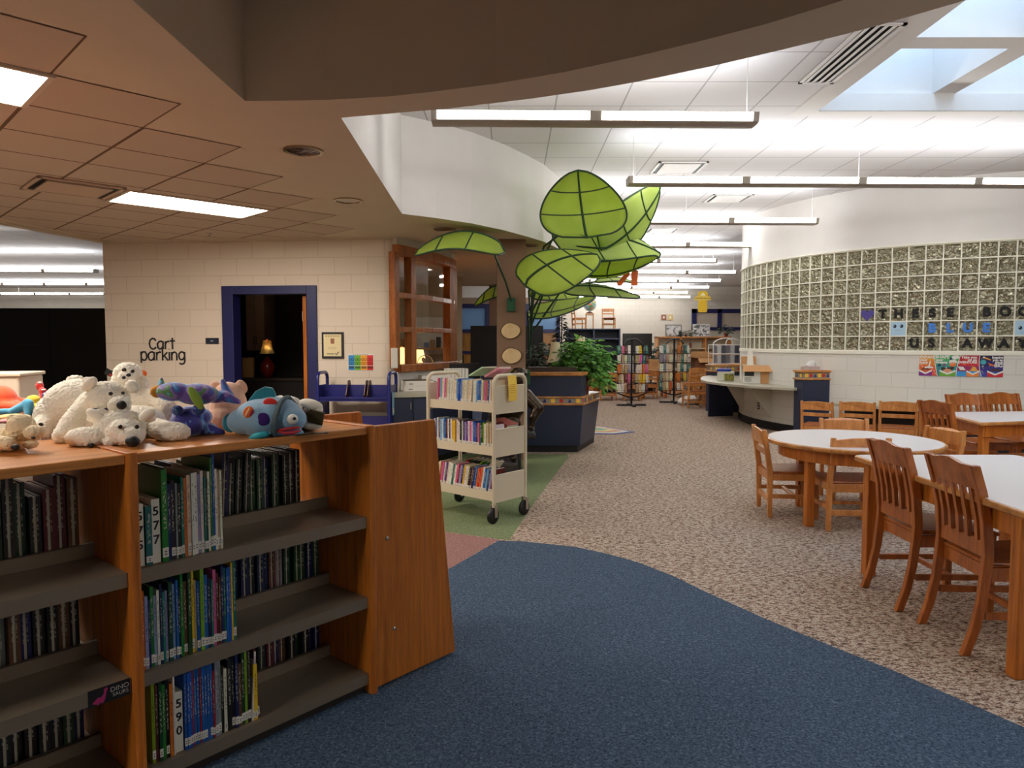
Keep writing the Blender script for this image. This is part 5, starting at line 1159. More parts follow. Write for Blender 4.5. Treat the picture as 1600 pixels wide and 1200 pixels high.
t = T('napkin_dispenser', 'pale plastic dispenser at the rounded wall corner by the window', 'dispenser', (-1.395, 8.37, 1.13), R(8)); m_ = MB(); m_.b2((-.03, -.05, 0), (.05, .05, .24)); m_.build('body', pm('pale_plastic', C(206, 200, 186), .4), t, bevel=.01)
# storeroom behind the door
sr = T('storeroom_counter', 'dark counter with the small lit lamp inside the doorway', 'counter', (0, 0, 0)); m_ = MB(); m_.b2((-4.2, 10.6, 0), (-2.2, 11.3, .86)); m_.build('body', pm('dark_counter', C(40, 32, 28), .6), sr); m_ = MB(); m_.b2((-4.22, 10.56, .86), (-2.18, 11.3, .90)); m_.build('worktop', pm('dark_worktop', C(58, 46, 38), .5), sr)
LAMPM = lamp('table_lamp', 'small lit lamp with red vase base inside the dark doorway', (-3.70, 10.75, .901), .56, .115, .20, pm('linen_shade', C(206, 190, 140), .8, trans=.25), pm('red_vase', C(120, 28, 20), .3), None, 45, [(.04, 0), (.07, .03), (.11, .12), (.10, .20), (.05, .27), (.03, .30), (.008, .31), (.008, .45)])
wc = T('wall_cabinet', 'pale two door wall cabinet lit by the doorway lamp', 'cabinet', (-4.12, 11.05, 1.30)); m_ = MB(); m_.b2((0, 0, 0), (.28, .5, .95)); m_.build('body', pm('cabinet_grey', C(150, 138, 134), .6), wc)
for i in range(2):
    m_ = MB(); m_.b2((.004 + .138 * i, -.018, .005), (.138 + .138 * i, -.001, .945)); dd = m_.build('door', pm('cabinet_grey', C(150, 138, 134), .6), wc, bevel=.003); m_ = MB(); m_.cyl((.122 + .036 * i, -.028, .10), (.122 + .036 * i, -.028, .22), .006, n=8); m_.build('handle', BLK, dd)
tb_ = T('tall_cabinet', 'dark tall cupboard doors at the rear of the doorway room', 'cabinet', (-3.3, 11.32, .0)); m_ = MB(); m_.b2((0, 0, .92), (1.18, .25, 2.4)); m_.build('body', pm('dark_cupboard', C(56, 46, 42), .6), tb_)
for i in range(3):
    m_ = MB(); m_.b2((.01 + .39 * i, -.018, .95), (.38 + .39 * i, -.001, 2.38)); dd = m_.build('door', pm('dark_cupboard', C(56, 46, 42), .6), tb_, bevel=.003); m_ = MB(); m_.cyl((.34 + .39 * i, -.028, 1.5), (.34 + .39 * i, -.028, 1.6), .006, n=8); m_.build('handle', STEEL, dd)
boxthing('paper_bag', 'tan paper bag on the dark counter left of the lamp', 'bag', (-4.0, 10.78, .901), (.16, .12, .30), pm('paper_bag_tan', C(176, 140, 84), .8), R(10))
boxthing('pinned_notice', 'peach paper strip pinned inside the doorway', 'paper', (-4.0, 10.2, 1.60), (.10, .004, .38), pm('peach_paper', C(206, 164, 120), .8), R(-4))
bushplant('dried_arrangement', 'dim teal and red artificial flowers on the storeroom counter', (-2.75, 10.8, .901), (.07, .1), 110, .38, .16, .12, .05, patchmat('teal_flowers', [C(10, 24, 26), C(20, 60, 62), C(70, 20, 22), C(14, 30, 28)], 16), zc=.1)
# ---- wall signs on the block wall
def on_wall(px, py, out=.002):
    s = wp(px); q_ = WL + wd * s + wn * out; return P(px, py, q_.y)
w3 = Vector((wd.x, wd.y, 0))
INK = pm('black_vinyl', C(18, 16, 18), .5)
# rounded handwritten letters built from strokes
GL_ = {'C': [[(.52, .58), (.42, .70), (.26, .74), (.10, .62), (.04, .37), (.10, .12), (.26, 0), (.42, .04), (.52, .14)]],
 'a': [[(.40, .50), (.30, .54), (.16, .52), (.05, .40), (.03, .25), (.08, .08), (.20, 0), (.34, .06), (.42, .20)], [(.43, .54), (.43, .0)]],
 'r': [[(.06, .54), (.06, 0)], [(.06, .34), (.14, .48), (.28, .54), (.36, .50)]],
 't': [[(.18, .78), (.18, .0)], [(.02, .56), (.36, .56)]],
 'p': [[(.06, .56), (.06, -.16)], [(.06, .40), (.18, .54), (.34, .54), (.44, .40), (.44, .16), (.34, .02), (.18, .02), (.06, .14)]],
 'k': [[(.06, .76), (.06, 0)], [(.38, .52), (.08, .22)], [(.18, .30), (.42, 0)]],
 'i': [[(.06, .54), (.06, 0)], [(.055, .71), (.065, .73)]],
 'n': [[(.06, .54), (.06, 0)], [(.06, .34), (.14, .48), (.26, .54), (.38, .46), (.40, .30), (.40, 0)]],
 'g': [[(.42, .42), (.32, .53), (.18, .54), (.06, .42), (.04, .26), (.10, .10), (.22, .04), (.36, .12), (.42, .24)], [(.43, .54), (.43, -.08), (.36, -.20), (.22, -.24), (.08, -.18)]]}
ADV = {'C': .60, 'a': .54, 'r': .40, 't': .42, 'p': .52, 'k': .46, 'i': .16, 'n': .50, 'g': .52}
def strokes(word, p0, xdir, up, h, r_, name, parent, lift):
    x = 0
    for ch in word:
        mb = MB()
        for s_ in GL_[ch]:
            mb.tube([p0 + xdir * ((x + a) * h) + up * (b_ * h) + lift for a, b_ in s_], r_, 8, flat=1)
        mb.build(name, INK, parent, smooth=True); x += ADV[ch]
cp = T('wall_lettering', 'black cart parking lettering on the pale block wall', 'lettering', on_wall(258, 548))
z3 = Vector((0, 0, 1))
lp = lambda px, py: on_wall(px, py) - cp.location
hh = .185
strokes('Cart', lp(233, 545.5), w3, z3, .178, .0105, 'letter', cp, Vector((0, 0, 0)))
strokes('parking', lp(219.5, 563), w3, z3, .192, .0105, 'letter', cp, Vector((0, 0, 0)))
def wallpanel(name, label, cat, x0, y0, x1, y1, mat, d=.012, out=.0):
    a, b_ = on_wall(x0, y1, 0), on_wall(x1, y0, 0); b_.z = a.z + (b_.z - a.z)
    w = (Vector((b_.x, b_.y)) - Vector((a.x, a.y))).length; h = on_wall((x0 + x1) / 2, y0, 0).z - on_wall((x0 + x1) / 2, y1, 0).z
    c_ = (a + b_) / 2; c_.z = on_wall((x0 + x1) / 2, y1, 0).z
    t = T(name, label, cat, c_, ang); m_ = MB(); m_.b2((-w / 2, -d, 0), (w / 2, -.001, h)); m_.build('panel', mat, t, bevel=.002); return t, w, h
t, w, h = wallpanel('room_sign', 'small dark room number plaque left of the blue door', 'sign', 322, 528, 342, 537.5, pm('plaque_navy', C(34, 38, 52), .4))
m_ = MB(); m_.b2((-.018, -.0135, h * .42), (.018, -.012, h * .58)); m_.build('worn_number', pm('plaque_text', C(150, 158, 170), .5), t)
t, w, h = wallpanel('framed_certificate', 'black framed certificate with a small portrait on the block wall', 'picture', 504, 519, 537, 560, BLK, .02)
m_ = MB(); m_.b2((-w / 2 + .024, -.0215, .026), (w / 2 - .024, -.02, h - .026)); m_.build('certificate', pm('certificate_cream', C(226, 208, 160), .6), t)
m_ = MB(); m_.b2((-.022, -.0225, h * .56), (.024, -.0214, h * .76)); m_.build('portrait', pm('portrait_brown', C(150, 96, 72), .6), t)
m_ = MB(); [m_.b2((-.085 + .03 * i, -.0222, h * .82), (-.066 + .03 * i, -.0214, h * .88)) for i in range(6)]; m_.build('faded_title', pm('cert_ink', C(170, 150, 104), .6), t)
for i in range(2): m_ = MB(); m_.b2((-.05, -.022, h * (.42 - .06 * i)), (.05, -.0214, h * (.435 - .06 * i))); m_.build('print_line', pm('cert_ink', C(170, 150, 104), .6), t)
m_ = MB(); m_.tube([(.03, -.022, .062), (.045, -.022, .042), (.075, -.022, .078)], .005, 6); m_.build('tick_mark', INK, t); m_ = MB(); m_.b2((-.07, -.022, .05), (.02, -.0214, .058)); m_.build('print_line', INK, t)
t, w, h = wallpanel('wall_chart', 'rainbow chart of four colour columns on the block wall', 'poster', 544, 553, 584, 579, pm('poster_paper', C(226, 222, 214), .6), .004)
for i, cc in enumerate(((52, 140, 196), (110, 178, 50), (236, 160, 40), (210, 44, 44))):
    cw = (w - .012) / 4
    m_ = MB(); x = -w / 2 + .006 + cw * i; m_.b2((x + .001, -.0055, .005), (x + cw - .001, -.004, h - .016)); pn = m_.build('colour_column', pm('chart_%d' % i, C(*cc), .6), t)
    for a in range(2):
        for b_ in range(2):
            m_ = MB(); c_ = (x + cw * (.28 + .44 * a), -.0058, h * (.42 + .24 * b_)); m_.tube([(c_[0] + .014 * math.cos(R(k * 30)), c_[1], c_[2] + .014 * math.sin(R(k * 30))) for k in range(12)], .003, 5, closed=True); m_.build('face_circle', pm('chart_dark_%d' % i, C(*[int(v_ * .55) for v_ in cc]), .6), pn)
    m_ = MB(); m_.b2((x + .006, -.0062, h * .12), (x + cw - .006, -.0054, h * .25)); m_.build('caption_band', pm('chart_dark_%d' % i, C(*cc), .6), pn)
    m_ = MB(); m_.b2((x + .001, -.0062, h * .285), (x + cw - .001, -.0054, h * .305)); m_.build('rule', pm('poster_paper', C(226, 222, 214), .6), pn)
m_ = MB(); [m_.b2((-.09 + .02 * i, -.0048, h - .012), (-.076 + .02 * i, -.004, h - .006)) for i in range(9)]; m_.build('small_title', INK, t)
# ================================================================== LEAF CANOPIES
def leafmat(name, c1, c2):
    m, nt, b = newmat(name); v = coords(nt); n = nd(nt, 'ShaderNodeTexNoise'); n.inputs['Scale'].default_value = 4; nt.links.new(v, n.inputs[0])
    r = ramp(nt, [(.35, c1), (.65, c2)]); nt.links.new(n.outputs[0], r.inputs[0]); nt.links.new(r.outputs[0], b.inputs['Base Color']); b.inputs['Roughness'].default_value = .7
    tl = nd(nt, 'ShaderNodeBsdfTranslucent'); nt.links.new(r.outputs[0], tl.inputs[0]); ms = nd(nt, 'ShaderNodeMixShader'); ms.inputs[0].default_value = .5
    nt.links.new(b.outputs[0], ms.inputs[1]); nt.links.new(tl.outputs[0], ms.inputs[2]); nt.links.new(ms.outputs[0], nt.nodes['Material Output'].inputs[0])
    return m
LEAF1 = leafmat('leaf_canopy_fabric', C(192, 214, 88), C(204, 224, 104))
LEAF2 = leafmat('leaf_canopy_pale', C(196, 214, 120), C(206, 222, 138))
RIB = pm('leaf_canopy_binding', C(30, 62, 34), .6)
STEM = pm('leaf_canopy_stem', C(20, 60, 38), .45)
GLF = 'green fabric leaf canopies on the brown column'
def canopy(label, base, tip, side, bulge, mat=LEAF1, stem=None, ribs=(.38, .72), pinch=1.0):
    base, tip, side, bulge = map(Vector, (base, tip, side, bulge))
    t = T('leaf_canopy', label, 'leaf canopy', base, 0, GLF); ax = tip - base
    def wv(u): return (math.sin(math.pi * min(1, u) ** .62) ** .58) if 0 < u < 1 else 0
    def pt(u, v): return ax * u + side * (v * wv(u)) + bulge * (math.sin(math.pi * u) * .55 + (1 - v * v) * wv(u) * .6 - .1 * abs(v))
    N, M = 22, 12; vs_, fs = [], []
    for i in range(N + 1):
        for j in range(M + 1): vs_.append(pt(i / N, -1 + 2 * j / M))
    for i in range(N):
        for j in range(M): fs.append((i * (M + 1) + j, (i + 1) * (M + 1) + j, (i + 1) * (M + 1) + j + 1, i * (M + 1) + j + 1))
    mb = MB(); mb.add(vs_, fs); lf_ = mb.build('fabric', mat, t, smooth=True, angle=180)
    md = lf_.modifiers.new('cloth', 'SOLIDIFY'); md.thickness = .003
    mb = MB(); mb.tube([pt(i / 30, -1) for i in range(31)] + [pt(1 - i / 30, 1) for i in range(1, 30)], .010, 6, closed=True); mb.build('edge_binding', RIB, t, smooth=True)
    mb = MB(); mb.tube([pt(i / 20, 0) for i in range(21)], [.017 - .007 * i / 20 for i in range(21)], 6); mb.build('midrib', RIB, t, smooth=True)
    for u in ribs:
        mb = MB(); mb.tube([pt(u - .10 * (1 - v_ * v_) * .6 + .02, v_) for v_ in [-.98 + 1.96 * k / 16 for k in range(17)]], .0085, 6); mb.build('cross_rib', RIB, t, smooth=True)
    if stem:
        mb = MB(); s_ = [Vector(p_) - base for p_ in stem]; mb.tube([Vector((0, 0, 0))] + s_, .012, 8); mb.build('stem', STEM, t, smooth=True)
    return t
colx = Vector((.0, 8.585, 1.9))
BR = P(798, 475, 8.585); BR2 = P(829, 590, 8.7)
def V(px, py, D): return P(px, py, D)
canopy('green leaf canopy reaching left of the column, seen edge on', V(788, 392, 7.9), V(649, 396, 7.3), Vector((.03, .34, .10)), Vector((-.02, -.02, .19)), stem=[V(772, 396, 8.0), V(790, 440, 8.4), V(799, 470, 8.56)])
canopy('large green leaf canopy facing forward, highest of the cluster', V(917, 371, 7.75), V(903, 266, 7.5), Vector((.46, -.02, .03)), Vector((0, .14, .03)), stem=[V(880, 362, 7.9), V(850, 385, 8.3), V(833, 440, 8.6), V(829, 500, 8.7)])
canopy('pale green leaf canopy pointing up right behind the tallest', V(938, 388, 8.3), V(1032, 293, 8.0), Vector((.14, .26, -.20)), Vector((.08, .06, -.05)), LEAF2, stem=[V(900, 385, 8.4), V(846, 420, 8.6), V(830, 480, 8.7)])
canopy('broad pale green leaf canopy spread flat in the middle of the cluster', V(864, 372, 8.5), V(1032, 396, 8.3), Vector((.10, -.14, -.26)), Vector((0, .0, .12)), LEAF2, stem=[V(846, 410, 8.6), V(832, 470, 8.7)])
canopy('green leaf canopy with dark underside at right of the cluster', V(905, 424, 8.3), V(1028, 402, 8.0), Vector((.05, .34, -.06)), Vector((.02, 0, -.09)), stem=[V(860, 430, 8.5), V(830, 490, 8.7)])
canopy('green leaf canopy in front showing its underside', V(821, 446, 7.7), V(934, 398, 7.3), Vector((.21, -.30, -.20)), Vector((-.02, .0, .10)), stem=[V(836, 444, 7.9), V(832, 480, 8.4), V(829, 540, 8.7)])
canopy('yellow green leaf canopy drooping right under the front leaf', V(880, 452, 8.2), V(1000, 464, 8.2), Vector((.02, .30, .09)), Vector((0, 0, .06)), LEAF2, stem=[V(850, 455, 8.4), V(830, 510, 8.7)])
canopy('green leaf canopy low beside the column, catching the light', V(824, 488, 8.9), V(930, 466, 9.3), Vector((.04, .34, .12)), Vector((0, 0, -.06)), stem=[V(826, 510, 8.8), V(828, 560, 8.72)])
canopy('yellow green leaf canopy tucked behind the front stems', V(826, 455, 9.6), V(905, 462, 9.8), Vector((.0, .3, .14)), Vector((0, 0, .06)), stem=[V(828, 480, 9.0), V(829, 560, 8.72)])
canopy('olive leaf canopy behind the front leaf, level with its top', V(838, 424, 8.6), V(912, 404, 9.0), Vector((.03, .3, .04)), Vector((0, 0, .07)), stem=[V(834, 450, 8.6), V(829, 540, 8.7)])
canopy('small leaf canopy peeping out left behind the column', V(790, 452, 9.4), V(742, 476, 9.2), Vector((.0, .3, .10)), Vector((0, 0, .10)), stem=[V(795, 470, 9.2), V(800, 520, 8.96)])
canopy('pale leaf canopy low at the far right of the cluster', V(930, 440, 9.0), V(990, 441, 9.3), Vector((.0, .2, .03)), Vector((0, 0, .05)), LEAF2, stem=[V(880, 450, 8.9), V(831, 520, 8.72)])
t = T('stem_bracket', 'green wooden stem holder fixed on the column front', 'bracket', P(798.5, 487, 8.60)); m_ = MB(); m_.b2((-.05, -.05, 0), (.05, .004, .165)); m_.build('block', pm('green_stained_wood', C(22, 84, 50), .6), t, bevel=.004)
t = T('stem_bracket', 'green stem holder on the column side for the leaf cluster', 'bracket', (.162, 8.74, .92)); m_ = MB(); m_.b2((.0, -.06, 0), (.06, .06, .17)); m_.build('block', pm('green_stained_wood', C(22, 84, 50), .6), t, bevel=.004)
for (px, py, rx, ry, l) in ((798, 517, .118, .098, 'pale oval wood slice, upper of the two on the column'), (799.5, 556, .120, .098, 'pale oval wood slice, lower of the two on the column')):
    t = T('wood_slice', l, 'wood slice', P(px, py, 8.60), 0, 'wood slices on the column'); t.location.z -= ry
    for nm, k, d, mt in (('bark', 1.0, .022, pm('bark', C(96, 62, 36), .9)), ('face', .93, .025, wood('slice_wood_%d' % py, C(206, 174, 122), C(232, 204, 156), sc=(9, 9, 9), coat=0))):
        m_ = MB(); m_.extr([(rx * k * math.cos(R(a)) * (1 + .05 * math.sin(R(2 * a + 40))), -.0 + .003, ry + ry * k * math.sin(R(a)) * (1 + .04 * math.cos(R(3 * a)))) for a in range(0, 360, 10)], (0, -d - .003, 0)); m_.build(nm, mt, t, bevel=.002)
# ================================================================== TABLES AND CHAIRS
def table(label, poly, z, legs, group='laminate topped oak tables', lw=.065, apron=.10, round_=None):
    cx_ = sum(p_[0] for p_ in poly) / len(poly); cy_ = sum(p_[1] for p_ in poly) / len(poly)
    t = T('library_table', label, 'table', (cx_, cy_, 0), 0, group)
    def inset(pl_, d):
        out = []
        for x, y in pl_:
            v_ = Vector((x - cx_, y - cy_)); out.append((v_.x * (1 - d / v_.length), v_.y * (1 - d / v_.length)))
        return out
    p0 = inset(poly, 0)
    m_ = MB(); m_.prism(p0, z - .035, z - .0015); m_.build('oak_edge', OAKD, t, bevel=.011, smooth=bool(round_), seg=3)
    m_ = MB(); m_.prism(inset(poly, .022), z - .004, z); m_.build('laminate_top', LAM, t)
    ap = inset(poly, .11); m_ = MB()
    for a, b_ in zip(ap, ap[1:] + ap[:1]): m_.beam((*a, z - .037 - apron / 2), (*b_, z - .037 - apron / 2), .022, apron)
    m_.build('apron', OAK, t)
    for x, y in legs:
        m_ = MB(); m_.b2((x - cx_ - lw / 2, y - cy_ - lw / 2, 0), (x - cx_ + lw / 2, y - cy_ + lw / 2, z - .036)); m_.build('leg', OAK, t, bevel=.006)
    return t
RC, RR = Vector((2.77, 5.74)), .665
table('round oak edged table with a white laminate top', [(RC.x + RR * math.cos(R(a)), RC.y + RR * math.sin(R(a))) for a in range(0, 360, 5)], .655, [(RC.x + .50 * math.cos(R(a)), RC.y + .50 * math.sin(R(a))) for a in (28, 118, 208, 298)], round_=1)
def rpoly(x0, y0, x1, y1, r_=.05):
    out = []
    for cx_, cy_, a0 in ((x1 - r_, y1 - r_, 0), (x0 + r_, y1 - r_, 90), (x0 + r_, y0 + r_, 180), (x1 - r_, y0 + r_, 270)): out += [(cx_ + r_ * math.cos(R(a0 + k)), cy_ + r_ * math.sin(R(a0 + k))) for k in (0, 30, 60, 90)]
    return out
table('long white topped table nearest the camera, cut off at the right', rpoly(2.135, 2.86, 3.16, 4.43), .74, [(2.185, 2.99), (2.215, 4.34), (3.07, 2.99), (3.07, 4.34)])
t3 = [(4.27, 7.10), (4.10, 6.18), (5.30, 6.46), (5.36, 7.20)]
table('white topped table between the poster and the round table', t3, .74, [(4.21, 6.30), (4.36, 7.0), (5.2, 6.56), (5.25, 7.08)])
# --- chair with a solid curved top rail
def low_chair(label, loc, rz, group, k=1.0):
    t = T('school_chair', label, 'chair', loc, rz, group); W, Dp, SZ, H = .44 * k, .40 * k, .385 * k, .725 * k; q = .034 * k
    def b_(nm, *bs, mat=CHW, bv=.004):
        m_ = MB()
        for lo, hi in bs: m_.b2(lo, hi)
        return m_.build(nm, mat, t, bevel=bv)
    # local +y is the way the sitter faces; back posts at y=0
    for s_ in (-1, 1):
        x = s_ * (W / 2 - q / 2)
        m_ = MB(); pts = [(0, 0), (q, 0), (q, SZ), (q * .8 - .05 * k, H), (-.05 * k - q * .2, H), (-.012, SZ)]
        m_.extr([(x - q / 2, y, z) for y, z in pts], (q, 0, 0)); m_.build('rear_leg', CHW, t, bevel=.004)
        b_('front_leg', ((x - q / 2, Dp - q, 0), (x + q / 2, Dp, SZ - .02)))
        b_('side_stretcher', ((x - .011, q, .16 * k), (x + .011, Dp - q, .195 * k)))
        b_('side_rail', ((x - .011, q, SZ - .075 * k), (x + .011, Dp - q, SZ - .02)))
    m_ = MB(); n = 10; pts = []
    for i in range(n + 1): x = -W / 2 + .002 + (W - .004) * i / n; pts.append((x, H - .02 * k + .022 * k * math.sin(math.pi * i / n)))
    lowp = [(W / 2 - .002, H - .125 * k), (-W / 2 + .002, H - .125 * k)]
    m_.extr([(x, -.052 * k, z) for x, z in pts + lowp], (0, .020, 0)); m_.v = [(x, y - .018 * k * (1 - (2 * x / W) ** 2), z) for x, y, z in m_.v]; m_.build('top_rail', CHW, t, bevel=.005)
    b_('back_rail', ((-W / 2 + q, -.022, H - .215 * k), (W / 2 - q, -.004, H - .165 * k)))
    b_('rear_stretcher', ((-W / 2 + q, .006, .12 * k), (W / 2 - q, .028, .165 * k))); b_('rear_apron', ((-W / 2 + q, .004, SZ - .085 * k), (W / 2 - q, .026, SZ - .018)))
    b_('cross_stretcher', ((-W / 2 + q, Dp * .5, .165 * k), (W / 2 - q, Dp * .5 + .03, .19 * k)))
    m_ = MB(); m_.b2((-W / 2 + .004, .012, SZ - .018), (W / 2 - .004, Dp + .012, SZ)); m_.build('seat', CHD, t, bevel=.008)
    return t
RG = 'low back chairs around the round table'
low_chair('low back chair at the left of the round table', (2.13, 5.98, 0), R(-97), RG)
low_chair('low back chair in front of the round table, back towards us', (2.62, 5.33, 0), R(-3), RG)
low_chair('low back chair behind the round table, below the wall row', (3.12, 6.62, 0), R(172), RG)
low_chair('low back chair at the right of the round table, edge on', (3.58, 5.90, 0), R(98), RG)
WG = 'low back chairs in a row at the wall counter'
for i, (px, D, sc_, a) in enumerate(((1279, 9.25, .92, -35), (1342, 8.95, .95, -30), (1406, 8.75, .98, -26), (1470, 8.70, .98, -22))):
    low_chair('low back chair in the wall row, %s' % ['beside the navy post', 'second from the navy post', 'third from the navy post', 'fourth from the navy post, behind a slat back'][i], ((px - 800) / FPX * D, D, 0), R(a), WG, sc_)
# --- slat back chair with sabre legs
def slat_chair(label, loc, rz, group):
    t = T('slat_back_chair', label, 'chair', loc, rz, group); W, Dp, SZ, H = .40, .43, .435, .885; q = .036
    cv = [(-.085, 0), (-.045, .12), (-.018, .25), (-.004, .40), (.0, .47), (-.012, .62), (-.04, .76), (-.078, .885)]
    for s_ in (-1, 1):
        x = s_ * (W / 2 - .015); m_ = MB(); pts = [(y, z) for y, z in cv] + [(y + (.045 if z > .3 else .04), z) for y, z in reversed(cv)]
        m_.extr([(x - .015, y, z) for y, z in pts], (.030, 0, 0)); m_.build('rear_leg', CHD, t, bevel=.004)
        m_ = MB(); m_.b2((x - q / 2, Dp - .03, 0), (x + q / 2, Dp + .008, SZ - .02)); m_.build('front_leg', CHD, t, bevel=.004)
        m_ = MB(); m_.b2((x - .011, .02, .17), (x + .011, Dp - .03, .20)); m_.build('side_stretcher', CHD, t)
        m_ = MB(); m_.b2((x - .011, .04, SZ - .085), (x + .011, Dp - .03, SZ - .022)); m_.build('side_rail', CHD, t)
    def back_y(z): 
        for (y0, z0), (y1, z1) in zip(cv, cv[1:]):
            if z0 <= z <= z1: return y0 + (y1 - y0) * (z - z0) / (z1 - z0)
        return cv[-1][0]
    n = 12; m_ = MB(); L = W - .064
    def bow(x): return -.014 * (1 - (2 * x / W) ** 2)
    for i in range(n):
        xa, xb = -L / 2 + L * i / n, -L / 2 + L * (i + 1) / n
        ra, rb_ = H + .018 * max(0, math.cos(math.pi * xa / L * 1.6)) - .004, H + .018 * max(0, math.cos(math.pi * xb / L * 1.6)) - .004
        lo_ = H - .115
        q4 = lambda x, z, o: (x, back_y(min(z, H)) + .014 + o + bow(x), z)
        m_.add([q4(xa, lo_, 0), q4(xb, lo_, 0), q4(xb, rb_, 0), q4(xa, ra, 0), q4(xa, lo_, .022), q4(xb, lo_, .022), q4(xb, rb_, .022), q4(xa, ra, .022)], [(0, 1, 2, 3), (7, 6, 5, 4), (3, 2, 6, 7), (1, 0, 4, 5)] + ([(0, 3, 7, 4)] if i == 0 else []) + ([(1, 5, 6, 2)] if i == n - 1 else []))
    bm_ = m_.build('crest_rail', CHD, t)
    m_ = MB(); m_.b2((-L / 2, .008, SZ + .02), (L / 2, .030, SZ + .10)); m_.build('lower_rail', CHD, t, bevel=.003)
    for i in range(5):
        x = -L / 2 + L * (i + .5) / 5 * 1.0; m_ = MB(); zz = [SZ + .095, .62, .70, .775]
        m_.tube([(x, back_y(z) + .022 + bow(x), z) for z in zz], .016, 4, flat=1); sl = m_.build('back_slat', CHD, t)
    m_ = MB(); m_.b2((-W / 2 + .03, .07, .18), (W / 2 - .03, .09, .21)) if False else m_.b2((-W / 2 + .025, Dp * .48, .172), (W / 2 - .025, Dp * .48 + .024, .198)); m_.build('cross_stretcher', CHD, t)
    for ya in (.03, Dp - .02): m_ = MB(); m_.b2((-W / 2 + .03, ya, SZ - .085), (W / 2 - .03, ya + .022, SZ - .022)); m_.build('seat_apron', CHD, t)
    m_ = MB(); m_.add([(-.175, .025, SZ - .022), (.175, .025, SZ - .022), (.215, Dp + .02, SZ - .022), (-.215, Dp + .02, SZ - .022), (-.175, .025, SZ), (.175, .025, SZ), (.215, Dp + .02, SZ), (-.215, Dp + .02, SZ)], [(3, 2, 1, 0), (4, 5, 6, 7), (0, 1, 5, 4), (1, 2, 6, 5), (2, 3, 7, 6), (3, 0, 4, 7)]); m_.build('seat', CHD, t, bevel=.010)
    return t
SG = 'slat back chairs at the long near table'
slat_chair('slat back chair at the near table, beside its far corner', (2.145, 3.93, 0), R(-90), SG)
slat_chair('slat back chair at the near table, closest to the camera', (2.165, 3.39, 0), R(-92), SG)
slat_chair('slat back chair on the far long side of the near table', (3.30, 3.72, 0), R(90), SG)
SG3 = 'slat back chairs at the table under the poster'
slat_chair('slat back chair at the left side of the table below the poster', (4.02, 6.66, 0), R(-80), SG3)
slat_chair('slat back chair cut by the right frame edge, before the rear table', (4.66, 5.98, 0), R(12), SG3)
slat_chair('slat back chair facing us, left of two below the poster', (4.83, 7.52, 0), R(184), SG3)
slat_chair('slat back chair facing us, right of two below the poster', (5.30, 7.62, 0), R(186), SG3)
# ================================================================== CURVED COUNTER, POSTS
cc = T('curved_counter', 'curved grey worktop fixed along the block wall below the glass', 'counter', (0, 0, 0))
av0, av1 = R(150), arcang(1262)
outer = [(4.62, 15.15), (4.15, 14.72), (3.80, 14.15), (3.60, 13.55), (3.44, 12.9), (3.40, 12.3), (3.50, 11.75), (3.72, 11.2), (3.98, 10.82), (4.22, 10.62)]
i0, i1 = R(148), arcang(1275)
inner = [(CX + (CR - .005) * math.cos(i0 + (i1 - i0) * k_ / 18), CY + (CR - .005) * math.sin(i0 + (i1 - i0) * k_ / 18)) for k_ in range(19)]
m_ = MB(); m_.prism(outer + inner[::-1], .71, .75); m_.build('worktop', CTOP, cc, bevel=.004)
for px, rr in ((1163, .34), (1207, .42)):
    a = arcang(px); w0 = Vector((CX + CR * math.cos(a), CY + CR * math.sin(a), 0)); o_ = Vector((math.cos(a), math.sin(a), 0)); sd = Vector((-o_.y, o_.x, 0)) * .015
    m_ = MB(); m_.extr([w0 + sd * -1 + Vector((0, 0, .71)), w0 + o_ * rr - sd + Vector((0, 0, .71)), w0 + o_ * (rr - .03) - sd + Vector((0, 0, .67)), w0 + o_ * .03 - sd + Vector((0, 0, .20)), w0 - sd + Vector((0, 0, .20))], sd * 2); m_.build('bracket', pm('bracket_cream', C(206, 200, 184), .6), cc)
m_ = MB(); m_.beam((3.78, 13.62, .355), (4.30, 13.80, .355), .04, .709); m_.build('end_panel', NAVY, cc)
for px, py in ((1187, 627), (1195, 629), (1160, 625)):
    a = arcang(px); w0 = Vector((CX + (CR + .004) * math.cos(a), CY + (CR + .004) * math.sin(a), .36)); t = T('wall_outlet', 'power outlet plate under the curved counter, %s' % {1187: 'dark double one', 1195: 'pale one beside the bracket', 1160: 'nearest the navy end panel'}[px], 'outlet', w0, a + math.pi / 2, 'outlets under the curved counter')
    m_ = MB(); m_.b2((-.04, -.006, -.06), (.04, .0, .06)); m_.build('plate', pm('outlet_%d' % px, C(70, 60, 52) if px == 1187 else C(206, 198, 180), .4), t); m_ = MB(); m_.b2((-.015, -.008, .012), (.015, -.006, .04)); m_.b2((-.015, -.008, -.04), (.015, -.006, -.012)); m_.build('socket', BLK if px != 1187 else WHITE, t)
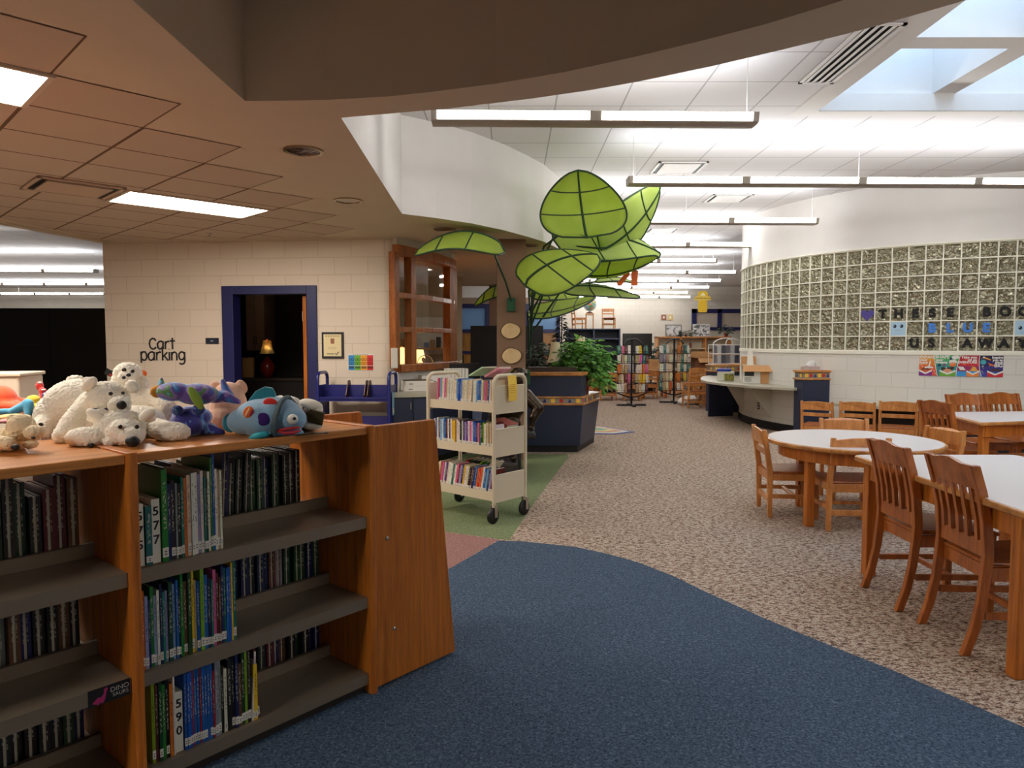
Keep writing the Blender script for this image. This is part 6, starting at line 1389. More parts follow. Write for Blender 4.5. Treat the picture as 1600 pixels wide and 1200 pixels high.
def bandpost(name, label, cat, loc, rz, wx, dy, h, n_f, n_s, mirror=False):
    t = T(name, label, cat, loc, rz)
    m_ = MB(); m_.b2((-wx / 2, -dy / 2, 0), (wx / 2, dy / 2, h - .13)); m_.build('body', NAVY, t, bevel=.003)
    m_ = MB(); m_.b2((-wx / 2 + .004, -dy / 2 + .004, h - .13), (wx / 2 - .004, dy / 2 - .004, h - .03)); m_.build('pattern_band', GRAYS, t)
    for z0, z1 in ((h - .145, h - .12), (h - .035, h)): m_ = MB(); m_.b2((-wx / 2 - .02, -dy / 2 - .02, z0), (wx / 2 + .02, dy / 2 + .02, z1)); m_.build('oak_rail', OAKD, t, bevel=.008)
    zc = h - .0775
    shapes(t, Vector((-wx / 2 + .02, -dy / 2 + .004, 0)), Vector((1, 0, 0)), Vector((0, -1, 0)), n_f, (wx - .04) / n_f, zc, 'sct', .026)
    shapes(t, Vector((-wx / 2 + .004, dy / 2 - .02, 0)), Vector((0, -1, 0)), Vector((-1, 0, 0)), n_s, (dy - .04) / n_s, zc, 'tsc', .026)
    return t
pa = arcang(1290); pw = Vector((CX + CR * math.cos(pa), CY + CR * math.sin(pa), 0)); po = Vector((math.cos(pa), math.sin(pa), 0))
bandpost('counter_post', 'navy end post with oak rails and shapes at the counter end', 'post', pw + po * .265, pa + math.pi / 2 + R(28), .30 + .16, .22, 1.02, 6, 2) if False else None
bandpost('counter_post', 'navy end post with oak rails and shapes at the counter end', 'post', (4.50, 10.62, 0), R(7), .44, .26, 1.02, 6, 2)
bandpost('catalogue_stand', 'navy stand with shape band behind the counter, under the wire rack', 'stand', (4.42, 14.62, 0), R(4), .72, .40, .97, 6, 2)
t = T('tissue_box', 'tissue box with white tissues on top of the navy post', 'box', (4.46, 10.62, 1.021), R(7)); m_ = MB(); m_.b2((-.12, -.06, 0), (.12, .06, .05)); m_.build('carton', pm('tissue_carton', C(196, 176, 172), .6), t)
m_ = MB(); m_.ell((.02, 0, .085), (.075, .05, .06), seg=14, rings=8); m_.ell((-.02, 0, .07), (.05, .045, .045)); mo_ = m_.build('tissues', WHITE, t, smooth=True, angle=180); remesh(mo_, .008, 0, .02, .03)
# open cartons on the curved counter
def carton(name, label, loc, rz, d, mat, flaps=True, inner=None, group=None, cat='box'):
    t = T(name, label, cat, loc, rz, group); x, y, z = d[0] / 2, d[1] / 2, d[2]; w_ = .006; m_ = MB()
    m_.b2((-x, -y, 0), (x, y, .006))
    for lo, hi in (((-x, -y, 0), (-x + w_, y, z)), ((x - w_, -y, 0), (x, y, z)), ((-x, -y, 0), (x, -y + w_, z)), ((-x, y - w_, 0), (x, y, z))): m_.b2(lo, hi)
    m_.build('body', mat, t)
    if flaps:
        fl_m = inner or CARD
        for (a, b_, v_) in (((-x, -y, z), (x, -y, z), (0, -.10, -.10)), ((-x, y, z), (x, y, z), (0, .03, .14)), ((-x, -y, z), (-x, y, z), (-.16, 0, .02)), ((x, -y, z), (x, y, z), (.05, 0, .13))):
            m_ = MB(); a, b_, v_ = Vector(a), Vector(b_), Vector(v_); nn = (b_ - a).cross(v_).normalized() * .004; m_.extr([a, b_, b_ + v_, a + v_], nn); m_.build('flap', fl_m, t)
    return t
t = carton('open_carton', 'white shipping carton with open brown flaps on the curved counter', (4.10, 11.92, .751), R(-14), (.46, .40, .30), CARDW)
m_ = MB(); m_.b2((-.20, -.2025, .12), (-.05, -.2005, .20)); m_.build('print_block', pm('carton_print', C(60, 62, 58), .8), t)
for i in range(4): m_ = MB(); m_.b2((-.20, -.2025, .09 - .02 * i), (-.20 + .12 - .02 * (i % 2), -.2005, .098 - .02 * i)); m_.build('print_line', pm('carton_print', C(60, 62, 58), .8), t)
m_ = MB(); m_.b2((.05, -.2035, .0), (.19, -.2005, .30)); m_.build('brown_strip', CARD, t)
t = T('paper_bundle', 'upright white paper bundle sticking out of the open carton', 'paper', (4.02, 12.0, .76), R(-10)); m_ = MB(); m_.box((0, 0, .26), (.13, .09, .52), (0, 0, 0), taper=.55); m_.build('sheets', PAPER, t)
t = T('storage_tub', 'clear tub with a blue lid on the curved counter', 'tub', (3.78, 12.55, .751), R(-20)); m_ = MB(); m_.b2((-.14, -.10, 0), (.14, .10, .17)); m_.build('tub', pm('cloudy_plastic', C(206, 206, 188), .3), t, bevel=.012)
m_ = MB(); m_.b2((-.02, -.102, .01), (.142, .0, .13)); m_.build('contents', patchmat('tub_contents', [C(90, 110, 50), C(176, 160, 60), C(60, 70, 50)], 30), t); m_ = MB(); m_.b2((-.15, -.11, .17), (.09, .11, .21)); m_.build('lid', pm('royal_blue_lid', C(30, 50, 150), .4), t, bevel=.008)
# low counter along the wall behind the chairs
lc_ = T('wall_counter', 'low dark counter along the curved wall behind the chair row', 'counter', (0, 0, 0)); a0, a1 = arcang(1325), R(290)
m_ = MB(); nn = 24; ri = [(CX + (CR + .015) * math.cos(a0 + (a1 - a0) * k_ / nn), CY + (CR + .015) * math.sin(a0 + (a1 - a0) * k_ / nn)) for k_ in range(nn + 1)]; ro = [(CX + (CR + .50) * math.cos(a0 + (a1 - a0) * k_ / nn), CY + (CR + .50) * math.sin(a0 + (a1 - a0) * k_ / nn)) for k_ in range(nn + 1)]
m_.prism(ri + ro[::-1], .54, .575); m_.build('worktop', CTOP, lc_)
m_ = MB(); ro2 = [(CX + (CR + .06) * math.cos(a0 + (a1 - a0) * k_ / nn), CY + (CR + .06) * math.sin(a0 + (a1 - a0) * k_ / nn)) for k_ in range(nn + 1)]; m_.prism(ri + ro2[::-1], .0, .54); m_.build('back_panel', pm('dark_back_panel', C(40, 34, 32), .7), lc_)
# ================================================================== POSTER AND LETTERS ON THE CURVED WALL
def curve_pt(px, z, out): a = arcang(px); return Vector((CX + (CR + out) * math.cos(a), CY + (CR + out) * math.sin(a), z))
pA, pB = arcang(1436), arcang(1568); pz0, pz1 = .985, 1.262
po_ = T('reading_poster', 'four panel reading poster below the glass blocks', 'poster', curve_pt(1502, pz0, .004)); bz = po_.location.copy()
PL = CR * (pB - pA)
def pp(u, v_, out=.0):   # u along the poster (0..1), v height (0..1)
    a = pA + (pB - pA) * u; r_ = CR + .008 + out; return Vector((CX + r_ * math.cos(a), CY + r_ * math.sin(a), pz0 + (pz1 - pz0) * v_)) - bz
def patch(poly, mat, name, parent, out):
    mb = MB(); mb.face([pp(u, v_, out) for u, v_ in poly]); return mb.build(name, mat, parent)
def cm(nm, *c): return pm('poster_' + nm, C(*c), .6)
m_ = MB()
for i in range(24): m_.add([pp(i / 24, 0), pp((i + 1) / 24, 0), pp((i + 1) / 24, 1), pp(i / 24, 1)], [(0, 1, 2, 3)])
m_.build('sheet', cm('white', 232, 230, 224), po_)
def edge(u0, s_, n=8): return [(u0 + s_ * math.sin(math.pi * .5 * (k_ / n)) , 1 - k_ / n) for k_ in range(n + 1)]
E1 = [(.188 + .042 * (k_ / 8) ** 1.5, 1 - k_ / 8) for k_ in range(9)]; E2 = [(.497 - .045 * math.sin(math.pi * .5 * k_ / 8), 1 - k_ / 8) for k_ in range(9)]; E3 = [(.722 - .008 * math.sin(math.pi * k_ / 8) + .028 * (k_ / 8) ** 2, 1 - k_ / 8) for k_ in range(9)]
E0 = [(.0, 1 - k_ / 8) for k_ in range(9)]; E4 = [(1.0, 1 - k_ / 8) for k_ in range(9)]
def panel(L_, R_, bands, name):
    out = []
    for k_ in range(8):
        f_ = k_ / 8
        mat = bands[min(len(bands) - 1, int(f_ * len(bands)))]
        d = .004
        for i in range(4):
            q = lambda e, f, i: (e[k_][0] + d + (f[k_][0] - d - e[k_][0] - d) * i / 4, e[k_][1]); q2 = lambda e, f, i: (e[k_ + 1][0] + d + (f[k_ + 1][0] - d - e[k_ + 1][0] - d) * i / 4, e[k_ + 1][1])
            out.append((mat, [q2(L_, R_, i), q2(L_, R_, i + 1), q(L_, R_, i + 1), q(L_, R_, i)]))
    ms_ = list(dict.fromkeys([o_[0] for o_ in out])); mb = MB()
    for mat, poly in out: mb.k = ms_.index(mat); mb.face([pp(u, v_, .0012) for u, v_ in poly])
    return mb.build(name, ms_, po_)
p1 = panel(E0, E1, [cm('o1', 226, 160, 50), cm('o2', 224, 130, 46), cm('o3', 222, 100, 50), cm('o4', 214, 84, 56)], 'orange_panel')
p2 = panel(E1, E2, [cm('g1', 86, 174, 96), cm('g2', 70, 164, 120), cm('g3', 58, 150, 146), cm('g4', 50, 136, 154)], 'teal_panel')
p3 = panel(E2, E3, [cm('r1', 186, 30, 52), cm('r2', 206, 40, 50), cm('r3', 150, 40, 96), cm('r4', 60, 150, 214)], 'red_panel')
p4 = panel(E3, E4, [cm('n1', 34, 24, 66), cm('n2', 40, 30, 96), cm('n3', 50, 44, 130), cm('n4', 60, 70, 160)], 'navy_panel')
WHT = cm('white', 232, 230, 224)
def ptext(s, u, v_, size, parent, align='LEFT', bold=.002):
    a = pA + (pB - pA) * u; xd = Vector((-math.sin(a), math.cos(a), 0)); 
    me = textmesh(s, size, .0004, bold, align); me.materials.clear(); me.materials.append(WHT)
    # wrap on the curve
    for vt in me.vertices:
        uu = u + vt.co.x / PL; vv = v_ + vt.co.y / (pz1 - pz0); vt.co = pp(uu, vv, .0028 + vt.co.z)
    o_ = bpy.data.objects.new('lettering', me); COL.objects.link(o_); o_.parent = parent; return o_
ptext('EXPAND', .008, .90, .052, p1); ptext('your', .010, .76, .046, p1); ptext('mind', .010, .63, .046, p1)
ptext('SHAPE', .200, .91, .056, p2); ptext('your', .204, .77, .046, p2); ptext('dreams', .208, .66, .044, p2)
ptext('Take you', .690, .91, .046, p3, 'RIGHT'); ptext('on an', .690, .79, .044, p3, 'RIGHT'); ptext('ADVENTURE', .692, .67, .042, p3, 'RIGHT')
ptext('Inspire', .990, .91, .044, p4, 'RIGHT'); ptext('you to', .990, .79, .042, p4, 'RIGHT'); ptext('think', .990, .67, .042, p4, 'RIGHT'); ptext('BIG', .990, .53, .060, p4, 'RIGHT')
def pbook(u, w_, cover, parent, glow=None):
    patch([(u - w_, .22), (u, .08), (u, -.0 + .0), (u - w_, .0)], cover, 'book_cover_shape', parent, .0024); patch([(u, .08), (u + w_, .22), (u + w_, .0), (u, .0)], cover, 'book_cover_shape', parent, .0024)
    if glow: patch([(u - w_ * .8, .28), (u + w_ * .8, .28), (u + w_ * .5, .36), (u, .38), (u - w_ * .5, .36)], glow, 'dark_page_shape', parent, .0022)
    patch([(u - w_, .30), (u, .15), (u, .07), (u - w_, .22)], WHT, 'page_shape', parent, .0032); patch([(u, .15), (u + w_, .30), (u + w_, .22), (u, .07)], WHT, 'page_shape', parent, .0032)
def disc(u, v_, r_, mat, nm, parent, out=.0026, sy=1):
    patch([(u + r_ / PL * math.cos(R(a)), v_ + sy * r_ / (pz1 - pz0) * math.sin(R(a))) for a in range(0, 360, 30)], mat, nm, parent, out)
pbook(.083, .080, cm('purple', 130, 44, 140), p1, cm('brown', 110, 60, 30)); patch([(.11, .38), (.135, .72), (.150, .73), (.132, .38)], WHT, 'beam_shape', p1, .0026)
for k_ in range(5): disc(.085 + .02 * k_, .40 + .02 * (k_ % 2), .012, WHT, 'spark_shape', p1)
for u, v_ in ((.03, .53), (.045, .44), (.2, .12), (.19, .24)): disc(u, v_, .007, cm('cream', 240, 214, 190), 'spark_shape', p1, .0030)
pbook(.350, .095, cm('lime', 110, 170, 50), p2); disc(.35, .26, .05, cm('skin', 224, 160, 120), 'face_shape', p2, .0027, .5); disc(.35, .33, .058, cm('hair', 60, 34, 30), 'hair_shape', p2, .0024, .5); disc(.295, .36, .022, cm('hair', 60, 34, 30), 'hair_shape', p2, .0024); disc(.405, .40, .022, cm('hair', 60, 34, 30), 'hair_shape', p2, .0024)
for u, v_, r_, mt in ((.385, .84, .018, cm('navyc', 30, 44, 110)), (.43, .90, .034, WHT), (.455, .92, .03, WHT), (.40, .69, .034, WHT), (.425, .72, .026, WHT), (.41, .56, .036, cm('cloudo', 236, 120, 60)), (.25, .52, .022, cm('navyc', 30, 44, 110)), (.31, .54, .018, cm('mauve', 130, 70, 130)), (.335, .40, .010, WHT), (.24, .38, .010, cm('mauve', 130, 70, 130))): disc(u, v_, r_, mt, 'cloud_shape', p2, .0026, .8)
pbook(.648, .075, cm('orange', 232, 136, 56), p3, None); patch([(.470, .47), (.535, .46), (.565, .30), (.500, .30)], WHT, 'sail_shape', p3, .0027); patch([(.49, .27), (.57, .29), (.55, .24), (.50, .24)], cm('hull', 130, 30, 60), 'hull_shape', p3, .0028); disc(.66, .36, .03, cm('sun', 232, 170, 60), 'sun_shape', p3); patch([(.60, .27), (.72, .27), (.70, .33), (.62, .33)], cm('sand', 226, 176, 90), 'island_shape', p3, .0025)
for u, v_ in ((.51, .56), (.60, .50), (.53, .80)): patch([(u, v_), (u + .07, v_ + .02), (u + .05, v_ - .02)], cm('streak', 240, 110, 60), 'streak_shape', p3, .0026)
pbook(.905, .092, cm('redb', 206, 34, 48), p4, cm('brownd', 74, 44, 26)); disc(.765, .69, .033, cm('planet', 70, 170, 180), 'planet_shape', p4)
patch([(.82, .66), (.86, .60), (.93, .52), (.90, .50), (.84, .54)], cm('flame', 236, 120, 40), 'flame_shape', p4, .0026); patch([(.755, .95), (.80, .91), (.86, .80), (.84, .78), (.78, .86)], cm('rocket', 232, 150, 70), 'rocket_shape', p4, .0027); disc(.77, .915, .012, WHT, 'rocket_nose_shape', p4, .0029)
for u, v_, r_ in ((.76, .49, .010), (.77, .39, .004), (.755, .26, .007), (.765, .17, .005), (.84, .50, .004), (.745, .85, .005)): disc(u, v_, r_, cm('moon', 196, 196, 150), 'star_shape', p4)
# letters on the glass blocks
def block_center(k, r_): a = ref + (k + .5) * da; return a, ZB0 + (6 - r_ + .5) * .2032
def kcol(px): return math.floor((arcang(px) - ref) / da)
LG = 'letters stuck on the glass blocks'
INKB = pm('black_card_letter', C(20, 18, 18), .7); INKBL = pm('blue_card_letter', C(74, 136, 220), .7); SKYC = pm('pale_blue_card', C(176, 208, 228), .7)
WORD = {4: 'the message top line', 5: 'the blue middle line', 6: 'the bottom line'}
def bletter(ch, k, r_, mat, label, h=.155):
    a, z = block_center(k, r_); o_ = Vector((CX + (CR - .008) * math.cos(a), CY + (CR - .008) * math.sin(a), z)); xd = Vector((-math.sin(a), math.cos(a), 0))
    me = textmesh(ch, h, .0015, .009); me.materials.clear(); me.materials.append(mat)
    o = bpy.data.objects.new('wall_letter', me); COL.objects.link(o); o.matrix_world = frame_mtx(o_, xd); tag(o, label, 'letter', LG); return o
kT = kcol(1380)
nth = {'E': ['first E of THESE', 'last E of THESE']}
for i, (ch, kk, l) in enumerate((('T', 0, 'black letter T starting the top line on the glass blocks'), ('H', 1, 'black letter H right of the T on the glass blocks'), ('E', 2, 'black letter E right of the H on the glass blocks'), ('S', 3, 'black letter S above the blue B card'), ('E', 4, 'black letter E above the blue L'), ('B', 6, 'black letter B above the blue E'), ('O', 7, 'black letter O right of the black B'), ('O', 8, 'black letter O above the smiling blue card'))): bletter(ch, kT + kk, 4, INKB, l)
for ch, kk, l in (('B', 3, 'blue letter B starting the blue word'), ('L', 4, 'blue letter L second in the blue word'), ('U', 5, 'blue letter U third in the blue word'), ('E', 6, 'blue letter E ending the blue word')): bletter(ch, kT + kk, 5, INKBL, l)
for ch, kk, l in (('U', 2, 'black letter U starting the bottom line'), ('S', 3, 'black letter S below the blue B'), ('A', 5, 'black letter A below the blue U'), ('W', 6, 'black letter W below the blue E'), ('A', 7, 'black letter A right of the W'), ('Y', 8, 'black letter Y at the end of the bottom line')): bletter(ch, kT + kk, 6, INKB, l)
a, z = block_center(kT - 1, 4); h_o = T('paper_heart', 'purple paper heart left of the T on the glass blocks', 'paper', (CX + (CR - .009) * math.cos(a), CY + (CR - .009) * math.sin(a), z), a + math.pi / 2, LG)
m_ = MB(); m_.extr([(.088 * math.sin(R(q_)) ** 3 if False else .0056 * 16 * math.sin(R(q_)) ** 3, -.002, .0056 * (13 * math.cos(R(q_)) - 5 * math.cos(2 * R(q_)) - 2 * math.cos(3 * R(q_)) - math.cos(4 * R(q_)))) for q_ in range(0, 360, 12)], (0, .002, 0)); m_.build('heart', pm('purple_paper', C(84, 74, 150), .7), h_o)
for kk, l, smile in ((1, 'pale blue card with two round eyes on the glass blocks', False), (8, 'pale blue smiling face card at the right frame edge', True)):
    a, z = block_center(kT + kk, 5); t = T('face_card', l, 'card', (CX + (CR - .009) * math.cos(a), CY + (CR - .009) * math.sin(a), z), a + math.pi / 2, 'blue face cards on the glass blocks')
    m_ = MB(); m_.b2((-.094, -.004, -.094), (.094, 0, .094)); m_.build('card', SKYC, t)
    for s_ in (-1, 1):
        m_ = MB(); m_.extr([(s_ * (.042 if not smile else .034) + .022 * math.cos(R(q_)), -.0042, (.035 if not smile else 0) + .024 * math.sin(R(q_))) for q_ in range(0, 360, 20)], (0, -.001, 0)); m_.build('eye', pm('eye_ink', C(20, 26, 40), .6), t)
        m_ = MB(); m_.extr([(s_ * (.042 if not smile else .034) - .010 + .007 * math.cos(R(q_)), -.0053, (.040 if not smile else .008) + .007 * math.sin(R(q_))) for q_ in range(0, 360, 30)], (0, -.001, 0)); m_.build('eye_glint', SKYC, t)
    m_ = MB(); m_.tube([(x, -.005, (-.015 if not smile else -.062 + .03 * (x / .06) ** 2)) for x in [-.04 + .08 * q_ / 8 for q_ in range(9)]], .002, 5); m_.build('mouth_line', pm('mouth_grey', C(120, 140, 156), .6), t)
# ================================================================== BACK OF THE ROOM
# spinner racks
WIRE = pm('black_wire', C(26, 22, 20), .4, .4)
def spinner(label, loc, rz, arch, tiers_books, who):
    t = T('spinner_rack', label, 'book rack', loc, rz, 'black revolving book racks')
    m_ = MB(); m_.b2((-.33, -.03, .0), (.33, .03, .04)); m_.b2((-.03, -.33, .0), (.03, .33, .04)); m_.build('foot', BLK, t)
    m_ = MB(); m_.cyl((0, 0, .04), (0, 0, 1.50), .022, n=10); m_.build('pole', BLK, t)
    m_ = MB(); m_.tube([(.0 + .20 * math.sin(R(a)), -.10, 1.34 + .16 * math.cos(R(a))) for a in range(-75, 76, 15)], .018, 6); m_.build('arched_handle', BLK, t)
    m_ = MB(); m_.tube([(-.34 + .68 * i / 12, -.05, .30 - .10 * math.sin(math.pi * i / 12)) for i in range(13)], .016, 6); m_.build('lower_bow', BLK, t)
    for k_ in range(5):
        z = 1.17 - k_ * .215; m_ = MB()
        for y in (-.17, .17): m_.tube([(-.36, y, z), (.36, y, z)], .007, 5); m_.tube([(-.36, y, z + .05), (.36, y, z + .05)], .004, 4)
        for x in (-.36, -.05, .05, .36): m_.tube([(x, -.17, z), (x, .17, z)], .006, 5); m_.tube([(x, -.17, z), (x, -.17, z + .05)], .004, 4)
        m_.build('wire_tier', WIRE, t)
        cols = ['cream', 'tan', 'white', 'white', 'cream', 'tan', 'grey', 'brown', 'tan', 'cream', 'black', 'maroon', 'teal', 'yellow', 'orange', 'grey', 'white', 'pink']
        for sd, xa in ((-1, -.345), (1, .055)):
            for j in range(4):
                cc = rnd.choice(cols); wdt = .085 if j == 0 and k_ % 2 == (0 if sd < 0 else 1) else .058
                p_ = Vector(loc) + Matrix.Rotation(rz, 3, 'Z') @ Vector((xa + .036 + .072 * j, -.155, z + .008))
                book(p_, rz, wdt, rnd.uniform(.16, .19), .10, cc, '%s book, %s from left on %s tier of %s' % (cc, ORD[j + (0 if sd < 0 else 4)], ORD[k_], who), 'books on the spinner racks', sticker=False, lean=R(rnd.choice((0, 0, -6, 4))))
    return t
spinner('black spinner rack of picture books beside the trailing plant', (2.68, 15.9, 0), R(4), 1, 0, 'spinner rack beside the plant')
spinner('black spinner rack farther right, before the stacked chairs', (3.80, 16.65, 0), R(-6), 1, 0, 'right hand spinner rack')
# navy shelf unit
ns = T('shelf_unit', 'empty navy shelf unit against the rear wall behind the plant', 'shelf', (2.30, 20.0, 0)); H_ = 1.80
m_ = MB(); 
for x in (-.73, 0, .73): m_.b2((x - .018, 0, 0), (x + .018, .4, H_))
for z in (0.06, .42, .78, 1.14, 1.50, H_ - .03): m_.b2((-.73, 0, z), (.73, .4, z + .03))
m_.build('frame', pm('slate_shelf', C(72, 80, 104), .5), ns); m_ = MB(); m_.b2((-.73, .385, 0), (.73, .4, H_)); m_.build('back_panel', pm('slate_back', C(40, 42, 52), .6), ns)
def minichair(label, loc, rz, k):
    t = low_chair(label, loc, rz, 'doll sized chairs on the navy shelf unit', k); t.name = 'doll_chair'; return t
minichair('doll sized wooden chair at the left on the navy shelf unit', (1.74, 20.2, H_ + .001), R(-80), .80)
minichair('doll sized wooden chair at the right on the navy shelf unit', (2.70, 20.05, H_ + .001), R(180), .78)
t = T('doll_table', 'small wooden table carrying the globe on the navy shelf unit', 'table', (2.20, 20.2, H_ + .001)); m_ = MB(); m_.b2((-.11, -.11, .38), (.11, .11, .44)); m_.build('top', OAKD, t)
for x in (-.1, .1):
    for y in (-.1, .1): m_ = MB(); m_.b2((x - .008, y - .008, 0), (x + .008, y + .008, .38)); m_.build('leg', OAKD, t)
GLB = patchmat('globe_map', [C(150, 190, 216), C(160, 200, 222), C(110, 160, 90), C(196, 180, 90), C(214, 110, 110)], 7)
t = T('globe', 'world globe on a stand on the small wooden table', 'globe', (2.20, 20.2, H_ + .442)); m_ = MB(); m_.ell((0, 0, .235), .165, seg=28, rings=18); m_.build('sphere', GLB, t, smooth=True, angle=180); m_ = MB(); m_.lathe([(.09, 0), (.085, .02), (.02, .045), (.012, .07)], n=18); m_.build('foot', pm('dark_wood_foot', C(70, 36, 24), .4), t, smooth=True)
m_ = MB(); m_.tube([(.178 * math.cos(R(a)), 0, .235 + .178 * math.sin(R(a))) for a in range(-90, 271, 15)], .007, 6); m_.build('meridian_ring', BLK, t, smooth=True)
# dark screen, wooden shelving, pictures
t = T('flat_screen', 'large dark flat screen behind the left spinner rack', 'screen', (3.42, 19.4, 0)); m_ = MB(); m_.b2((-.40, 0, 1.05), (.40, .06, 1.66)); m_.build('panel', pm('screen_black', C(34, 30, 28), .25), t, bevel=.008); m_ = MB(); m_.b2((-.08, .06, .0), (.08, .16, 1.2)); m_.b2((-.35, -.1, 0), (.35, .3, .05)); m_.build('stand', BLK, t)
ws = T('shelf_unit', 'pale wooden shelf unit with pictures standing on top, rear wall', 'shelf', (5.30, 21.0, 0)); H2 = 1.58; m_ = MB()
for x in (-1.0, -.32, .42, 1.15): m_.b2((x - .02, 0, 0), (x + .02, .38, H2))
m_.b2((-1.02, 0, H2 - .035), (1.17, .40, H2))
m_.build('frame', CHW, ws); 
for z in (.05, .45, .85, 1.22): m_ = MB(); m_.b2((-.98, .02, z), (1.13, .37, z + .025)); m_.build('shelf_board', pm('pale_shelf', C(206, 190, 160), .5), ws)
m_ = MB(); m_.b2((-1.0, .37, 0), (1.15, .39, H2)); m_.build('back_panel', pm('cream_back', C(206, 196, 176), .7), ws)
def photo(label, x, w, h, fcol, tone, lean):
    t = T('framed_picture', label, 'picture', (x, 21.12, H2 + .001)); t.rotation_euler = (R(-9), 0, R(lean)); m_ = MB(); m_.b2((-w / 2, -.012, 0), (w / 2, .012, h)); m_.build('frame', fcol, t); m_ = MB(); m_.b2((-w / 2 + .03, -.0135, .03), (w / 2 - .03, -.012, h - .03)); m_.build('print', patchmat('photo_%s' % label.split()[0], tone, 5), t); return t
photo('grey framed faded photograph, left of two on the wooden shelf unit', 4.80, .50, .36, pm('grey_frame', C(120, 114, 108), .4), [C(206, 200, 196), C(190, 186, 184), C(110, 106, 104), C(216, 212, 208)], 6)
photo('silver framed black and white print, right of two on the shelf unit', 5.62, .50, .38, pm('silver_frame', C(196, 192, 186), .3, .4), [C(190, 186, 184), C(90, 88, 88), C(214, 212, 210), C(140, 138, 138)], -4)
bushplant('potted_plant', 'small trailing plant between the two framed pictures', (5.16, 21.12, H2 + .001), (.05, .06), 60, .26, .1, .10, .09, LEAFD, zc=.03)
bushplant('potted_plant', 'leafy plant at the right end of the wooden shelf unit', (6.36, 21.15, H2 + .001), (.07, .10), 70, .22, .1, .16, .10, LEAFD, zc=.08)
bushplant('floor_plant', 'tall dark leafy plant between the two spinner racks', (3.86, 19.7, 0), (.16, .3), 220, .30, .25, .50, .13, LEAFD, zc=.60, potmat=BLK)
t = T('figurine', 'tiny brown bottle on the upper shelf of the wooden unit', 'bottle', (5.30, 21.16, 1.246)); m_ = MB(); m_.lathe([(.04, 0), (.04, .13), (.015, .17), (.015, .23), (.001, .23)], n=12); m_.build('body', pm('brown_glass', C(110, 56, 36), .3), t, smooth=True)
# light switches
for x, c_, l in ((6.02, C(150, 96, 76), 'reddish switch plate, left of two on the rear wall'), (6.28, C(206, 180, 120), 'yellowish switch plate, right of two on the rear wall')):
    t = T('switch_plate', l, 'switch', (x, 28.285, 2.28), 0, 'switch plates on the rear wall'); m_ = MB(); m_.b2((-.10, -.012, 0), (.10, .0, .22)); m_.build('plate', pm('switch_%d' % int(x * 100), c_, .5), t); m_ = MB(); m_.b2((-.03, -.018, .07), (.03, -.012, .15)); m_.build('toggle', WHITE, t)
# hanging sign
hs = T('hanging_sign', 'yellow paper key shaped chapter books sign hanging on wires', 'sign', (3.98, 14.9, 2.05)); 
YS = pm('yellow_card', C(226, 184, 40), .7)
m_ = MB(); prof = [(-.085, .0), (.085, 0), (.10, .06), (.085, .26), (.11, .27), (.12, .30), (.10, .40), (.07, .44), (-.07, .44), (-.10, .40), (-.12, .30), (-.11, .27), (-.085, .26), (-.10, .06)]
m_.extr([(x, 0, z) for x, z in prof], (0, .006, 0)); m_.build('card', YS, hs); m_ = MB(); m_.b2((-.17, -.004, .25), (.17, -.001, .33)); m_.build('name_strip', pm('sign_strip', C(232, 198, 84), .7), hs)
text('CHAPTER BOOKS', .040, pm('sign_brown', C(84, 56, 20), .7), frame_mtx((0, -.0055, .29), (1, 0, 0)), hs, bold=.001)
m_ = MB(); m_.extr([(-.05, -.002, .34), (.05, -.002, .34), (.05, -.002, .37), (0, -.002, .415), (-.05, -.002, .37)], (0, .001, 0)); m_.build('house_cutout', pm('cream_strip', C(236, 224, 170), .7), hs)
m_ = MB(); m_.cyl((0, .003, .43), (0, .003, ZU - 2.05 - .002), .0025, n=5); m_.build('hanger', HANG, hs)
oh = T('hanging_sign', 'orange paper letter shapes hanging behind the leaf canopies', 'sign', (1.317, 8.35, 2.10)); m_ = MB(); OR_ = pm('orange_card', C(232, 106, 44), .7)
m_.extr([(.075, 0, .0), (.15, 0, .0), (.15, 0, .17), (.075, 0, .17)], (0, .006, 0)); m_.extr([(-.085, 0, .0), (-.045, 0, -.005), (.055, 0, .12), (.05, 0, .17), (.02, 0, .16), (-.09, 0, .03)], (0, .006, 0)); m_.build('letter_shape', OR_, oh); m_ = MB(); m_.cyl((.11, .003, .17), (.11, .003, ZU - 2.10 - .002), .002, n=5); m_.cyl((.04, .003, .16), (.04, .003, ZU - 2.10 - .002), .002, n=5); m_.build('hanger', HANG, oh)
# tables, stacked chairs and cartons near the spinners
table('wooden activity table behind the left spinner rack', rpoly(2.05, 17.5, 3.05, 18.2), .68, [(2.13, 17.58), (2.97, 17.58), (2.13, 18.12), (2.97, 18.12)], 'oak tables at the rear of the room')
table('wooden table under the small carton between the spinner racks', rpoly(3.28, 18.0, 4.0, 18.6), .72, [(3.36, 18.08), (3.92, 18.08), (3.36, 18.52), (3.92, 18.52)], 'oak tables at the rear of the room')
table('wooden table behind the right spinner rack', rpoly(4.2, 18.6, 5.2, 19.3), .70, [(4.28, 18.68), (5.12, 18.68), (4.28, 19.22), (5.12, 19.22)], 'oak tables at the rear of the room')
CGp = 'low chairs around the rear tables'
for x, y, rz, l in ((2.35, 17.25, 8, 'low chair at the rear table left of the left spinner rack'), (2.92, 17.2, -6, 'low chair hidden behind the left spinner rack'), (3.45, 17.75, 4, 'low chair under the small carton table'), (4.45, 18.2, -4, 'low chair behind the right spinner rack, left one'), (4.95, 18.25, 6, 'low chair behind the right spinner rack, right one'), (1.85, 16.9, 60, 'low chair turned sideways beside the trailing plant')): low_chair(l, (x, y, 0), R(rz), CGp, .95)
SCp = 'chairs stacked behind the counter'
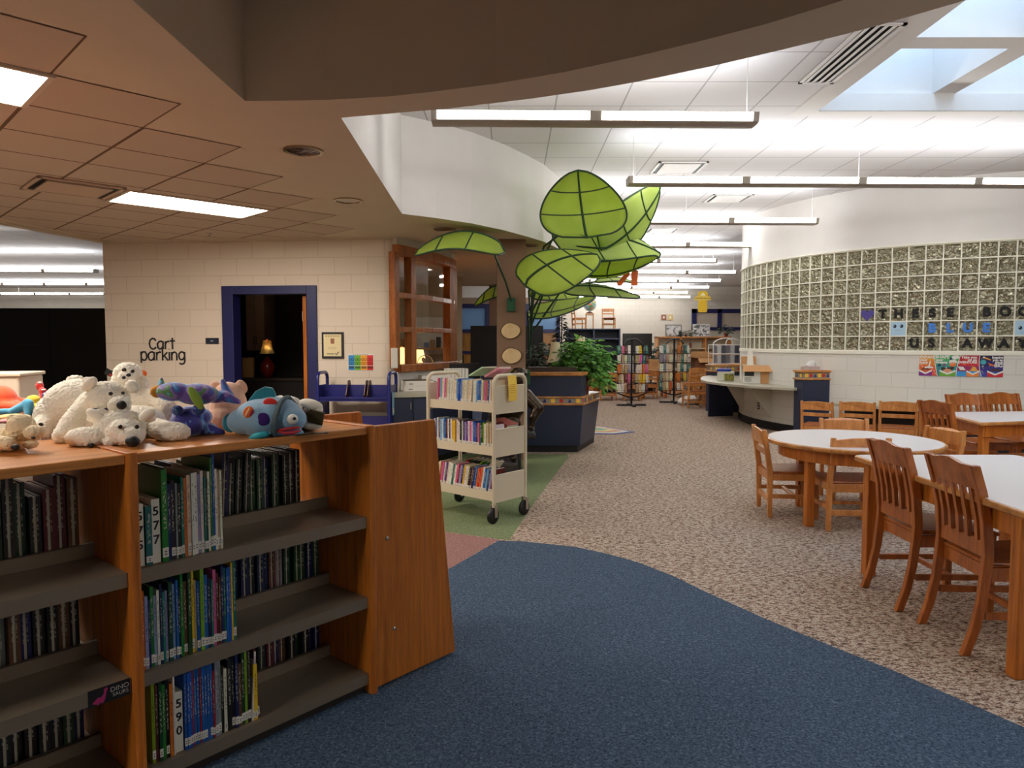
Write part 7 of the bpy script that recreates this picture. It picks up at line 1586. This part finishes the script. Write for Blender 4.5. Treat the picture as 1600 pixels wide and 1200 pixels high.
sc0 = low_chair('bottom chair of the wooden stack left of the curved counter', (4.00, 15.30, 0), R(6), SCp, .95)
dup(sc0, (4.00, 15.25, .19), None, 'top chair of the wooden stack left of the curved counter', SCp)
dup(sc0, (4.46, 15.80, 0), R(14), 'single low chair behind the wooden stack', SCp)
t = carton('closed_carton', 'small kraft carton with faint print between the spinner racks', (3.62, 18.2, .721), R(3), (.30, .28, .26), CARD, flaps=False); m_ = MB(); m_.b2((-.15, -.14, .255), (.15, .14, .26)); m_.build('lid', CARD, t)
for i in range(3): m_ = MB(); m_.b2((-.08 + .01 * i, -.142, .17 - .035 * i), (.08 - .012 * i, -.1402, .178 - .035 * i)); m_.build('print_line', pm('kraft_print', C(140, 96, 60), .8), t)
t = T('carton_table', 'wooden side table under the kraft cartons right of the spinner', 'table', (4.52, 16.6, 0)); m_ = MB(); m_.b2((-.35, -.3, .52), (.35, .3, .56)); m_.build('top', OAKD, t)
for x in (-.3, .3):
    for y in (-.25, .25): m_ = MB(); m_.b2((x - .025, y - .025, 0), (x + .025, y + .025, .52)); m_.build('leg', OAKD, t)
carton('closed_carton', 'lower kraft carton of the pile right of the spinner rack', (4.55, 16.5, .561), R(3), (.46, .40, .24), CARD, flaps=False)
t = carton('open_carton', 'upper brown carton with tilted flaps right of the spinner rack', (4.48, 16.52, .802), R(8), (.50, .42, .26), pm('dark_kraft', C(130, 84, 52), .85))
t = T('cloth_bag', 'white cloth bag slumped on the carpet by the right spinner rack', 'bag', (4.28, 16.55, 0)) if False else None
mb = MB(); mb.ell((0, 0, .10), (.26, .2, .10)); mb.ell((.14, .02, .14), (.14, .14, .12)); mb.ell((-.16, -.02, .06), (.16, .12, .06)); o = mb.build('cloth_bag', pm('white_cloth', C(226, 220, 212), .9), loc=(4.10, 16.22, 0), smooth=True, angle=180); remesh(o, .02, 2, .04, .08); tag(o, 'white cloth bag slumped on the carpet by the right spinner rack', 'bag')
# wire media rack on the navy stand
wr = T('wire_media_rack', 'white wire rack of grey media cases on the navy stand', 'rack', (4.42, 14.62, .971), R(4)); WWR = pm('white_wire', C(226, 224, 220), .4)
m_ = MB()
for x in (-.34, .34):
    for y in (-.14, .14): m_.tube([(x, y, 0), (x, y, .40)], .008, 5)
for z in (.02, .22, .40): m_.tube([(-.34, -.14, z), (.34, -.14, z), (.34, .14, z), (-.34, .14, z)], .008, 5, closed=True)
m_.tube([(.30 * math.sin(R(a)), -.02, .40 + .14 * math.cos(R(a))) for a in range(-90, 91, 15)], .012, 6); m_.tube([(.07 * math.sin(R(a)), -.12, .43 + .09 * math.cos(R(a))) for a in range(-100, 101, 20)], .012, 6)
m_.build('wire_frame', WWR, wr)
for z in (.03, .23):
    for j in range(7): t = boxthing('media_case', 'grey media case, %s from the left on the %s tier of the wire rack' % (ORD[j], 'lower' if z < .1 else 'upper'), 'case', Vector((4.42, 14.62, .971)) + Matrix.Rotation(R(4), 3, 'Z') @ Vector((-.28 + .092 * j, -.06, z)), (.07, .05, .165), pm('case_%d' % (j % 3), C(*[(120, 118, 126), (196, 194, 196), (80, 80, 92)][j % 3]), .4), R(4), 'media cases in the wire rack', .001)
# reading rug
t = T('patterned_rug', 'small rainbow patterned rug on the carpet behind the desk', 'rug', (1.50, 11.6, 0)); RGp = [(-.55, -.55), (.12, -.62), (.46, -.35), (.0, .45), (-.55, .45)]
for k_, (s_, c_, nm) in enumerate(((1, C(84, 96, 150), 'border'), (.86, C(206, 196, 190), 'field'), (.66, C(206, 150, 120), 'stripe'), (.48, C(216, 206, 150), 'stripe'), (.30, C(130, 170, 150), 'stripe'))):
    m_ = MB(); m_.prism([(-.1 + (x + .1) * s_, y * s_) for x, y in RGp], .003, .007 + .0015 * k_); m_.build(nm, pm('rug_%d' % k_, c_, .95), t)
# black display boards left, rear and right of the column
def blackboard(label, loc, w, h, z0, rz=0, n=2, group='black panelled display units'):
    t = T('display_unit', label, 'display unit', loc, rz, group); m_ = MB(); m_.b2((-w / 2, 0, z0), (w / 2, .28, z0 + h)); m_.build('cabinet', BLK, t, bevel=.004)
    for x in (-w / 2 + .06, w / 2 - .06): m_ = MB(); m_.b2((x - .03, .05, 0), (x + .03, .22, z0)); m_.build('foot', BLK, t)
    for i in range(n):
        xx = -w / 2 + w * (i + .5) / n; m_ = MB(); m_.b2((xx - w / n / 2 + .01, -.012, z0 + .02), (xx + w / n / 2 - .01, -.001, z0 + h - .02)); dd = m_.build('door', BLK, t)
        for zz in (.35, .68): m_ = MB(); m_.b2((xx + w / n * .16, -.020, z0 + h * zz), (xx + w / n * .40, -.012, z0 + h * zz + .008)); m_.build('pull', pm('dark_pull', C(60, 60, 62), .3, .6), dd)
    return t
blackboard('black cabinet standing behind the brown column', (-.10, 13.9, 0), 1.42, 1.25, .50, 0, 2)
bl1 = blackboard('long black cabinet in the side room, behind the toys', (-9.35, 11.9, 0), 6.4, 1.92, .08, R(2), 4)
# bits behind the beige cart
t = T('side_table', 'wooden table edge behind the cart near the black cabinet', 'table', (-.95, 14.6, 0)); m_ = MB(); m_.b2((-.5, -.3, .92), (.5, .3, .97)); m_.build('top', OAKD, t); 
for x in (-.45, .45):
    for y in (-.25, .25): m_ = MB(); m_.b2((x - .03, y - .03, 0), (x + .03, y + .03, .92)); m_.build('leg', OAKD, t)
boxthing('framed_photo', 'black framed small photo on the table by the rear window', 'picture', (-1.08, 14.55, .971), (.18, .04, .20), BLK, R(5)); boxthing('leaflet', 'white and violet leaflet standing on the rear table', 'paper', (-1.30, 14.6, .971), (.16, .02, .42), patchmat('leaflet_print', [C(226, 222, 226), C(140, 130, 170), C(230, 228, 230)], 14), R(0))
boxthing('crate', 'pale blue crate on the floor behind the beige cart', 'crate', (-.52, 13.2, 0), (.75, .5, .86), pm('pale_blue_plastic', C(140, 160, 200), .5), 0)
boxthing('radio', 'small white desk item with black base on the rear counter', 'gadget', (.30, 10.85, .856), (.12, .1, .07), WHITE, 0)
